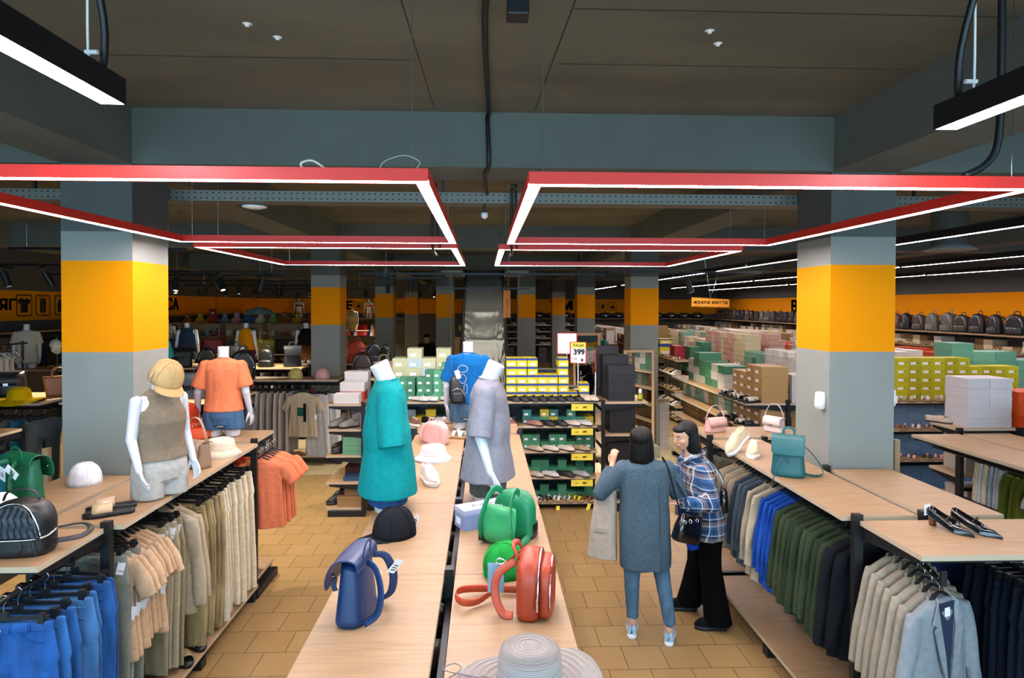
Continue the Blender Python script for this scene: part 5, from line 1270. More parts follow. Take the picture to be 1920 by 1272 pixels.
# umbrella
t=thing('umbrella','open pale teal umbrella displayed above the yellow topped mannequin','umbrella',(-4.85,13.6,2.42))
bm=bmesh.new(); lathe(bm,[(.01,.16),(.12,.145),(.25,.09),(.36,.0)],8,f=lambda a,r,z:(0,0)); bmesh.ops.solidify(bm,geom=list(bm.faces),thickness=.004); setcol(obj('canopy',bm,TF,t),'6f8f92')
bm=bmesh.new(); tube(bm,[(0,0,.2),(0,0,-.55),(.02,0,-.6),(.05,0,-.6)],.006,6,k=1); obj('umbrella_shaft',bm,CHR,t)
for k in range(8):
    a=k*PI/4; bm=bmesh.new(); tube(bm,[(0,0,.14),(cos(a)*.2,sin(a)*.2,.1),(cos(a)*.355,sin(a)*.355,-.0)],.002,4); obj('rib',bm,CHR,t)
# ================================================================ placing: goods on the tables
TOP=1.4005
def tagcard(parent,loc,rot,w=.045,h=.085,mat=None,name='price_tag'):
    bm=bmesh.new(); box(bm,-w/2,w/2,-.0008,.0008,-h,0); o=obj(name,bm,mat or PAPER,parent,loc,rot); o['fix']=1
    b=bmesh.new()
    for k in range(3): box(b,-w*.3,w*.3,-.0014,-.0008,-h*.45-k*.012,-h*.45-k*.012+.005)
    i=obj('tag_print',b,INK,o); i['fix']=1; return o
# straw hat
STRAW=M('grey_straw','a39d98',.85)
nt=STRAW.node_tree; tc=N(STRAW,'ShaderNodeTexCoord'); ln=N(STRAW,'ShaderNodeVectorMath'); ln.operation='LENGTH'; nt.links.new(tc.outputs['Object'],ln.inputs[0])
m1=N(STRAW,'ShaderNodeMath'); m1.operation='MULTIPLY'; m1.inputs[1].default_value=1150; nt.links.new(ln.outputs['Value'],m1.inputs[0])
m2=N(STRAW,'ShaderNodeMath'); m2.operation='SINE'; nt.links.new(m1.outputs[0],m2.inputs[0])
mr=N(STRAW,'ShaderNodeMapRange'); mr.inputs[1].default_value=-1; mr.inputs[3].default_value=.84; mr.inputs[4].default_value=1.12; nt.links.new(m2.outputs[0],mr.inputs[0])
sv=N(STRAW,'ShaderNodeVectorMath'); sv.operation='SCALE'; sv.inputs[0].default_value=H('a39d98')[:3]; nt.links.new(mr.outputs[0],sv.inputs['Scale']); nt.links.new(sv.outputs[0],nt.nodes['Principled BSDF'].inputs['Base Color'])
bp=N(STRAW,'ShaderNodeBump'); bp.inputs['Distance'].default_value=.0009; nt.links.new(m2.outputs[0],bp.inputs['Height']); nt.links.new(bp.outputs[0],nt.nodes['Principled BSDF'].inputs['Normal'])
prof=[]; 
for k in range(34): f=k/33; prof.append((.001+.105*sin(f*PI/2),.165-.02*(f**3)-.045*(f**6) + (.0028 if k%2 else -.0028)))
for k in range(26): f=k/25; prof.append((.106+.012*f,.10-.085*f))
for k in range(40): f=k/39; prof.append((.118+.135*f,.014+.012*sin(f*2.5)+(.003 if k%2 else -.002)))
t=hat('straw_hat',[(r,z) for r,z in prof],'wide brimmed grey straw sun hat at the near end of the right table',64,STRAW,f=lambda a,r,z:(0,(.03*sin(2*a+.6)+.012*sin(3*a))*max(0,(r-.12)/.16)))
t['category']='hat'; t.location=(.145,1.93,TOP+.008); t.scale=(.92,.86,.86)
bm=bmesh.new(); tube(bm,[(-.118,-.03,.03),(-.17,.0,.05),(-.22,.03,.045),(-.30,.06,.05),(-.26,.09,.055),(-.24,.05,.05),(-.34,.03,.0)],.0025,5); tube(bm,[(-.12,.02,.03),(-.16,.03,.04),(-.2,.0,.04),(-.24,.01,.045)],.002,5); obj('tie_cord',bm,M('grey_cord','7b6c70',.8),t,smooth=True)
tagcard(t,(.145,-.0,.035),(R(60),0,R(80)),.03,.05)
# red backpack
def place_bp(P,loc,rz,label,col,scale=1,group=None,name=None):
    o=P.place(loc,rz,label,col,group,scale=scale); return o
def red_bp():
    t=thing('backpack','rust red leather backpack standing on the near right table','backpack',(.19,2.48,TOP),R(78)); w,h,d=.25,.245,.14
    bm=bmesh.new(); loft(bm,rbox_rings(w,d*.75,h,sq=3)); setcol(obj('bag_body',bm,TL,t,smooth=True),'a0381c')
    bm=bmesh.new(); rr=[[p+V((0,-d*.47,.01)) for p in r] for r in rbox_rings(w*.86,d*.42,h*.88,sq=3)]; loft(bm,rr); setcol(obj('front_compartment',bm,TL,t,smooth=True),'a0381c')
    for k,(y,hh,ww) in enumerate(((-d*.30,h,w),(-d*.62,h*.9,w*.86))):
        bm=bmesh.new(); tube(bm,[(cos(a)*ww*.49,y,hh*.34+sin(a)*hh*.64) for a in [PI*i/18 for i in range(-1,20)]],.0045,6,k=1); o=obj('zip',bm,CHR,t,smooth=True)
    bm=bmesh.new(); tube(bm,[(-.05,d*.3,h-.03),(-.045,d*.42,h+.005),(0,d*.5,h+.01),(.045,d*.42,h+.005),(.05,d*.3,h-.03)],.013,8,flat=.5); setcol(obj('carry_handle',bm,TL,t,smooth=True),'a0381c')
    for s,P in ((-1,[(-.05,d*.38,h*.85),(-.07,d*.85,h*.66),(-.08,d*.95,h*.35),(-.10,d*.7,h*.08),(-.11,d*.4,.02)]),(1,[(.05,d*.38,h*.85),(.09,d*.9,h*.5),(.06,d*1.1,.05),(-.02,d*1.5,.02),(-.06,d*1.9,.03),(-.02,d*2.2,.035),(.05,d*2.1,.03),(.10,d*1.3,.02),(.11,d*.4,.02)])):
        bm=bmesh.new(); tube(bm,P,.016,8,flat=.2,up=V((1,0,0)) if s<0 else V((0,0,1))); setcol(obj('shoulder_strap',bm,TL,t,smooth=True),'b24322')
    bm=bmesh.new(); box(bm,-.008,.008,-.004,.004,-.05,0); o=obj('zip_pull',bm,CHR,t,(-.13,-d*.3,h*.42))
    c=tagcard(t,(-.02,d*1.0,h*.74),(0,0,R(100)),.065,.12,M('pale_blue_card','7fa3b8',.6)); 
    bm=bmesh.new(); tube(bm,[(-.02,d*.7,h*.78),(-.02,d*.9,h*.82),(-.02,d*1.0,h*.76),(-.02,d*.85,h*.72),(-.02,d*.7,h*.78)],.003,6); obj('tag_ring',bm,CHR,t,smooth=True)
red_bp()
CAP.place((.11,2.82,TOP),R(-70),'bright green baseball cap between the red and green backpacks','1f8a3a',scale=(1.12,1.12,1.12),rot=(R(14),R(-8),R(-60)))
o=[x for x in bpy.data.objects if x.get('label','').startswith('bright green baseball')][0]; tagcard(o,(.02,-.10,.07),(R(30),R(20),0),.04,.10,M('black_card','15161a',.5))
# green and black backpack (flopped forward)
def green_bp():
    t=thing('backpack','bright green and black backpack leaning on the pale blue shoe box','backpack',(.165,3.28,TOP),R(150)); w,h,d=.23,.25,.12
    bm=bmesh.new(); loft(bm,rbox_rings(w,d,h,sq=3)); setcol(obj('bag_body',bm,TL,t,smooth=True),'0f7a4e')
    bm=bmesh.new(); loft(bm,[ring((0,-.012,z),w*.51*s,d*.60*s,32,0,3) for z,s in ((0,.92),(.01,1),(h*.30,1.0),(h*.33,.97))]); setcol(obj('black_base',bm,TL,t,smooth=True),'0d1014')
    bm=bmesh.new(); loft(bm,[[p+V((0,-d*.42,0)) for p in ring((0,0,z),w*.38*s,d*.22*s,28,0,3)] for z,s in ((.015,.9),(.03,1),(h*.5,1),(h*.62,.7),(h*.66,.3))]); setcol(obj('front_pocket',bm,TL,t,smooth=True),'0f7a4e')
    bm=bmesh.new(); rr=[ring((0,d*.9+.03*sin(k),h*.12+.04*k),w*(.40-.01*abs(k-3)),.018,28,0,3) for k in range(6)]; loft(bm,rr); o=obj('folded_back_panel',bm,TL,t,(0,.02,.0),(R(-18),0,0),smooth=True); setcol(o,'2c9a5e')
    for s in (-1,1):
        bm=bmesh.new(); tube(bm,[(s*.05,d*.4,h*.96),(s*.06,d*.9,h*1.08),(s*.07,d*1.5,h*.9),(s*.09,d*1.75,h*.45),(s*.10,d*1.3,h*.08),(s*.11,d*.5,.03)],.017,8,flat=.22,up=V((1,0,0))); setcol(obj('shoulder_strap',bm,TL,t,smooth=True),'127f50')
        bm=bmesh.new(); box(bm,-.018,.018,-.012,.012,-.02,.02); setcol(obj('strap_slider',bm,TL,t,(s*.10,d*1.42,h*.13)),'0d1014')
    bm=bmesh.new(); tube(bm,[(cos(a)*w*.47,-d*.1,h*.36+sin(a)*h*.60) for a in [PI*i/18 for i in range(19)]],.006,6,k=1); setcol(obj('piping',bm,TL,t,smooth=True),'0d1014')
    tagcard(t,(.02,d*1.2,h*.8),(R(40),0,R(200)),.04,.07)
green_bp()
b=SBOX.place((-.0,3.46,TOP),R(-63),'pale blue shoe box with black script on its lid under the grey mannequin','7f93bd',scale=(.125,.30,.11))
for ch in b.children:
    if ch.name.startswith('lid'): setcol(ch,'a9b2cf')
text('Pulisiris',.055,INK,b,(.0,.05,1.006),(0,0,PI/2),.0005,'lid_script').scale=(.09/.30*1.0*3.2,.09/.125*3.2*1.0,1)
for o in b.children:
    if o.name.startswith('lid_script'): o.scale=(3.6,6.5,1); o['fix']=1
CAP.place((-.475,3.30,TOP),R(-62),'black baseball cap on the left centre table','1c1e22',scale=1.18,rot=(0,0,R(-58)))
o=[x for x in bpy.data.objects if x.get('label','').startswith('black baseball cap on the left centre')][0]; tagcard(o,(.0,.115,.07),(R(-20),0,0),.035,.06)
# navy backpack with flap
def blue_bp():
    o=BPF.place((-.50,2.45,TOP),R(-98),'navy blue drawstring backpack with a flap on the left centre table','0a2d58',scale=(.92,1.0,.80))
    tagcard(o,(.05,.11,.24),(0,0,R(190)),.04,.09); tagcard(o,(-.06,.16,.25),(R(20),R(30),R(150)),.045,.07)
blue_bp()
# hats, sneakers, bags farther down the centre
BUCK.place((-.40,4.92,TOP),R(20),'white sun hat on the centre table beside the teal shirt','c9cbcc',scale=(.95,.95,.85),rot=(0,0,.4))
SHOE['sneaker'].place((-.375,4.28,TOP),R(22),'single white lace-up sneaker beside the teal T-shirt','d8d5cc',scale=1.05)
BPZ.place((-.43,5.5,TOP),R(150),'small pink quilted rucksack at the far end of the left centre table','cf9f98',scale=(.95,.8,.62))
SHOE['sandal'].place((-.28,5.72,TOP),R(70),'left white sandal of the pair behind the pink rucksack','d8d8d6'); SHOE['sandal'].place((-.16,5.76,TOP),R(75),'right white sandal of the pair behind the pink rucksack','d8d8d6')
# left rack
def bl_bp():
    t=thing('backpack','black quilted leather backpack on the near end rack at the left','backpack',(-2.27,3.12,TOP),R(6)); w,h,d=.29,.27,.17
    bm=bmesh.new(); loft(bm,rbox_rings(w,d,h,sq=3.2)); setcol(obj('bag_body',bm,TL,t,smooth=True),'101316')
    bm=bmesh.new(); rows=[]
    for i in range(15):
        row=[]
        for j in range(31):
            u=j/30*2-1; v=i/14; zz=h*(.36+.56*v*math.sqrt(max(0,1-.88*u*u*0)))
            zmax=h*(.36+.58*math.sqrt(max(0,1-(u*.98)**2))); zz=lrp(h*.36,zmax,v)
            q=.010*abs(sin(u*14+ (1 if int(v*3)%2 else 0)*.0 + PI*abs(((zz/h*4)%1)-.5)))
            row.append(bm.verts.new((u*w*.44,-d*.50-.016+.004-q+max(0,(zz/h-.72))*.13,zz)))
        rows.append(row)
    for i in range(14):
        for j in range(30): bm.faces.new((rows[i][j],rows[i][j+1],rows[i+1][j+1],rows[i+1][j]))
    bmesh.ops.recalc_face_normals(bm,faces=bm.faces); bmesh.ops.solidify(bm,geom=list(bm.faces),thickness=.012); setcol(obj('quilted_pocket',bm,TL,t,smooth=True),'0f1a24')
    bm=bmesh.new(); tube(bm,[(cos(a)*w*.45,-d*.53+max(0,sin(a)*.58+.36-.72)*.13,h*.36+sin(a)*h*.60) for a in [PI*i/18 for i in range(19)]],.004,6,k=1); obj('zip',bm,CHR,t,smooth=True)
    bm=bmesh.new(); tube(bm,[(-w*.49,-d*.42,h*.345),(-w*.3,-d*.54,h*.34),(0,-d*.56,h*.34),(w*.3,-d*.54,h*.34),(w*.5,-d*.38,h*.36),(w*.5,d*.2,h*.40)],.005,6); obj('lower_zip',bm,CHR,t,smooth=True)
    bm=bmesh.new(); tube(bm,[(-.08,0,h-.01),(-.06,.0,h+.03),(0,0,h+.045),(.06,0,h+.03),(.08,0,h-.01)],.009,8,flat=.6); setcol(obj('carry_handle',bm,TL,t,smooth=True),'14161a')
    bm=bmesh.new(); tube(bm,[(.1,d*.4,.09),(.22,d*.6,.10),(.29,d*.3,.09),(.27,-.0,.07),(.16,-.03,.06)],.014,8,flat=.22,up=V((0,0,1))); setcol(obj('shoulder_strap',bm,TL,t,smooth=True),'14161a')
    for x in (.05,.1): 
        bm=bmesh.new(); tube(bm,[(x,-d*.6,h*.33),(x+.01,-d*.62,h*.2),(x+.02-.04*(x<.07),-d*.6,h*.06)],.006,6,flat=.4); setcol(obj('zip_tassel',bm,TL,t,smooth=True),'101316')
bl_bp()
CAP.place((-2.72,3.55,TOP),R(100),'white corduroy cap behind the black quilted backpack','dcdee2',scale=1.3)
BPF.place((-2.79,3.86,TOP),R(155),'forest green flap backpack on the left rack before the column','0f5a38',scale=(1.1,1.05,.98))
o=[x for x in bpy.data.objects if x.get('label','').startswith('forest green flap')][0]; tagcard(o,(0,.11,.26),(R(10),R(20),R(180)),.05,.09); tagcard(o,(-.04,.115,.27),(R(10),R(-50),R(180)),.05,.09)
CAP.place((-2.72,4.32,TOP),R(-140),'white washed cap between the green backpack and the column','dcdee2',scale=1.15)
for k,(dx,dy,w) in enumerate(((0,0,'nearer'),(-.05,.11,'farther'))):
    o=SHOE['slide'].place((-2.17+dx,3.66+dy,TOP),R(-62),'%s black platform slide with a tan bow on the left rack'%w,'b39a77',scale=1.0)
tagcard(o,(.02,-.02,.06),(R(80),0,R(-90)),.04,.10)
CAP.place((-2.02,4.0,TOP+.74),R(35),'beige baseball cap set on the neck of the sleeveless mannequin','b99c6b',scale=1.12,rot=(R(30),R(8),R(50)))
o=[x for x in bpy.data.objects if x.get('label','').startswith('beige baseball cap set')][0]; tagcard(o,(-.09,-.02,.06),(0,R(-30),R(60)),.05,.08)
HB.place((-2.17,4.74,TOP),R(-25),'taupe leather bag beside the sleeveless mannequin','8d745c',scale=(1.0,1.5,1.15))
BUCK.place((-2.14,5.12,TOP),0,'cream bucket hat at the far end of the left rack','c4baa4',scale=1.0)
BPZ.place((-2.75,5.80,TOP),R(70),'orange red rucksack behind the taupe leather bag','b8340f',scale=(1,1.1,1))
TOTE.place((-2.62,5.45+.3,TOP),R(20),'orange cloth bag lying beside the orange red rucksack','c9481a',scale=(.7,.9,.35))
# right rack
def teal_bp():
    o=BPF.place((2.19,4.38,TOP),R(-28),'teal suede drawstring backpack with a flap on the right rack','145a5c',scale=(.86,1.0,.92))
    tagcard(o,(.10,.13,.2),(0,0,R(60)),.05,.09,M('pale_blue_card','7fa3b8',.6))
    bm=bmesh.new(); tube(bm,[(.05,.06,.26),(.14,.12,.2),(.24,.14,.08),(.26,.08,.02),(.20,.03,.012),(.12,.03,.02)],.013,8,flat=.25); setcol(obj('loose_strap',bm,TL,o,smooth=True),'145a5c')
    bm=bmesh.new(); tube(bm,[(-.02,-.10,.17),(-.07,-.14,.12),(-.10,-.17,.02),(-.11,-.2,.004)],.005,6); setcol(obj('drawstring',bm,TL,o,smooth=True),'12455a')
teal_bp()
o=SHOE['sneaker'].place((2.13,5.12,TOP+.045),0,'left cream knit sneaker with its heel propped up on the right rack','c9bd9e',scale=1.1,rot=(R(32),0,R(-62)))
o=SHOE['sneaker'].place((2.20,4.98,TOP),0,'right cream knit sneaker standing under its propped pair','c9bd9e',scale=1.1,rot=(0,0,R(-28)))
for k,(x,y,rz,w) in enumerate(((2.52,3.27,22,'left'),(2.64,3.24,28,'right'))):
    SHOE['pump'].place((x+.02,y,TOP),R(rz),'%s black patent block heel pump on the near right rack'%w,'0a0a0c',scale=1.0)
tag_=[x for x in bpy.data.objects if x.get('label','').startswith('left black patent')][0]; tagcard(tag_,(-.02,.115,.115),(0,0,0),.05,.06)
HB.place((2.24,5.93,TOP),R(20),'small pale pink handbag on the right end rack','cfa39c',scale=(.95,1,.8))
HB.place((2.82,5.92,TOP),R(-60),'small white handbag with silver clasp on the right end rack','cfc6c2',scale=(.9,1,.85))
# clothes on the rails ------------------------------------------------
ZR=1.305
wl='on the left rack'
hang_row('jeans',-2.14,ls(2.84,3.32,7),1.30,0,['144f92','245f9c','1d5794','3a6c9c','2f659a','1a5290','0f4a90'],'blue denim trousers on a clip hanger','in the left foreground','blue jeans hanging in the left foreground',ang=8)
hang_row('trousers',-2.22,ls(3.60,3.72,3),ZR,0,['7d8276','858a7e','77796c'],'pale grey green trousers',wl,'grey green trousers on the left rack')
hang_row('tee',-2.21,ls(3.64,4.0,8),ZR-.01,R(-4),['b79a7a','bb9d7c','b39676','c0a280'],'peach beige T-shirt',wl,'peach beige T-shirts on the left rack')
hang_row('trousers',-2.22,ls(4.06,4.26,5),ZR,R(-4),['8e8467','98907a','a0967c','87806a'],'light khaki trousers',wl,'light khaki trousers on the left rack')
hang_row('jacket',-2.20,[4.36,4.42],ZR,R(-8),['a89a82'],'beige grey shirt',wl,'beige grey shirts on the left rack')
hang_row('jeans',-2.20,ls(4.52,4.78,5),ZR,R(-8),['a08c60','97845a','a59468','8e8060'],'khaki denim trousers',wl,'khaki trousers on the left rack')
hang_row('wide',-2.18,ls(4.86,5.45,8),ZR,R(-12),['cfc4a6','d3c9ac','c6bb9b','d8ceb4'],'cream trousers',wl,'cream trousers on the left rack')
hang_row('tee2',-2.02,ls(5.68,6.05,6),ZR,R(10),['c97250','d07a56','cf6f4c','d98258'],'coral T-shirt','on the left end rack','coral T-shirts on the left end rack')
hang_row('tee2',-2.5,ls(5.72,6.02,3),ZR,R(10),['c04a2a','b84a30'],'brick red T-shirt','deeper on the left end rack','brick red T-shirts on the left end rack')
wr='on the right rack'
hang_row('jacket',2.325,[3.60,3.68],ZR,R(6),['14161b','181a1e'],'black coat',wr,'black coats on the right rack')
hang_row('jacket',2.325,ls(3.77,4.36,9),ZR,R(6),['2f3b2b','2b3628','34402e','38432f'],'dark olive green jacket',wr,'olive jackets on the right rack')
hang_row('longshirt',2.325,ls(4.44,4.64,4),ZR,R(6),['1c479c','1a4496','2350a6'],'royal blue shirt',wr,'blue shirts on the right rack')
hang_row('longshirt',2.31,[4.74,4.86],ZR,R(10),['b3a88f','aca189'],'cream linen shirt',wr,'cream shirts on the right rack')
hang_row('longshirt',2.32,ls(4.97,5.12,3),ZR,R(6),['4c5560','565e66','434b55'],'slate grey shirt',wr,'slate grey shirts on the right rack')
hang_row('jacket',2.32,ls(5.2,5.46,5),ZR,R(4),['a08f76','94866f','a39880','8b8472'],'taupe jacket',wr,'taupe jackets on the right rack')
hang_row('jacket',2.15,ls(5.70,5.95,4),ZR,R(4),['8f8672','5a6068','a09882','565c66'],'grey and taupe jacket','on the right end rack','jackets on the right end rack')
hang_row('jacket',2.78,ls(3.64,4.4,7),ZR,R(4),['1e2d52','2a3c2a','17191e','6b6b66'],'dark jacket','on the hidden side of the right rack','jackets on the outer side of the right rack')
bm=bmesh.new(); cyl(bm,(2.36,3.45,1.30),(2.30,3.02,1.235),.014,n=10); box(bm,2.285,2.315,3.0,3.015,1.22,1.30); tag(obj('waterfall_arm',bm,BLK),'sloping steel arm holding the beige blazers','rail')
n=7
for i in range(n):
    f=i/(n-1); G['blazer'].place((lrp(2.35,2.305,f),lrp(3.42,3.04,f),lrp(1.30,1.24,f)-.0),R(lrp(12,20,f)),label='beige blazer, %s of the seven on the sloping arm'%('frontmost' if i==n-1 else ('rearmost' if i==0 else ORD[i]+' from the rear')),color=['8b8474','918a7a','8b8272'][i%3] if i<6 else '80868a',group='beige blazers on the near right rack',scale=lrp(.96,1.0,f))
bm=bmesh.new(); cyl(bm,(2.9,3.45,1.30),(2.9,2.96,1.285),.014,n=10); tag(obj('waterfall_arm',bm,DKS),'steel arm holding the dark trousers at the right edge','rail')
hang_row('wide',2.9,ls(3.38,2.98,8),1.285,R(4),['141a26','10151f','181d29'],'dark navy trousers','at the right picture edge','dark navy trousers on the near right rack')
# two rows under the centre table
hang_row('jacket',.08,ls(2.2,5.6,22),ZR,0,['3a2a2a','20242c','7a2018','b9b2a0','24303a'],'garment under the right centre table top','below the centre rack','clothes hanging below the right centre table')
hang_row('jacket',-.39,ls(2.2,5.6,22),ZR,0,['22262c','8a8478','2a1c1c','b7b7b0'],'garment under the left centre table top','below the centre rack','clothes hanging below the left centre table')
# slippers on the left bottom shelf
for i,(y,c) in enumerate(((4.35,'8a7452'),(4.55,'9a845e'),(3.95,'2a241e'))):
    SHOE['slide'].place((-2.08,y,.151),R(40),'%s slipper under the beige trousers on the bottom shelf'%['tan','brown','black'][i],c)

# steel arm for the front jeans
bm=bmesh.new(); cyl(bm,(-2.14,3.45,1.30),(-2.14,2.78,1.30),.014,n=10); tag(obj('straight_arm',bm,DKS),'steel arm holding the blue jeans in the left foreground','rail')
# ================================================================ placing: shoe hall and back of the shop
STUFF=bmesh.new(); STC=['c7c4bb','c2b58f','b98f80','b03c14','6f9f86','8f6f42','7a5a34','b7a820','3f6b5c','9a9aa0','a8b07a','6a3a4a','23262a']
GRi=4
def sbox(x0,x1,y0,y1,z0,z1,ci):
    n=len(STUFF.faces); box(STUFF,x0,x1,y0,y1,z0,z1); STUFF.faces.ensure_lookup_table()
    for f in STUFF.faces[n:]: f.material_index=ci
def sfill(x0,x1,ya,yb,z,w,h,rows,cols):
    """mass of boxes, many far rows: each box a separate block, small gaps"""
    y=ya; 
    while y<yb-w*.5:
        r=rows if isinstance(rows,int) else random.choice(rows); c=random.choice(cols)
        if random.random()<.04: y+=w; continue
        for k in range(r):
            j=random.uniform(-.012,.012); sbox(x0+j,x1+j,y,y+w-.006,z+k*h,z+(k+1)*h-.005,c)
            sbox(x0-.004+j,x1+.004+j,y-.002,y+w-.004,z+(k+1)*h-.032,z+(k+1)*h-.0045,c)
        y+=w
def shoes(kind,pts,rz,cols,what,group,z,s=1.0):
    for i,(x,y) in enumerate(pts):
        SHOE[kind].place((x,y,z),rz+R(random.uniform(-6,6)),'%s, %s from the left'%(what,ORD[i]) if i<30 else what,cols[i%len(cols)],group,scale=s)
# yellow box with blue lid sides
t=link('shoe_box',mesh(BX(-.5,.5,-.5,.5,0,.985),TC)); tag(t,'x','box'); bm=BX(-.508,.508,-.506,.506,.74,1.0); me=mesh(bm,[M('yellow_card','d2c417',.55),M('blue_card','1d3f86',.55)])
for p in me.polygons: p.material_index=0 if p.normal.z>.5 else 1
l=link('lid',me,t); l['fix']=1
bm=bmesh.new(); cyl(bm,(.05,-.1,1.0),(.05,-.1,1.004),.14,n=14); o=obj('lid_emblem',bm,M('red_emblem','a31d14',.6),l); bm=bmesh.new(); box(bm,-.3,.3,-.508,-.5,.12,.42); o=obj('size_label',bm,PAPER,t); o['fix']=1
YB_=Proto(t)
GS='on the wide shoe rack behind the tables'
yg='yellow shoe boxes with blue lids on the wide shoe rack'
def ystack(xs,hs,z,y,what,where,P=YB_,col='d2c417',size=(.130,.27,.108),group=yg):
    for c,(x,n) in enumerate(zip(xs,hs)):
        for r in range(n): P.place((x,y+random.uniform(-.006,.006),z+r*(size[2]+.0015)),R(random.uniform(-2,2)),'%s, %s, %s up, %s column'%(what,where,ORD[r],ORD[c]),col,group,scale=size)
x=.287
ystack([x+.0665+i*.1345 for i in range(6)]+[1.15,1.30],[5,5,5,3,3,5,1,2],1.396,8.135,'yellow shoe box','top shelf of the wide shoe rack')
ystack([-.15,-.01,.13],[3,3,3],1.396,8.135,'yellow shoe box','behind the blue mannequin',group='yellow shoe boxes behind the blue mannequin')
stack(SBOX,.5,8.345,1.396,4,3,(.20,.30,.115),['2b3138','23282e'],'black shoe box','behind the yellow ones','black shoe boxes behind the yellow boxes',heights=[2,3,3,1],S=1)
gg='green checked shoe boxes on the wide shoe rack'
GC=['3f8a64','35795a','4c9a72']
stack(SBOX,-1.42,8.03,1.396,5,4,(.102,.25,.094),GC,'green checked shoe box','left end of top shelf',gg,heights=[3,3,2,3,3])
stack(SBOX,-.87,8.03,1.396,6,4,(.102,.25,.094),GC,'green checked shoe box','top shelf beside the teal shirt',gg,heights=[3,4,4,5,4,4])
stack(SBOX,-1.42,8.345,1.396,7,5,(.19,.30,.128),['b9bd93','b3b88e','c0c49c','a9bfc4'],'pale green shoe box','back row of top shelf','pale green shoe boxes on the wide shoe rack',heights=[3,4,5,4,5,4,3])
shoes('loafer',[(.36+i*.118,7.975) for i in range(8)],R(48),['0f1012'],'black loafer in front of the yellow boxes','black loafers in front of the yellow boxes',1.397,1.0)
shoes('loafer',[(1.30,7.99),(1.385,7.97)],R(30),['b8ae9a'],'cream loafer at the right end of the top shelf','cream loafers on the top shelf',1.397,1.08)
shoes('loafer',[(-.82,7.97),(-.70,7.965),(-.45,7.97)],R(60),['c3c3bf'],'white loafer in front of the green boxes','white loafers in front of the green boxes',1.397,.95)
for li,(z,hh,sc_,kind) in enumerate(((1.081,2,['8f6a5a','121214','121214','b7b0a2','b9b9b6'],'loafer'),(.756,2,['a89c84','bcb5a4','c0b9a8','978666'],'loafer'),(.421,2,['a89c84','bdbdb8','141416','9a9a98'],'loafer'),(.101,2,['c0c0be','26262a','bdbdb9','9a9ca0','c4b21c','5a3a1a'],'sandal'))):
    lv=ORD[li+1]
    stack(SBOX,.50,8.05,z,8,2,(.112,.22,.092),['3f8a64','2f7a5a','35795a','3f8a64'] if li else ['2a6a62','b9aa1c','3f8a64','2a7a72'],'green shoe box','%s shelf down'%lv,'green shoe boxes on the lower shelves',heights=[[2,1,2,2,1,2,1,1],[2,2,1,2,2,1,2,2],[1,2,2,1,2,1,2,1],[2,1,2,1,2,1,1,2]][li],S=int(li>1))
    n=len(sc_); shoes(kind,[(.62+.8*(i+.2)/n,7.97) for i in range(n)],R(52),sc_,'shoe on the %s shelf down, right half'%lv,'shoes on the %s shelf down'%lv,z,1.0)
    if li<3: stack(SBOX,-1.40,8.05,z,14,1,(.125,.22,.094),['3f8a64','2b3138','2a6a72','b9aa1c','6b7a80'],'mixed shoe box','%s shelf down, left half'%lv,'mixed shoe boxes on the lower shelves, left half',heights=[2,1,1,2,1,2,1],S=1)
    if li<3: shoes(('sneaker','loafer','loafer')[li],[(-1.3+i*.2,7.97) for i in range(9)],R(55),['202226','bcbcb8','7a5a48'],'shoe on the %s shelf down, left half'%lv,'shoes left half of the %s shelf down'%lv,z)
# price strips on shelf edges
for i,(z,s) in enumerate(((1.395,'399'),(1.08,'299'),(.755,'499'),(.42,'499'))):
    t=thing('price_strip','yellow price strip reading %s under the %s shelf of the wide shoe rack'%(s,ORD[i]),'price tag',(1.26,7.912,z-.034))
    obj('strip',BX(-.14,.14,-.003,0,-.085,.0),YPAPER,t); text('ціна',.022,INK,t,(-.07,-.004,-.045),(PI/2,0,0),.0003,'strip_print'); text(s,.036,INK,t,(.03,-.004,-.045),(PI/2,0,0),.0003,'price_digits',bold=.001)
for i,(x,z) in enumerate(((.62,.07),(.95,.05),(1.36,.08))):
    o=tag(obj('price_tag',BX(-.022,.022,-.001,.001,-.10,0),YPAPER,None,(x,7.905,z),(R(-8),R(20*(i-1)),0)),'yellow tag hanging from the lowest shelf, %s from the left'%ORD[i],'price tag')
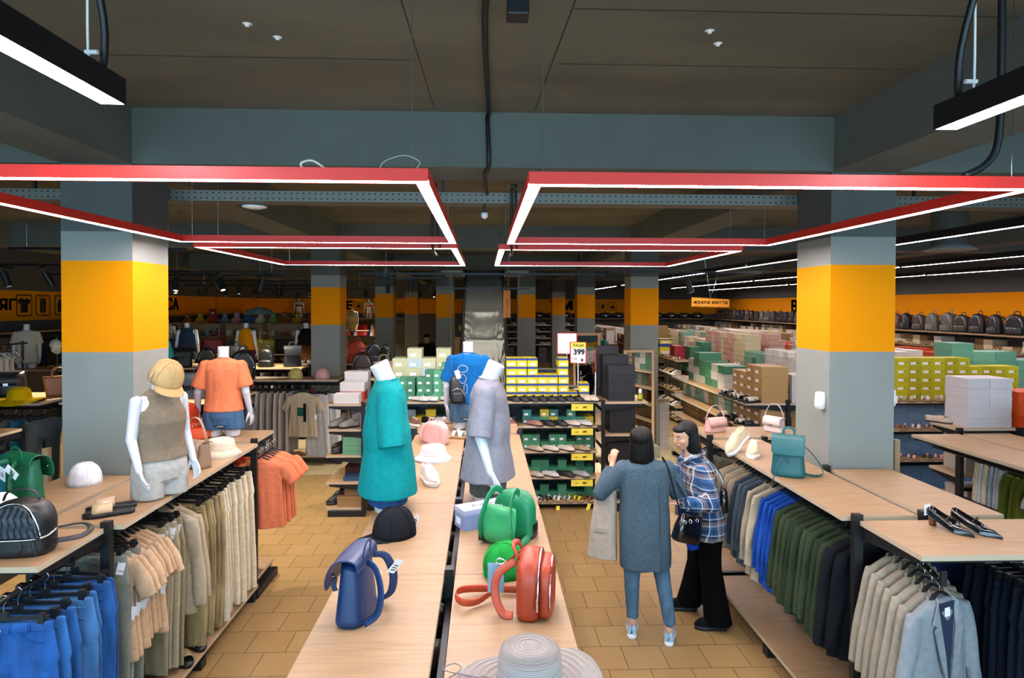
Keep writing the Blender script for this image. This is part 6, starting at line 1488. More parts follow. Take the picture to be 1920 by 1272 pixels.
# sale signs
SR=M('red_sign_frame','c02a1c',.4)
def sign(x,y,z,w,h,label,rz=0,filled=False,pole=0):
    t=thing('sale_sign',label,'sign',(x,y,z),rz)
    bm=bmesh.new(); tube(bm,[(-w/2,0,-h/2),(w/2,0,-h/2),(w/2,0,h/2),(-w/2,0,h/2),(-w/2,0,-h/2)],.009,6,k=1); obj('sign_frame',bm,SR,t)
    obj('sheet',BX(-w/2,w/2,-.002,.002,-h/2,h/2),PAPER,t)
    bm=bmesh.new(); cyl(bm,(0,0.004,-h/2),(0,0.004,-h/2-pole),.006,n=8); cyl(bm,(0,.004,-h/2-pole),(0,.004,-h/2-pole+.006),.06,n=18); obj('stand',bm,WHT,t)
    if filled:
        obj('yellow_header',BX(-w/2,w/2,-.004,-.002,h*.22,h/2),YPAPER,t)
        text('Акція',.055,INK,t,(0,-.005,h*.355),(PI/2,0,0),.0004,'sign_lettering',bold=.001)
        text('399',.10,INK,t,(.01,-.005,h*.02),(PI/2,0,0),.0004,'price_digits',bold=.003)
        text('грн',.045,INK,t,(-w*.25,-.005,-h*.28),(PI/2,0,0),.0004,'sign_lettering'); text('»',.075,INK,t,(w*.25,-.005,-h*.33),(PI/2,0,0),.0004,'sign_arrows',bold=.002)
        bm=bmesh.new()
        for k in range(11): box(bm,-w*.45+k*w*.085,-w*.45+k*w*.085+w*.045,-.0045,-.004,h*.2,h*.225)
        obj('dashed_line',bm,INK,t)
    return t
sign(1.235,8.12,2.005,.205,.275,'red framed sale sign reading Акція 399 грн above the yellow boxes',R(-4),True,.345)
sign(1.145,8.55,2.10,.27,.29,'blank white sheet in a red frame left behind the sale sign',R(-3),False,.55)
t=thing('marker_pole','thin vertical red and white pole at the end of the wide shoe rack','pole',(1.445,8.0,1.396))
for k,(a,b,m) in enumerate(((0,.36,WHT),(.36,.68,SR))): obj('pole_section',(lambda bm:(cyl(bm,(0,0,a),(0,0,b),.006,n=8),bm)[1])(bmesh.new()),m,t)
# left end rack: white boxes, boots
wg='white shoe boxes on the narrow end rack'
for i,(x,y,r) in enumerate(((-1.66,8.42,3),(-1.68,8.12,3),(-1.735,7.90,1),(-1.73,7.91,0))):
    pass
for i,(x,y,z,c) in enumerate(((-1.70,8.42,1.396,'b8b8b4'),(-1.70,8.42,1.51,'b8b8b4'),(-1.70,8.42,1.624,'bdbdb9'),(-1.70,8.16,1.396,'b23a2c'),(-1.70,8.16,1.51,'bdbdb9'),(-1.72,7.89,1.396,'c2c2be'))):
    PBOX.place((x,y,z),R(random.uniform(-3,3)),'%s shoe box on top of the end rack, %s'%('red' if i==3 else 'white',['rear, bottom','rear, middle','rear, topmost','middle, bottom','middle, upper','frontmost'][i]),c,wg,scale=(.31,.21,.112))
shoes('boot',[(-1.84,7.90),(-1.70,7.86)],R(-55),['74746f'],'grey ankle boot on the end rack','grey ankle boots on the end rack',1.081,1.05)
for k in range(2): PBOX.place((-1.62,8.25,1.081+.11*k),0,'white shoe box beside the ankle boots, %s'%('bottom' if not k else 'top'),'b9bcc0','white boxes beside the ankle boots',scale=(.2,.3,.105))
shoes('boot',[(-1.84,8.1),(-1.8,7.9)],R(-60),['121214'],'black boot on the third shelf of the end rack','black boots on the third shelf of the end rack',.756,1.05)
for k in range(4): PBOX.place((-1.64,7.93,.756+.056*k),0,'flat mint green box on the end rack, %s up'%ORD[k],'5f9a78','flat mint boxes on the end rack',scale=(.24,.3,.054))
shoes('boot',[(-1.86,7.93),(-1.84,8.2)],R(-60),['17171a'],'black boot near the bottom of the end rack','black boots near the bottom of the end rack',.101,1.1)
PBOX.place((-1.66,7.92,.101),0,'large kraft shoe box, bottom of the end rack','8a6a42',scale=(.34,.28,.13)); PBOX.place((-1.63,7.95,.233),R(3),'smaller kraft shoe box on the large kraft box','8a6a42',scale=(.25,.24,.11))
PBOX.place((-1.66,8.2,.421),0,'dark red box on the fourth shelf of the end rack','4a1c1c',scale=(.26,.3,.12)); PBOX.place((-1.66,7.9,.421),0,'dark blue box on the fourth shelf of the end rack','27476a',scale=(.2,.2,.05))
# black boxes
bg='glossy black boot boxes beside the mirror'

stack(PBOX,1.60,7.92,1.396,1,6,(.34,.235,.112),['17181c','1c1d22'],'black glossy box','near stack on the end rack',bg,heights=[4])
stack(PBOX,1.58,8.20,1.396,1,7,(.34,.235,.112),['17181c','1c1d22'],'black glossy box','rear stack on the end rack',bg,heights=[5],S=1)
stack(PBOX,1.53,8.42,1.396,1,8,(.30,.12,.112),['17181c'],'black glossy box','rearmost stack on the end rack',bg,heights=[6])
stack(PBOX,1.62,7.93,.981,1,3,(.33,.3,.115),['16171a'],'black glossy box','second shelf beside the mirror',bg); stack(PBOX,1.62,8.26,.981,1,3,(.33,.28,.115),['16171a'],'black glossy box','second shelf, rear stack',bg,S=1)
stack(PBOX,1.60,7.93,.551,1,3,(.36,.3,.10),['16171a'],'black glossy box','third shelf beside the mirror',bg)
stack(PBOX,1.60,7.93,.121,1,3,(.36,.3,.10),['16171a','3a6a52'],'dark box','lowest shelf beside the mirror',bg)
t=thing('spray_bottle','small green and yellow shoe spray bottle beside the black boxes','bottle',(2.02,7.96,1.396)); bm=bmesh.new(); lathe(bm,[(.001,0),(.032,0),(.032,.085),(.014,.1),(.012,.12)],16); setcol(obj('bottle_body',bm,TP,t,smooth=True),'6d8a52')
bm=bmesh.new(); lathe(bm,[(.0325,.025),(.0325,.075)],16); setcol(obj('bottle_label',bm,TP,t,smooth=True),'c4b81c'); bm=bmesh.new(); lathe(bm,[(.02,.10),(.022,.11),(.02,.15),(.001,.155)],14); obj('cap',bm,WHT,t,smooth=True)
# mirror
MIR=M('mirror_glass','c8ccce',.02,1); OAKF=M('oak_frame','c2a27a',.5,var=.08,vs=14)
t=thing('standing_mirror','tall oak framed mirror leaning before the second right column','mirror',(2.70,10.72,.20)); t.rotation_euler=(R(-1),0,R(5))
for a in ((-.275,-.235,0,1.65),(.235,.275,0,1.65),(-.235,.235,0,.04),(-.235,.235,1.61,1.65)): obj('frame_bar',BX(a[0],a[1],-.018,.018,a[2],a[3]),OAKF,t)
obj('mirror_glass',BX(-.235,.235,-.004,.004,.04,1.61),MIR,t)
tag(obj('plinth',BX(2.38,3.02,10.55,10.85,.004,.198),GREY,bevel=.004),'low grey plinth under the tall mirror','plinth')
t=thing('standing_mirror','second oak framed mirror far behind the sale sign','mirror',(2.55,15.2,.2)); t.rotation_euler=(R(-4),0,R(10))
for a in ((-.36,-.30,0,1.75),(.30,.36,0,1.75),(-.30,.30,0,.06),(-.30,.30,1.69,1.75)): obj('frame_bar',BX(a[0],a[1],-.02,.02,a[2],a[3]),OAKF,t)
obj('mirror_glass',BX(-.30,.30,-.004,.004,.06,1.69),MIR,t)
tag(obj('plinth',BX(2.2,2.9,15.05,15.4,0,.198),GREY),'low grey plinth under the second mirror','plinth')
stack(PBOX,3.14,11.15,.005,1,10,(.225,.32,.0865),['b4b0ae','b9b5b2'],'white shoe box','floor stack right of the mirror','tall floor stack of white boxes')
shoes('sandal',[(3.2,11.2),(3.3,11.25)],R(40),['c6c2b6'],'white sandal on the floor stack of white boxes','sandals on the floor stack',.885,.9)
# tan box rack (B)
tb='large tan boxes on the slipper rack'
stack(HBOX,3.50,8.62,1.401,4,4,(.225,.34,.112),['a07f4e','a5844f','9a7848'],'tan shoe box','top of the slipper rack',tb,rz=-PI/2,heights=[3,3,4,4])
stack(HBOX,3.50,8.62,1.091,4,2,(.225,.34,.112),['96754a','8f6f45'],'tan shoe box','second shelf of the slipper rack',tb,rz=-PI/2)
stack(HBOX,3.50,8.62,.781,4,2,(.225,.34,.112),['8a6a40'],'tan shoe box','third shelf of the slipper rack',tb,rz=-PI/2,S=1)
stack(HBOX,3.46,10.4,1.401,6,5,(.26,.36,.115),['3f7a58','356c4e','a8a99a','b9b5b0'],'green or white shoe box','farther on the slipper rack','boxes farther on the slipper rack',rz=-PI/2,heights=[3,4,3,2,3,3],S=1)
stack(PBOX,3.9,7.72,1.401,2,6,(.20,.30,.115),['b4b2ae'],'white shoe box','right side of the slipper rack','white boxes hidden by the column',heights=[3,4],S=1)
shoes('slide',[(3.36,8.45),(3.36,8.30),(3.365,8.15),(3.37,8.0),(3.38,7.85),(3.39,7.73)],R(-80),['c4bba4','16161a','bdb5a2'],'black and cream slipper on the top of the slipper rack','slippers on top of the tan box rack',1.401,1.05)
shoes('slide',[(3.36,8.5),(3.36,8.2),(3.37,7.95),(3.38,7.76)],R(-80),['bdb5a2','16161a'],'slipper on the second shelf of the slipper rack','slippers on the second shelf of the tan box rack',1.091,1.05)
# green/black rack A
stack(PBOX,4.62,13.78,1.401,2,4,(.24,.36,.10),['3d7a5c','35705a'],'green shoe box','top of the rack beyond the mirror','green boxes beyond the mirror',heights=[3,4])
PBOX.place((4.50,14.3,1.401),0,'red shoe box on the rack beyond the mirror','a3262a',scale=(.25,.35,.3)); YB_.place((4.45,15.2,1.70),0,'yellow shoe box high beyond the mirror','d2c417',scale=(.3,.3,.12)); YB_.place((4.45,15.2,1.401),0,'yellow shoe box under the high yellow one','d2c417',scale=(.3,.3,.296))
stack(PBOX,4.55,13.78,1.061,2,2,(.26,.36,.10),['17181b','3d7a5c'],'black or green box','second shelf of that rack','boxes on the second shelf beyond the mirror',S=1)
stack(PBOX,4.55,13.78,.701,2,3,(.25,.36,.095),['8fa05a','99a866'],'light green box','third shelf of that rack','light green boxes beyond the mirror')
stack(PBOX,4.55,13.78,.361,2,2,(.25,.36,.10),['8fa05a','a03a52'],'light green or pink box','fourth shelf of that rack','light green boxes low beyond the mirror',S=1)
for zi,z in enumerate((1.401,1.061,.701,.361,.081)): shoes('sneaker' if zi%2 else 'sandal',[(4.36,14.9-k*.16) for k in range(7)],R(-75),['b9a48a','1c1c20','c3c0b4','a8802a'],'shoe along the %s shelf beyond the mirror'%ORD[zi],'shoes on the rack beyond the mirror, %s shelf'%ORD[zi],z)
# big brown boxes
for zi,z in enumerate((1.501,1.181,.821,.461,.101)):
    stack(PBOX,4.44,15.95,z,1,2,(.33,.40,.135 if zi else .30),['7d5f30','84662f'],'large brown box','%s shelf right of the mirror'%ORD[zi],'large brown boxes right of the mirror',heights=[2])
    stack(HBOX,4.22,19.6,z,13,2,(.26,.3,.13),['7d5f30','8a6a3a'],'brown box','along %s shelf'%ORD[zi],'long row of brown boxes right of the mirror',rz=-PI/2,heights=[2,1,2,2],S=1) if zi<2 else None
shoes('sneaker',[(4.30,16.1),(4.28,16.4),(4.28,16.7),(4.28,17.0)],R(-75),['b9b9b4','1a1a1e'],'shoe before the brown boxes, second shelf','shoes before the large brown boxes',1.181)
# unit C: yellow boxes facing the camera
stack(HBOX,5.18,7.86,1.411,11,4,(.160,.26,.107),['b5ad14','bdb51a','aaa212'],'bright yellow shoe box','rack right of the gold column','bright yellow boxes right of the column',heights=[5,5,5,5,5,5,5,4,4,4,4])
stack(HBOX,5.14,7.84,1.051,10,3,(.175,.26,.10),['5f7e9c','67849e'],'blue grey shoe box','under the yellow boxes','blue grey boxes under the yellow boxes',S=1)
stack(HBOX,5.14,7.84,.661,10,3,(.175,.26,.10),['4f7294','5a7a98'],'blue grey shoe box','third shelf under the yellow boxes','blue grey boxes lower under the yellow boxes',S=1)
stack(HBOX,5.14,7.84,.251,8,3,(.175,.26,.10),['4a6c8e'],'blue grey shoe box','lowest shelf under the yellow boxes','lowest blue grey boxes',S=1)
for z,a,cs,w in ((1.411,[5.2,5.4,5.62,5.8,5.98,6.1],['c4c2ba','a8a08a'],'top'),(1.051,[5.3,5.5,5.68,5.85],['8a4f30','c2bfb8','9c7a6a'],'second'),(.661,[5.25,5.45,5.65,5.8],['b98a7c','c0968a','17171a'],'third')):
    shoes('sandal',[(x,7.77) for x in a],R(50),cs,'strappy sandal on the %s shelf under the yellow boxes'%w,'sandals on the %s shelf right of the column'%w,z,.95)
# orange boxes + white tower + mint
stack(PBOX,4.86,6.02+.045,1.401,2,5,(.23,.30,.098),['b4b2b4','bab8ba','aeacaf'],'white shoe box','tower on the rack at the right','tower of white boxes at the right',heights=[5,5],rz=0)

stack(PBOX,5.40,6.07,1.401,4,3,(.34,.30,.118),['c2410a','c94a10'],'bright orange shoe box','right of the white tower','orange boxes right of the white tower')

sbox(6.35,9.1,8.20,8.53,1.41,1.658,GRi)
mg='mint green boxes behind the yellow boxes'
stack(PBOX,6.35,8.20,1.66,9,4,(.30,.34,.115),['5f9a80','67a288','5a937a'],'mint green shoe box','behind the yellow boxes',mg,heights=[4,3,3,2,2,2,2,2,1])
stack(PBOX,4.88,6.10,.931,2,3,(.30,.30,.135),['a9a59c'],'large grey white box','second shelf at the right','large pale boxes at the right',S=1); stack(PBOX,4.90,6.10,.351,2,3,(.30,.30,.135),['a9a59c'],'large grey white box','third shelf at the right','large pale boxes at the right',S=1)
shoes('loafer',[(4.84,6.42),(4.80,6.36)],R(40),['9a8a76'],'taupe shoe left of the white box tower','taupe shoes left of the white tower',1.401)
# unit E top + garments
PBOX.place((5.26,5.52,1.381),R(8),'white shoe box at the right picture edge behind a pair of sandals','b9b6b0',scale=(.3,.3,.12)); PBOX.place((5.27,5.52,1.502),R(5),'upper white shoe box at the right picture edge','bdbab4',scale=(.3,.3,.12))
shoes('sandal',[(5.08,5.28),(5.16,5.22)],R(30),['1c1c20','c4c4c0'],'strappy sandal at the right picture edge','sandals at the right picture edge',1.381)
hang_row('wide',4.86,ls(5.74,5.62,5),1.255,R(4),['b3ab93','b9b19a','a8b0ac'],'cream trousers','at the right edge','cream trousers at the right edge')
hang_row('wide',4.86,ls(5.56,5.46,4),1.255,R(4),['8a98a2','9aa0a0'],'pale blue trousers','at the right edge','pale blue trousers at the right edge')
hang_row('jacket',4.88,ls(5.40,5.20,5),1.255,R(4),['4a5218','414a16'],'moss green top','at the right edge','moss green tops at the right edge')
hang_row('tee',4.86,ls(5.10,4.95,3),1.25,R(4),['8a807a','7d746f'],'mauve grey T-shirt','at the right edge','mauve grey shirts at the right edge')
hang_row('wide',5.3,ls(5.7,4.2,10),1.255,R(4),['8f8a7c','5a6068'],'hidden row trousers','behind the cream trousers','trousers on the far side of the right edge rack')
# masses of boxes farther off: beyond about 300 single ones
W_,CR,PK,OR,GR,TN,BR,YE,DG,GY,LG,MV,BKc=range(13)
for (xc,ya,yb,segs) in ((5.7,9.95,18.1,[(9.95,11.4,[W_],4),(11.4,12.3,[GR,DG],3),(12.3,14.6,[CR,PK,CR],6),(14.6,16.2,[PK,CR,W_],4),(16.2,18.1,[CR,TN,GR],5)]),
    (7.6,9.25,20.5,[(9.25,10.6,[MV,BR],3),(10.6,12.5,[W_],4),(12.5,14.3,[W_,PK],4),(14.3,16.5,[OR],3),(16.5,18.5,[W_,CR],5),(18.5,20.5,[BR,TN],4)]),
    (9.3,9.45,18.6,[(9.45,11.5,[MV,W_],3),(11.5,14.5,[OR,OR],3),(14.5,18.6,[W_,TN],4)])):
    for a,b,cs,r in segs:
        for s in (-1,1):
            x0,x1=(xc-.46,xc-.14) if s<0 else (xc+.05,xc+.36)
            sfill(x0,x1,a,b,1.401,.185,.108,[r,r,max(1,r-1)],cs)
            for z in (1.091,.781,.471,.151): sfill(x0,x1,a,b,z,.185,.108,2,cs+[TN])
for z,cs in ((1.091,[TN,GR,W_]),(.781,[TN,BR]),(.471,[TN,W_]),(.151,[BR,TN])): sfill(3.50,3.78,8.7,10.7,z,.21,.115,2,cs)
for z in (1.091,.781,.471,.151): sfill(3.90,4.3,7.75,10.7,z,.21,.115,2,[W_,TN])
for z in (1.061,.701,.361,.081): sfill(4.62,5.0,14.3,15.7,z,.21,.1,2,[GR,LG,W_])
for z in (1.181,.821,.461,.101): sfill(4.44,4.77,16.5,19.7,z,.22,.12,2,[BR,TN])
for (ya,yb,cs,x,rr) in ((19,28,[TN,BR,W_,W_],6.2,[4,5]),(19,28,[W_,CR],8.6,[4,5]),(23.2,28,[W_,TN],4.6,[5,5,4])):
    for dx in (0,.35): sfill(x+dx,x+dx+.3,ya,yb,1.2,.2,.12,rr,cs); 
    for z in (.1,.6): sfill(x,x+.65,ya,yb,z,.2,.12,4,cs)
    sbox(x-.02,x+.7,ya,yb,1.16,1.2,TN)
for z,cs,rr in ((1.701,[W_,BR,CR,BR,W_],[1,2,1]),(1.331,[BR,TN,BR],[2]),(.9,[BR,MV],[3]),(.3,[BR,W_],[4])): sfill(XR-.34,XR-.02,8.2,28.4,z,.24,.12,rr,cs)

# sandals on the far racks' aisle edges and the right wall
for x,ya,yb,z in ((5.21,10.1,18,1.401),(7.11,9.4,16,1.401)):
    y=ya; k=0
    while y<yb: 
        k+=1; SHOE['sandal'].place((x+.03,y,z),R(-80+random.uniform(-10,10)),'sandal on the %s long shoe rack, %s from the front'%('third' if x<6 else 'fourth',ORD[k]),random.choice(['c4bda8','1a1a1e','8a6a4a','c9c9c4']),'sandals on the %s long rack'%('third' if x<6 else 'fourth')); y+=.42
for k,y in enumerate(ls(9,15.9,32)): SHOE['sandal'].place((XR-.40,y,1.701),R(-80+random.uniform(-20,20)),'sandal on the second shelf of the right wall, %s from the front'%ORD[k],random.choice(['c4bda8','b8a888','8a7a5a','c9c9c4']),'sandals on the right wall shelf')
# backpacks along the right wall
BC=['3a2c26','121316','14161a','1a2436','3a2c26','101114','4a3a34','15161a','14151a','18191d','2c2a20','4d5048','565850','3a332c','141518','5a4038','16181c','1a1c22','4a3a30','20242a']
y=8.9; i=0; seq=[]
while y<28: seq.append(y); y+=random.uniform(.40,.50)
for i,y in enumerate(seq):
    c=BC[i%len(BC)]; nm={'3':'brown','4':'grey brown','5':'khaki','2':'olive'}.get(c[0],'black')
    BPZ.place((XR-.25,y,2.051),R(-90+random.uniform(-25,25)),'%s backpack, %s from the near end of the right wall shelf'%(nm,ORD[i]),c,'backpacks along the right wall shelf' ,scale=random.uniform(1.15,1.35))
for i,x in enumerate(ls(1.9,9.9,14)):
    DUF.place((x,YB-.27,2.051),R(random.uniform(-6,6)),'black duffel bag on the back wall shelf, %s from the left'%ORD[i],['111216','15171b','101216'][i%3],'duffel bags on the back wall shelf')
# sports shoes on the back wall
for li,z in enumerate((1.721,1.421,1.121,.821)):
    for i,x in enumerate(ls(.8,4.1,13)): SHOE['sneaker'].place((x,YB-.25,z),R(60+random.uniform(-8,8)),'sports shoe on the back wall, %s shelf down, %s from the left'%(ORD[li],ORD[i]),random.choice(['b9b4a6','17171b','a8a8a4','2a2a30']),'sports shoes on the back wall',scale=1.25)
for i,x in enumerate(ls(1.0,4.0,5)): stack(PBOX,x,YB-.42,.0,1,5,(.35,.35,.14),['6a6a66','5e5f5c'],'grey box','floor of the back wall, pile %s'%ORD[i],'grey boxes under the sports shoes',S=1)
# wall sensor on the right column
def sensor(x,y,z,rz,label):
    t=thing('motion_sensor',label,'sensor',(x,y,z),rz); bm=bmesh.new(); loft(bm,[ring((0,0,zz),a,b,20,0,3) for zz,a,b in ((-.065,.02,.018),(-.06,.032,.028),(0,.036,.032),(.06,.032,.028),(.065,.022,.018))]); obj('sensor_body',bm,WHT,t,smooth=True)
    bm=bmesh.new(); box(bm,-.02,.02,-.036,-.03,-.04,.01); obj('sensor_lens',bm,PAPER,t)
sensor(2.575,4.66,1.90,R(-70),'white motion sensor on the left face of the right column'); sensor(3.13,4.66,1.92,R(75),'white motion sensor on the right face of the right column')

mm=[M('far_box_%s'%c,c,.6) for c in STC]; o=obj('shoe_boxes',STUFF,mm); tag(o,'hundreds of stacked shoe boxes of many colours filling the far shoe racks','boxes','far shoe boxes','stuff')
# ================================================================ placing: clothes hall on the left and far left
tag(obj('upright_board',BX(-3.13,-3.09,4.50,4.54,.0,1.60),WOODY),'narrow upright oak panel at the left edge of the first column','panel')
tag(obj('upright_board',BX(3.14,3.18,4.62,4.66,.0,1.60),WOODY),'narrow upright oak panel at the right edge of the right column','panel')
for c,(x,lab,col) in enumerate(((-3.14,'pale yellow baseball cap on the rack before the second column','b9b06a'),(-2.70,'pale pink baseball cap on the rack before the second column','c9a0a0'))):
    CAP.place((x,10.45,TOP),R(8),lab,col,scale=1.35)
BC2=['101114','16181c','14161b','0f1013','1c1e24']
for i,(x,y,s,c,nm) in enumerate(((-5.2,10.45,1.1,'3a2228','plum'),(-4.0,10.45,1.45,'15191f','black'),(-4.42,10.5,1.0,'2a2d34','dark grey'))):
    BPZ.place((x,y,TOP),R(random.uniform(-25,25)),'%s backpack on the rack with the two pale caps, %s from the left'%(nm,ORD[i]),c,scale=s)
for i,(x,y,s) in enumerate(((-5.9,12.4,1.2),(-5.45,12.4,1.15),(-4.9,12.45,1.3),(-4.3,12.4,1.1),(-3.8,12.45,1.3))):
    (BPZ if i%2 else BPF).place((x,y,TOP),R(random.uniform(-30,30)),'black bag on the second rack back, %s from the left'%ORD[i],BC2[i%5],'black bags on the second rack back',scale=s)
for i,(x,y,s,c,nm) in enumerate(((-4.9,8.1,1.15,'2c1a24','dark plum'),(-4.45,8.12,.9,'7a2a34','wine red'),(-3.75,8.2,1.05,'16202a','black'))):
    BPF.place((x,y,TOP),R(random.uniform(-20,20)),'%s rucksack behind the coral mannequin, %s from the left'%(nm,ORD[i]),c,scale=s)
CAP.place((-3.62,6.5,TOP) if False else (-4.2,8.3,TOP),R(-40),'green cap with a paper tag behind the sleeveless mannequin','0f6a48',scale=1.3)

hang_row('jeans',-3.42,ls(8.1,8.85,9),1.30,R(0),['6a7076','7a7f82','5a6066'],'grey trousers','on the rack behind the coral mannequin','grey trousers behind the coral mannequin')
hang_row('wide',10.42,ls(-3.9,-3.2,8),1.30,R(80),['b0aeaa','a6a49f','bab7b2'],'off-white trousers','under the caps','off-white trousers under the caps',axis='x')
bmx=G['tee'].place((-2.95,10.22,1.30),R(-8),'cream T-shirt with a dark green print facing the aisle','b9ae96',scale=1.15)
b=bmesh.new(); box(b,-.07,.04,-.04,-.034,-.42,-.30); setcol(obj('chest_print',b,TF,bmx),'1f5a50'); b=bmesh.new(); box(b,.02,.06,-.042,-.036,-.50,-.24); setcol(obj('chest_print_bar',b,TF,bmx),'17191b')
hang_row('tee',10.42,ls(-3.02,-2.9,2),1.30,R(-8),['3a6a62','7a3030'],'dark T-shirt','behind the printed cream one','dark tees behind the printed one',axis='x')
for i,x in enumerate((-2.72,-2.58)): G['wide'].place((x,10.24+i*.1,1.28),R(-20+i*14),'%s white trousers with blue cord facing the aisle'%('front' if not i else 'rear'),'c3c4c4',scale=1.05)
hang_row('tee',10.42,ls(-5.3,-4.0,14),1.30,R(84),['2a3038','7a7068','20242a','5a2f2a'],'dark top','under the plum backpack','tops under the plum backpack',axis='x')
hang_row('jacket',12.42,ls(-6.4,-3.7,22),1.30,R(86),['1c2026','30343c','8a857a','3a2024'],'dark garment','on the second rack back','garments on the second rack back',axis='x')
hang_row('jeans',8.14,ls(-5.2,-3.5,12),1.30,R(86),['1f4a70','27384a','15181d'],'dark denim','on the bag rack','denim on the bag rack behind the coral shirt',axis='x')
# rack with the yellow sun hat
def wide_hat(loc,label,c,s=1,rz=0):
    t=hat('sun_hat',[(.21,.0),(.17,.004),(.12,.012),(.098,.02),(.094,.06),(.085,.10),(.06,.12),(.001,.122)],label,44,TF,f=lambda a,r,z:(0,(.02*sin(2*a+1)) if r>.12 else 0)); t['category']='hat'; t.location=loc; t.scale=(s,s,s); t.rotation_euler=(0,0,rz)
    bm=bmesh.new(); lathe(bm,[(.0985,.022),(.0975,.04)],40); obj('hat_band',bm,TF,t,smooth=True); setcol(t,c); return t
wide_hat((-5.85,8.02,TOP+.01),'bright yellow wide brimmed sun hat left of the first column','c9a600',1.35)
CAP.place((-6.35,7.98,TOP),R(-60),'navy baseball cap with a green tag left of the yellow hat','131c2e',scale=1.45); CAP.place((-6.68,8.0,TOP),R(-50),'dark cap at the left edge beside the navy cap','16202a',scale=1.4)
TOTE.place((-5.68,8.5,TOP),R(40),'tan brown handbag with knotted handles behind the yellow hat','8a5424',scale=.95)
for i,(x,s) in enumerate(((-6.35,1.5),(-6.85,1.35))): HB.place((x,8.5,TOP),R(25-50*i),'shiny black handbag behind the caps, %s of two'%('right' if not i else 'left'),'15161a',scale=(s*1.2,s*1.3,s*1.25))
HB.place((-5.62,8.62,TOP),R(10),'dark green folded bag behind the tan handbag','1c3a30',scale=(1.6,1.2,.9))
hang_row('jeans',8.10,ls(-7.6,-5.6,12),1.28,R(60),['155a74','4a5a60','1c4a8a','1a6a7a','5a646a'],'blue or grey denim piece','under the yellow hat','denim under the yellow hat',axis='x')
hang_row('wide',6.05,ls(-5.9,-4.7,8),1.28,R(80),['15506a','1a6076'],'teal blue trousers','at the left picture edge','teal trousers at the left picture edge',axis='x')
G['wide'].place((-5.0,7.85,1.25),R(30),'pale blonde fringed scarf-like trousers beside the oak panel','9a7a4a')
hang_row('trousers',-5.20 if False else -4.98+.0,ls(4.75,5.55,9),1.25,R(4),['5c6f6a','66776f','70807a','545f5c'],'grey green trousers','left of the green backpack','grey green trousers at the far left')
hang_row('vest',-7.6,ls(9.6,10.1,5),1.95,R(10),['b9b9b5','c2c2bf'],'white sleeveless top','on the slanting rail at the left edge','white tops at the left edge')
bm=bmesh.new(); cyl(bm,(-7.6,9.4,1.98),(-7.6,10.6,1.98),.015,n=8); cyl(bm,(-7.6,10.5,0),(-7.6,10.5,2.02),.02,n=8); cyl(bm,(-7.6,9.5,0),(-7.6,9.5,2.0),.02,n=8); tag(obj('clothes_stand',bm,BLK),'black clothes stand holding the white tops at the left edge','clothes stand')
tag(obj('display_table',BX(-9.6,-7.9,11.9,12.6,1.37,1.40),WOODX),'oak board carrying the mannequin in the loose white T-shirt','shelf board')
bm=bmesh.new()
for x in (-9.5,-8.0):
    for y in (12.0,12.55): box(bm,x,x+.04,y-.04,y,0,1.37)
tag(obj('table_frame',bm,BLK),'black steel frame under the oak board by the white shirted mannequin','frame')
bm=bmesh.new(); cyl(bm,(XL+.3,12,1.93),(XL+.3,27,1.93),.014,n=8)
for y in (12,17,22,26.9): cyl(bm,(XL,y,1.93),(XL+.3,y,1.93),.01,n=6)
tag(obj('wall_rail',bm,DKS),'dark garment rail under the upper shelf of the left wall','rail')
hang_row('jacket',XL+.3,ls(14.2,20.8,26),1.93,R(4),['23262c','3a3026','2c3238','46382a','1a1c20'],'dark coat','on the left wall rail','dark coats along the left wall')
CAP.place((-7.55,11.2,1.90),R(60),'white cap hung above the shelf near the white shirted mannequin','c6c4b4',scale=1.0,rot=(R(60),0,R(60)))
bm=bmesh.new(); cyl(bm,(-7.55,11.25,0),(-7.55,11.25,2.05),.014,n=8); tag(obj('hat_stand',bm,BLK),'thin black stand carrying the white cap near the left wall','stand')
# far left: toy and bag shelves
t=thing('display_cabinet','oak cubby cabinet full of small toys and gifts near the gold column','cabinet',(-8.6,18.0,0))
for z in (.1,.55,1.0,1.4,1.75,2.1): obj('shelf_board',BX(0,4.6,-.2,.25,z-.03,z),WOODX,t)
for x in (0,1.1,2.3,3.4,4.57): obj('side_panel',BX(x,x+.03,-.2,.25,0,2.1),OAKF,t)
obj('back_panel',BX(0,4.6,.25,.27,0,2.1),OAKF,t)
# gifts: countable plush toys, packs and cups
def plush():
    t=thing('plush_toy','x','toy'); bm=bmesh.new(); ell(bm,(0,0,.10),(.09,.08,.10)); ell(bm,(0,-.01,.23),(.075,.07,.07))
    for s in (-1,1): ell(bm,(s*.055,0,.29),(.025,.015,.025)); cap(bm,(s*.06,-.04,.14),(s*.11,-.07,.08),.03,.025); cap(bm,(s*.05,-.05,.04),(s*.07,-.13,.03),.035,.03)
    me=remesh(bm,.012,3); me.materials.append(TF); link('plush_body',me,t); b=bmesh.new(); ell(b,(0,-.075,.215),(.028,.02,.02)); o=obj('muzzle',b,PAPER,t,smooth=True); o['fix']=1
    return Proto(t)
PLU=plush()
def giftp():
    t=link('gift_pack',mesh(BX(-.5,.5,-.5,.5,0,1),TC)); tag(t,'x','gift'); obj('ribbon',BX(-.06,.06,-.51,.51,-.0,1.01),WHT,t)['fix']=1; return Proto(t)
GIFT=giftp()
PC=['8a5a1c','b9861c','8a3a2c','6a7a8a','b98a8a','3a5a8a','c9b9a0','7a9a4a']
for i,x in enumerate(ls(-8.4,-4.3,13)): PLU.place((x,17.95,2.101),R(random.uniform(-30,30)),'plush toy on top of the toy cabinet, %s from the left'%ORD[i],PC[i%8],'plush toys on top of the cabinet',scale=random.uniform(.9,1.4))
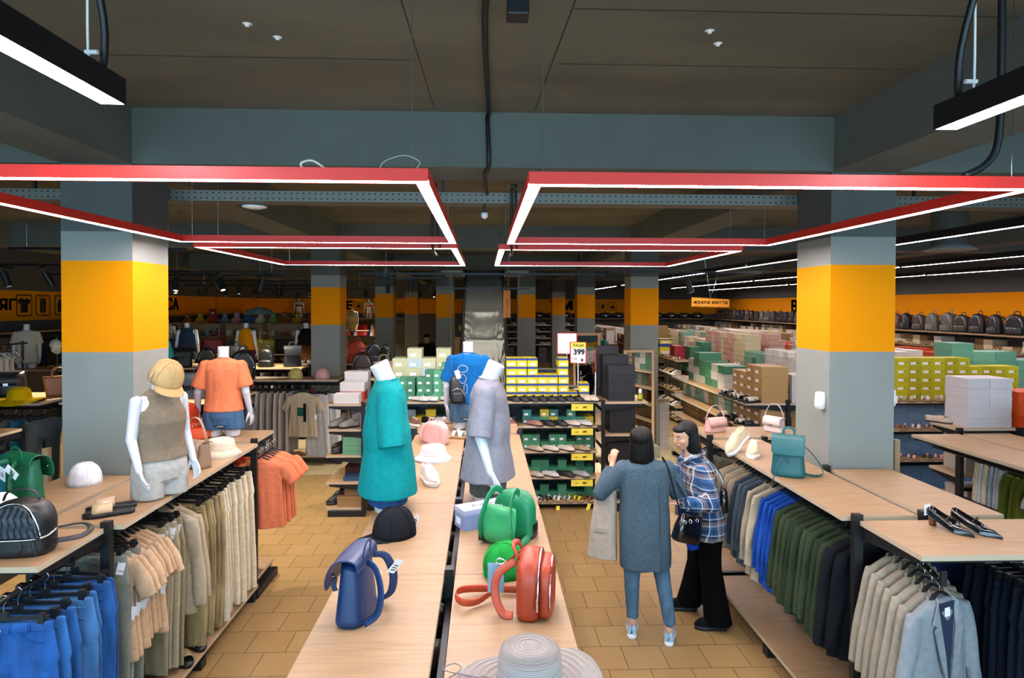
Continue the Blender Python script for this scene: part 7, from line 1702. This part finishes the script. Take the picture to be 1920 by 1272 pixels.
for li,z in enumerate((1.751,1.401,1.001,.551)):
    for i,x in enumerate(ls(-8.45,-4.2,15)):
        c=random.choice(['c9c0b0','b9301c','c9a21c','2c5a9a','d0cfca','b98a8a','1c8a8a','5a3a8a'])
        if (i+li)%3==0: PLU.place((x,17.92,z),R(random.uniform(-30,30)),'small plush toy, %s cubby shelf, %s from the left'%(ORD[li],ORD[i]),c,'plush toys in the cabinet',scale=.75)
        else: GIFT.place((x,17.95,z),R(random.uniform(-10,10)),'small gift pack, %s cubby shelf, %s from the left'%(ORD[li],ORD[i]),c,'gift packs in the cabinet',scale=(random.uniform(.12,.2),.14,random.uniform(.1,.22)))
for i,(x,c,nm) in enumerate(((-7.9,'16213a','navy'),(-7.3,'3a1c24','dark red'),(-6.8,'7a2c2c','red'),(-5.9,'1f3a52','blue'),(-5.5,'8a8a10','lime yellow'),(-5.05,'1c1e30','dark blue'))):
    TOTE.place((x,15.85,TOP),R(random.uniform(-20,20)),'%s tote bag on the far left rack, %s from the left'%(nm,ORD[i]),c,scale=1.3)
hang_row('jacket',15.93,ls(-8.0,-4.2,24),1.30,R(86),['1c2026','30343c','3a2024','8a857a'],'dark garment','on the far left rack','garments on the far left rack',axis='x')
hang_row('vest',28.45,ls(-8.3,-7.4,6),1.85,R(20),['b9b9b4','17181c','a9a9a4'],'swimsuit','on the far wall, left part','swimwear on the far wall, left part',axis='x')
hang_row('vest',28.5,ls(-6.2,-4.3,14),1.85,R(30),['a32a2a','c04a4a','1a2a5a','c9b9b0','8a1c3a'],'swimsuit','on the far wall by the orange bikini','swimwear on the far wall by the orange bikini',axis='x')
wr_=bmesh.new(); cyl(wr_,(-8.6,28.45,1.88),(-3.6,28.45,1.88),.014,n=8)
for x in (-8.5,-6,-3.7): cyl(wr_,(x,28.45,1.88),(x,28.8,1.88),.01,n=6)
tag(obj('wall_rail',wr_,DKS),'dark rail for swimwear on the far back wall','rail')
# folded clothes table left of inner column
tag(obj('display_table',BX(-6.3,-4.0,21.2,22.3,1.0,1.04),WOODX),'far oak table heaped with folded colourful clothes','table')
bm=bmesh.new()
for x in (-6.2,-4.1):
    for y in (21.3,22.2): box(bm,x-.03,x+.03,y-.03,y+.03,0,1.0)
tag(obj('table_frame',bm,BLK),'black legs of the far table of folded clothes','frame')
def folded():
    t=thing('folded_garment','x','garment'); bm=bmesh.new(); loft(bm,[ring((0,0,z),.16*s,.13*s,20,0,4) for z,s in ((0,.95),(.01,1),(.04,1),(.055,.93))]); obj('folded_cloth',bm,TF,t,smooth=True); return Proto(t)
FO=folded(); fc=['b9381c','c9a62c','c9c5ba','2c3a5a','b98a8a','d0802c','3a3a3e','7a1c2c']
for i,x in enumerate(ls(-6.1,-4.2,7)):
    for r in range(5): FO.place((x+random.uniform(-.03,.03),21.5,1.04+r*.056),R(random.uniform(-12,12)),'folded garment on the far table, pile %s, layer %s'%(ORD[i],ORD[r]),fc[(i*3+r)%8],'folded clothes on the far table')
# coral and navy bags rack
for i,(x,c,nm,P,s) in enumerate(((-3.0,'b84a3a','coral',TOTE,1.3),(-2.72,'c24a34','coral red',BPZ,1.45),(-2.35,'1a2c4a','navy',BPZ,1.2),(-2.12,'2a3a30','dark patterned',BPZ,1.05))):
    P.place((x,13.3,TOP),R(random.uniform(-25,25)),'%s bag left of the shoe boxes on the far bag rack'%nm,c,scale=s)
hang_row('tee',13.3,ls(-3.1,-2.1,12),1.30,R(84),['17181c','8a3038','b9b4aa','2a2c30'],'small top','under the coral bags','tops under the coral bags',axis='x')
BPZ.place((-2.08,10.68,TOP),R(0),'brown round backpack beside the second column','3a2620',scale=1.3); TOTE.place((-1.72,10.66,TOP),R(30),'cream slouchy bag beside the brown backpack','9a9484',scale=.95)
hang_row('tee',10.62,ls(-2.2,-1.5,9),1.30,R(84),['17181c','2c2e34','8a857c','a33030'],'small top','under the brown backpack','tops under the brown backpack',axis='x')
# clothes under the S rack's left neighbours, hats on far pillars etc.
tag(obj('display_stand',BX(-1.2,-.6,23.0,23.5,0,1.45),OAKF),'pale upright carton display between the far inner columns','stand')
for p in Proto.ALL: p.drop()
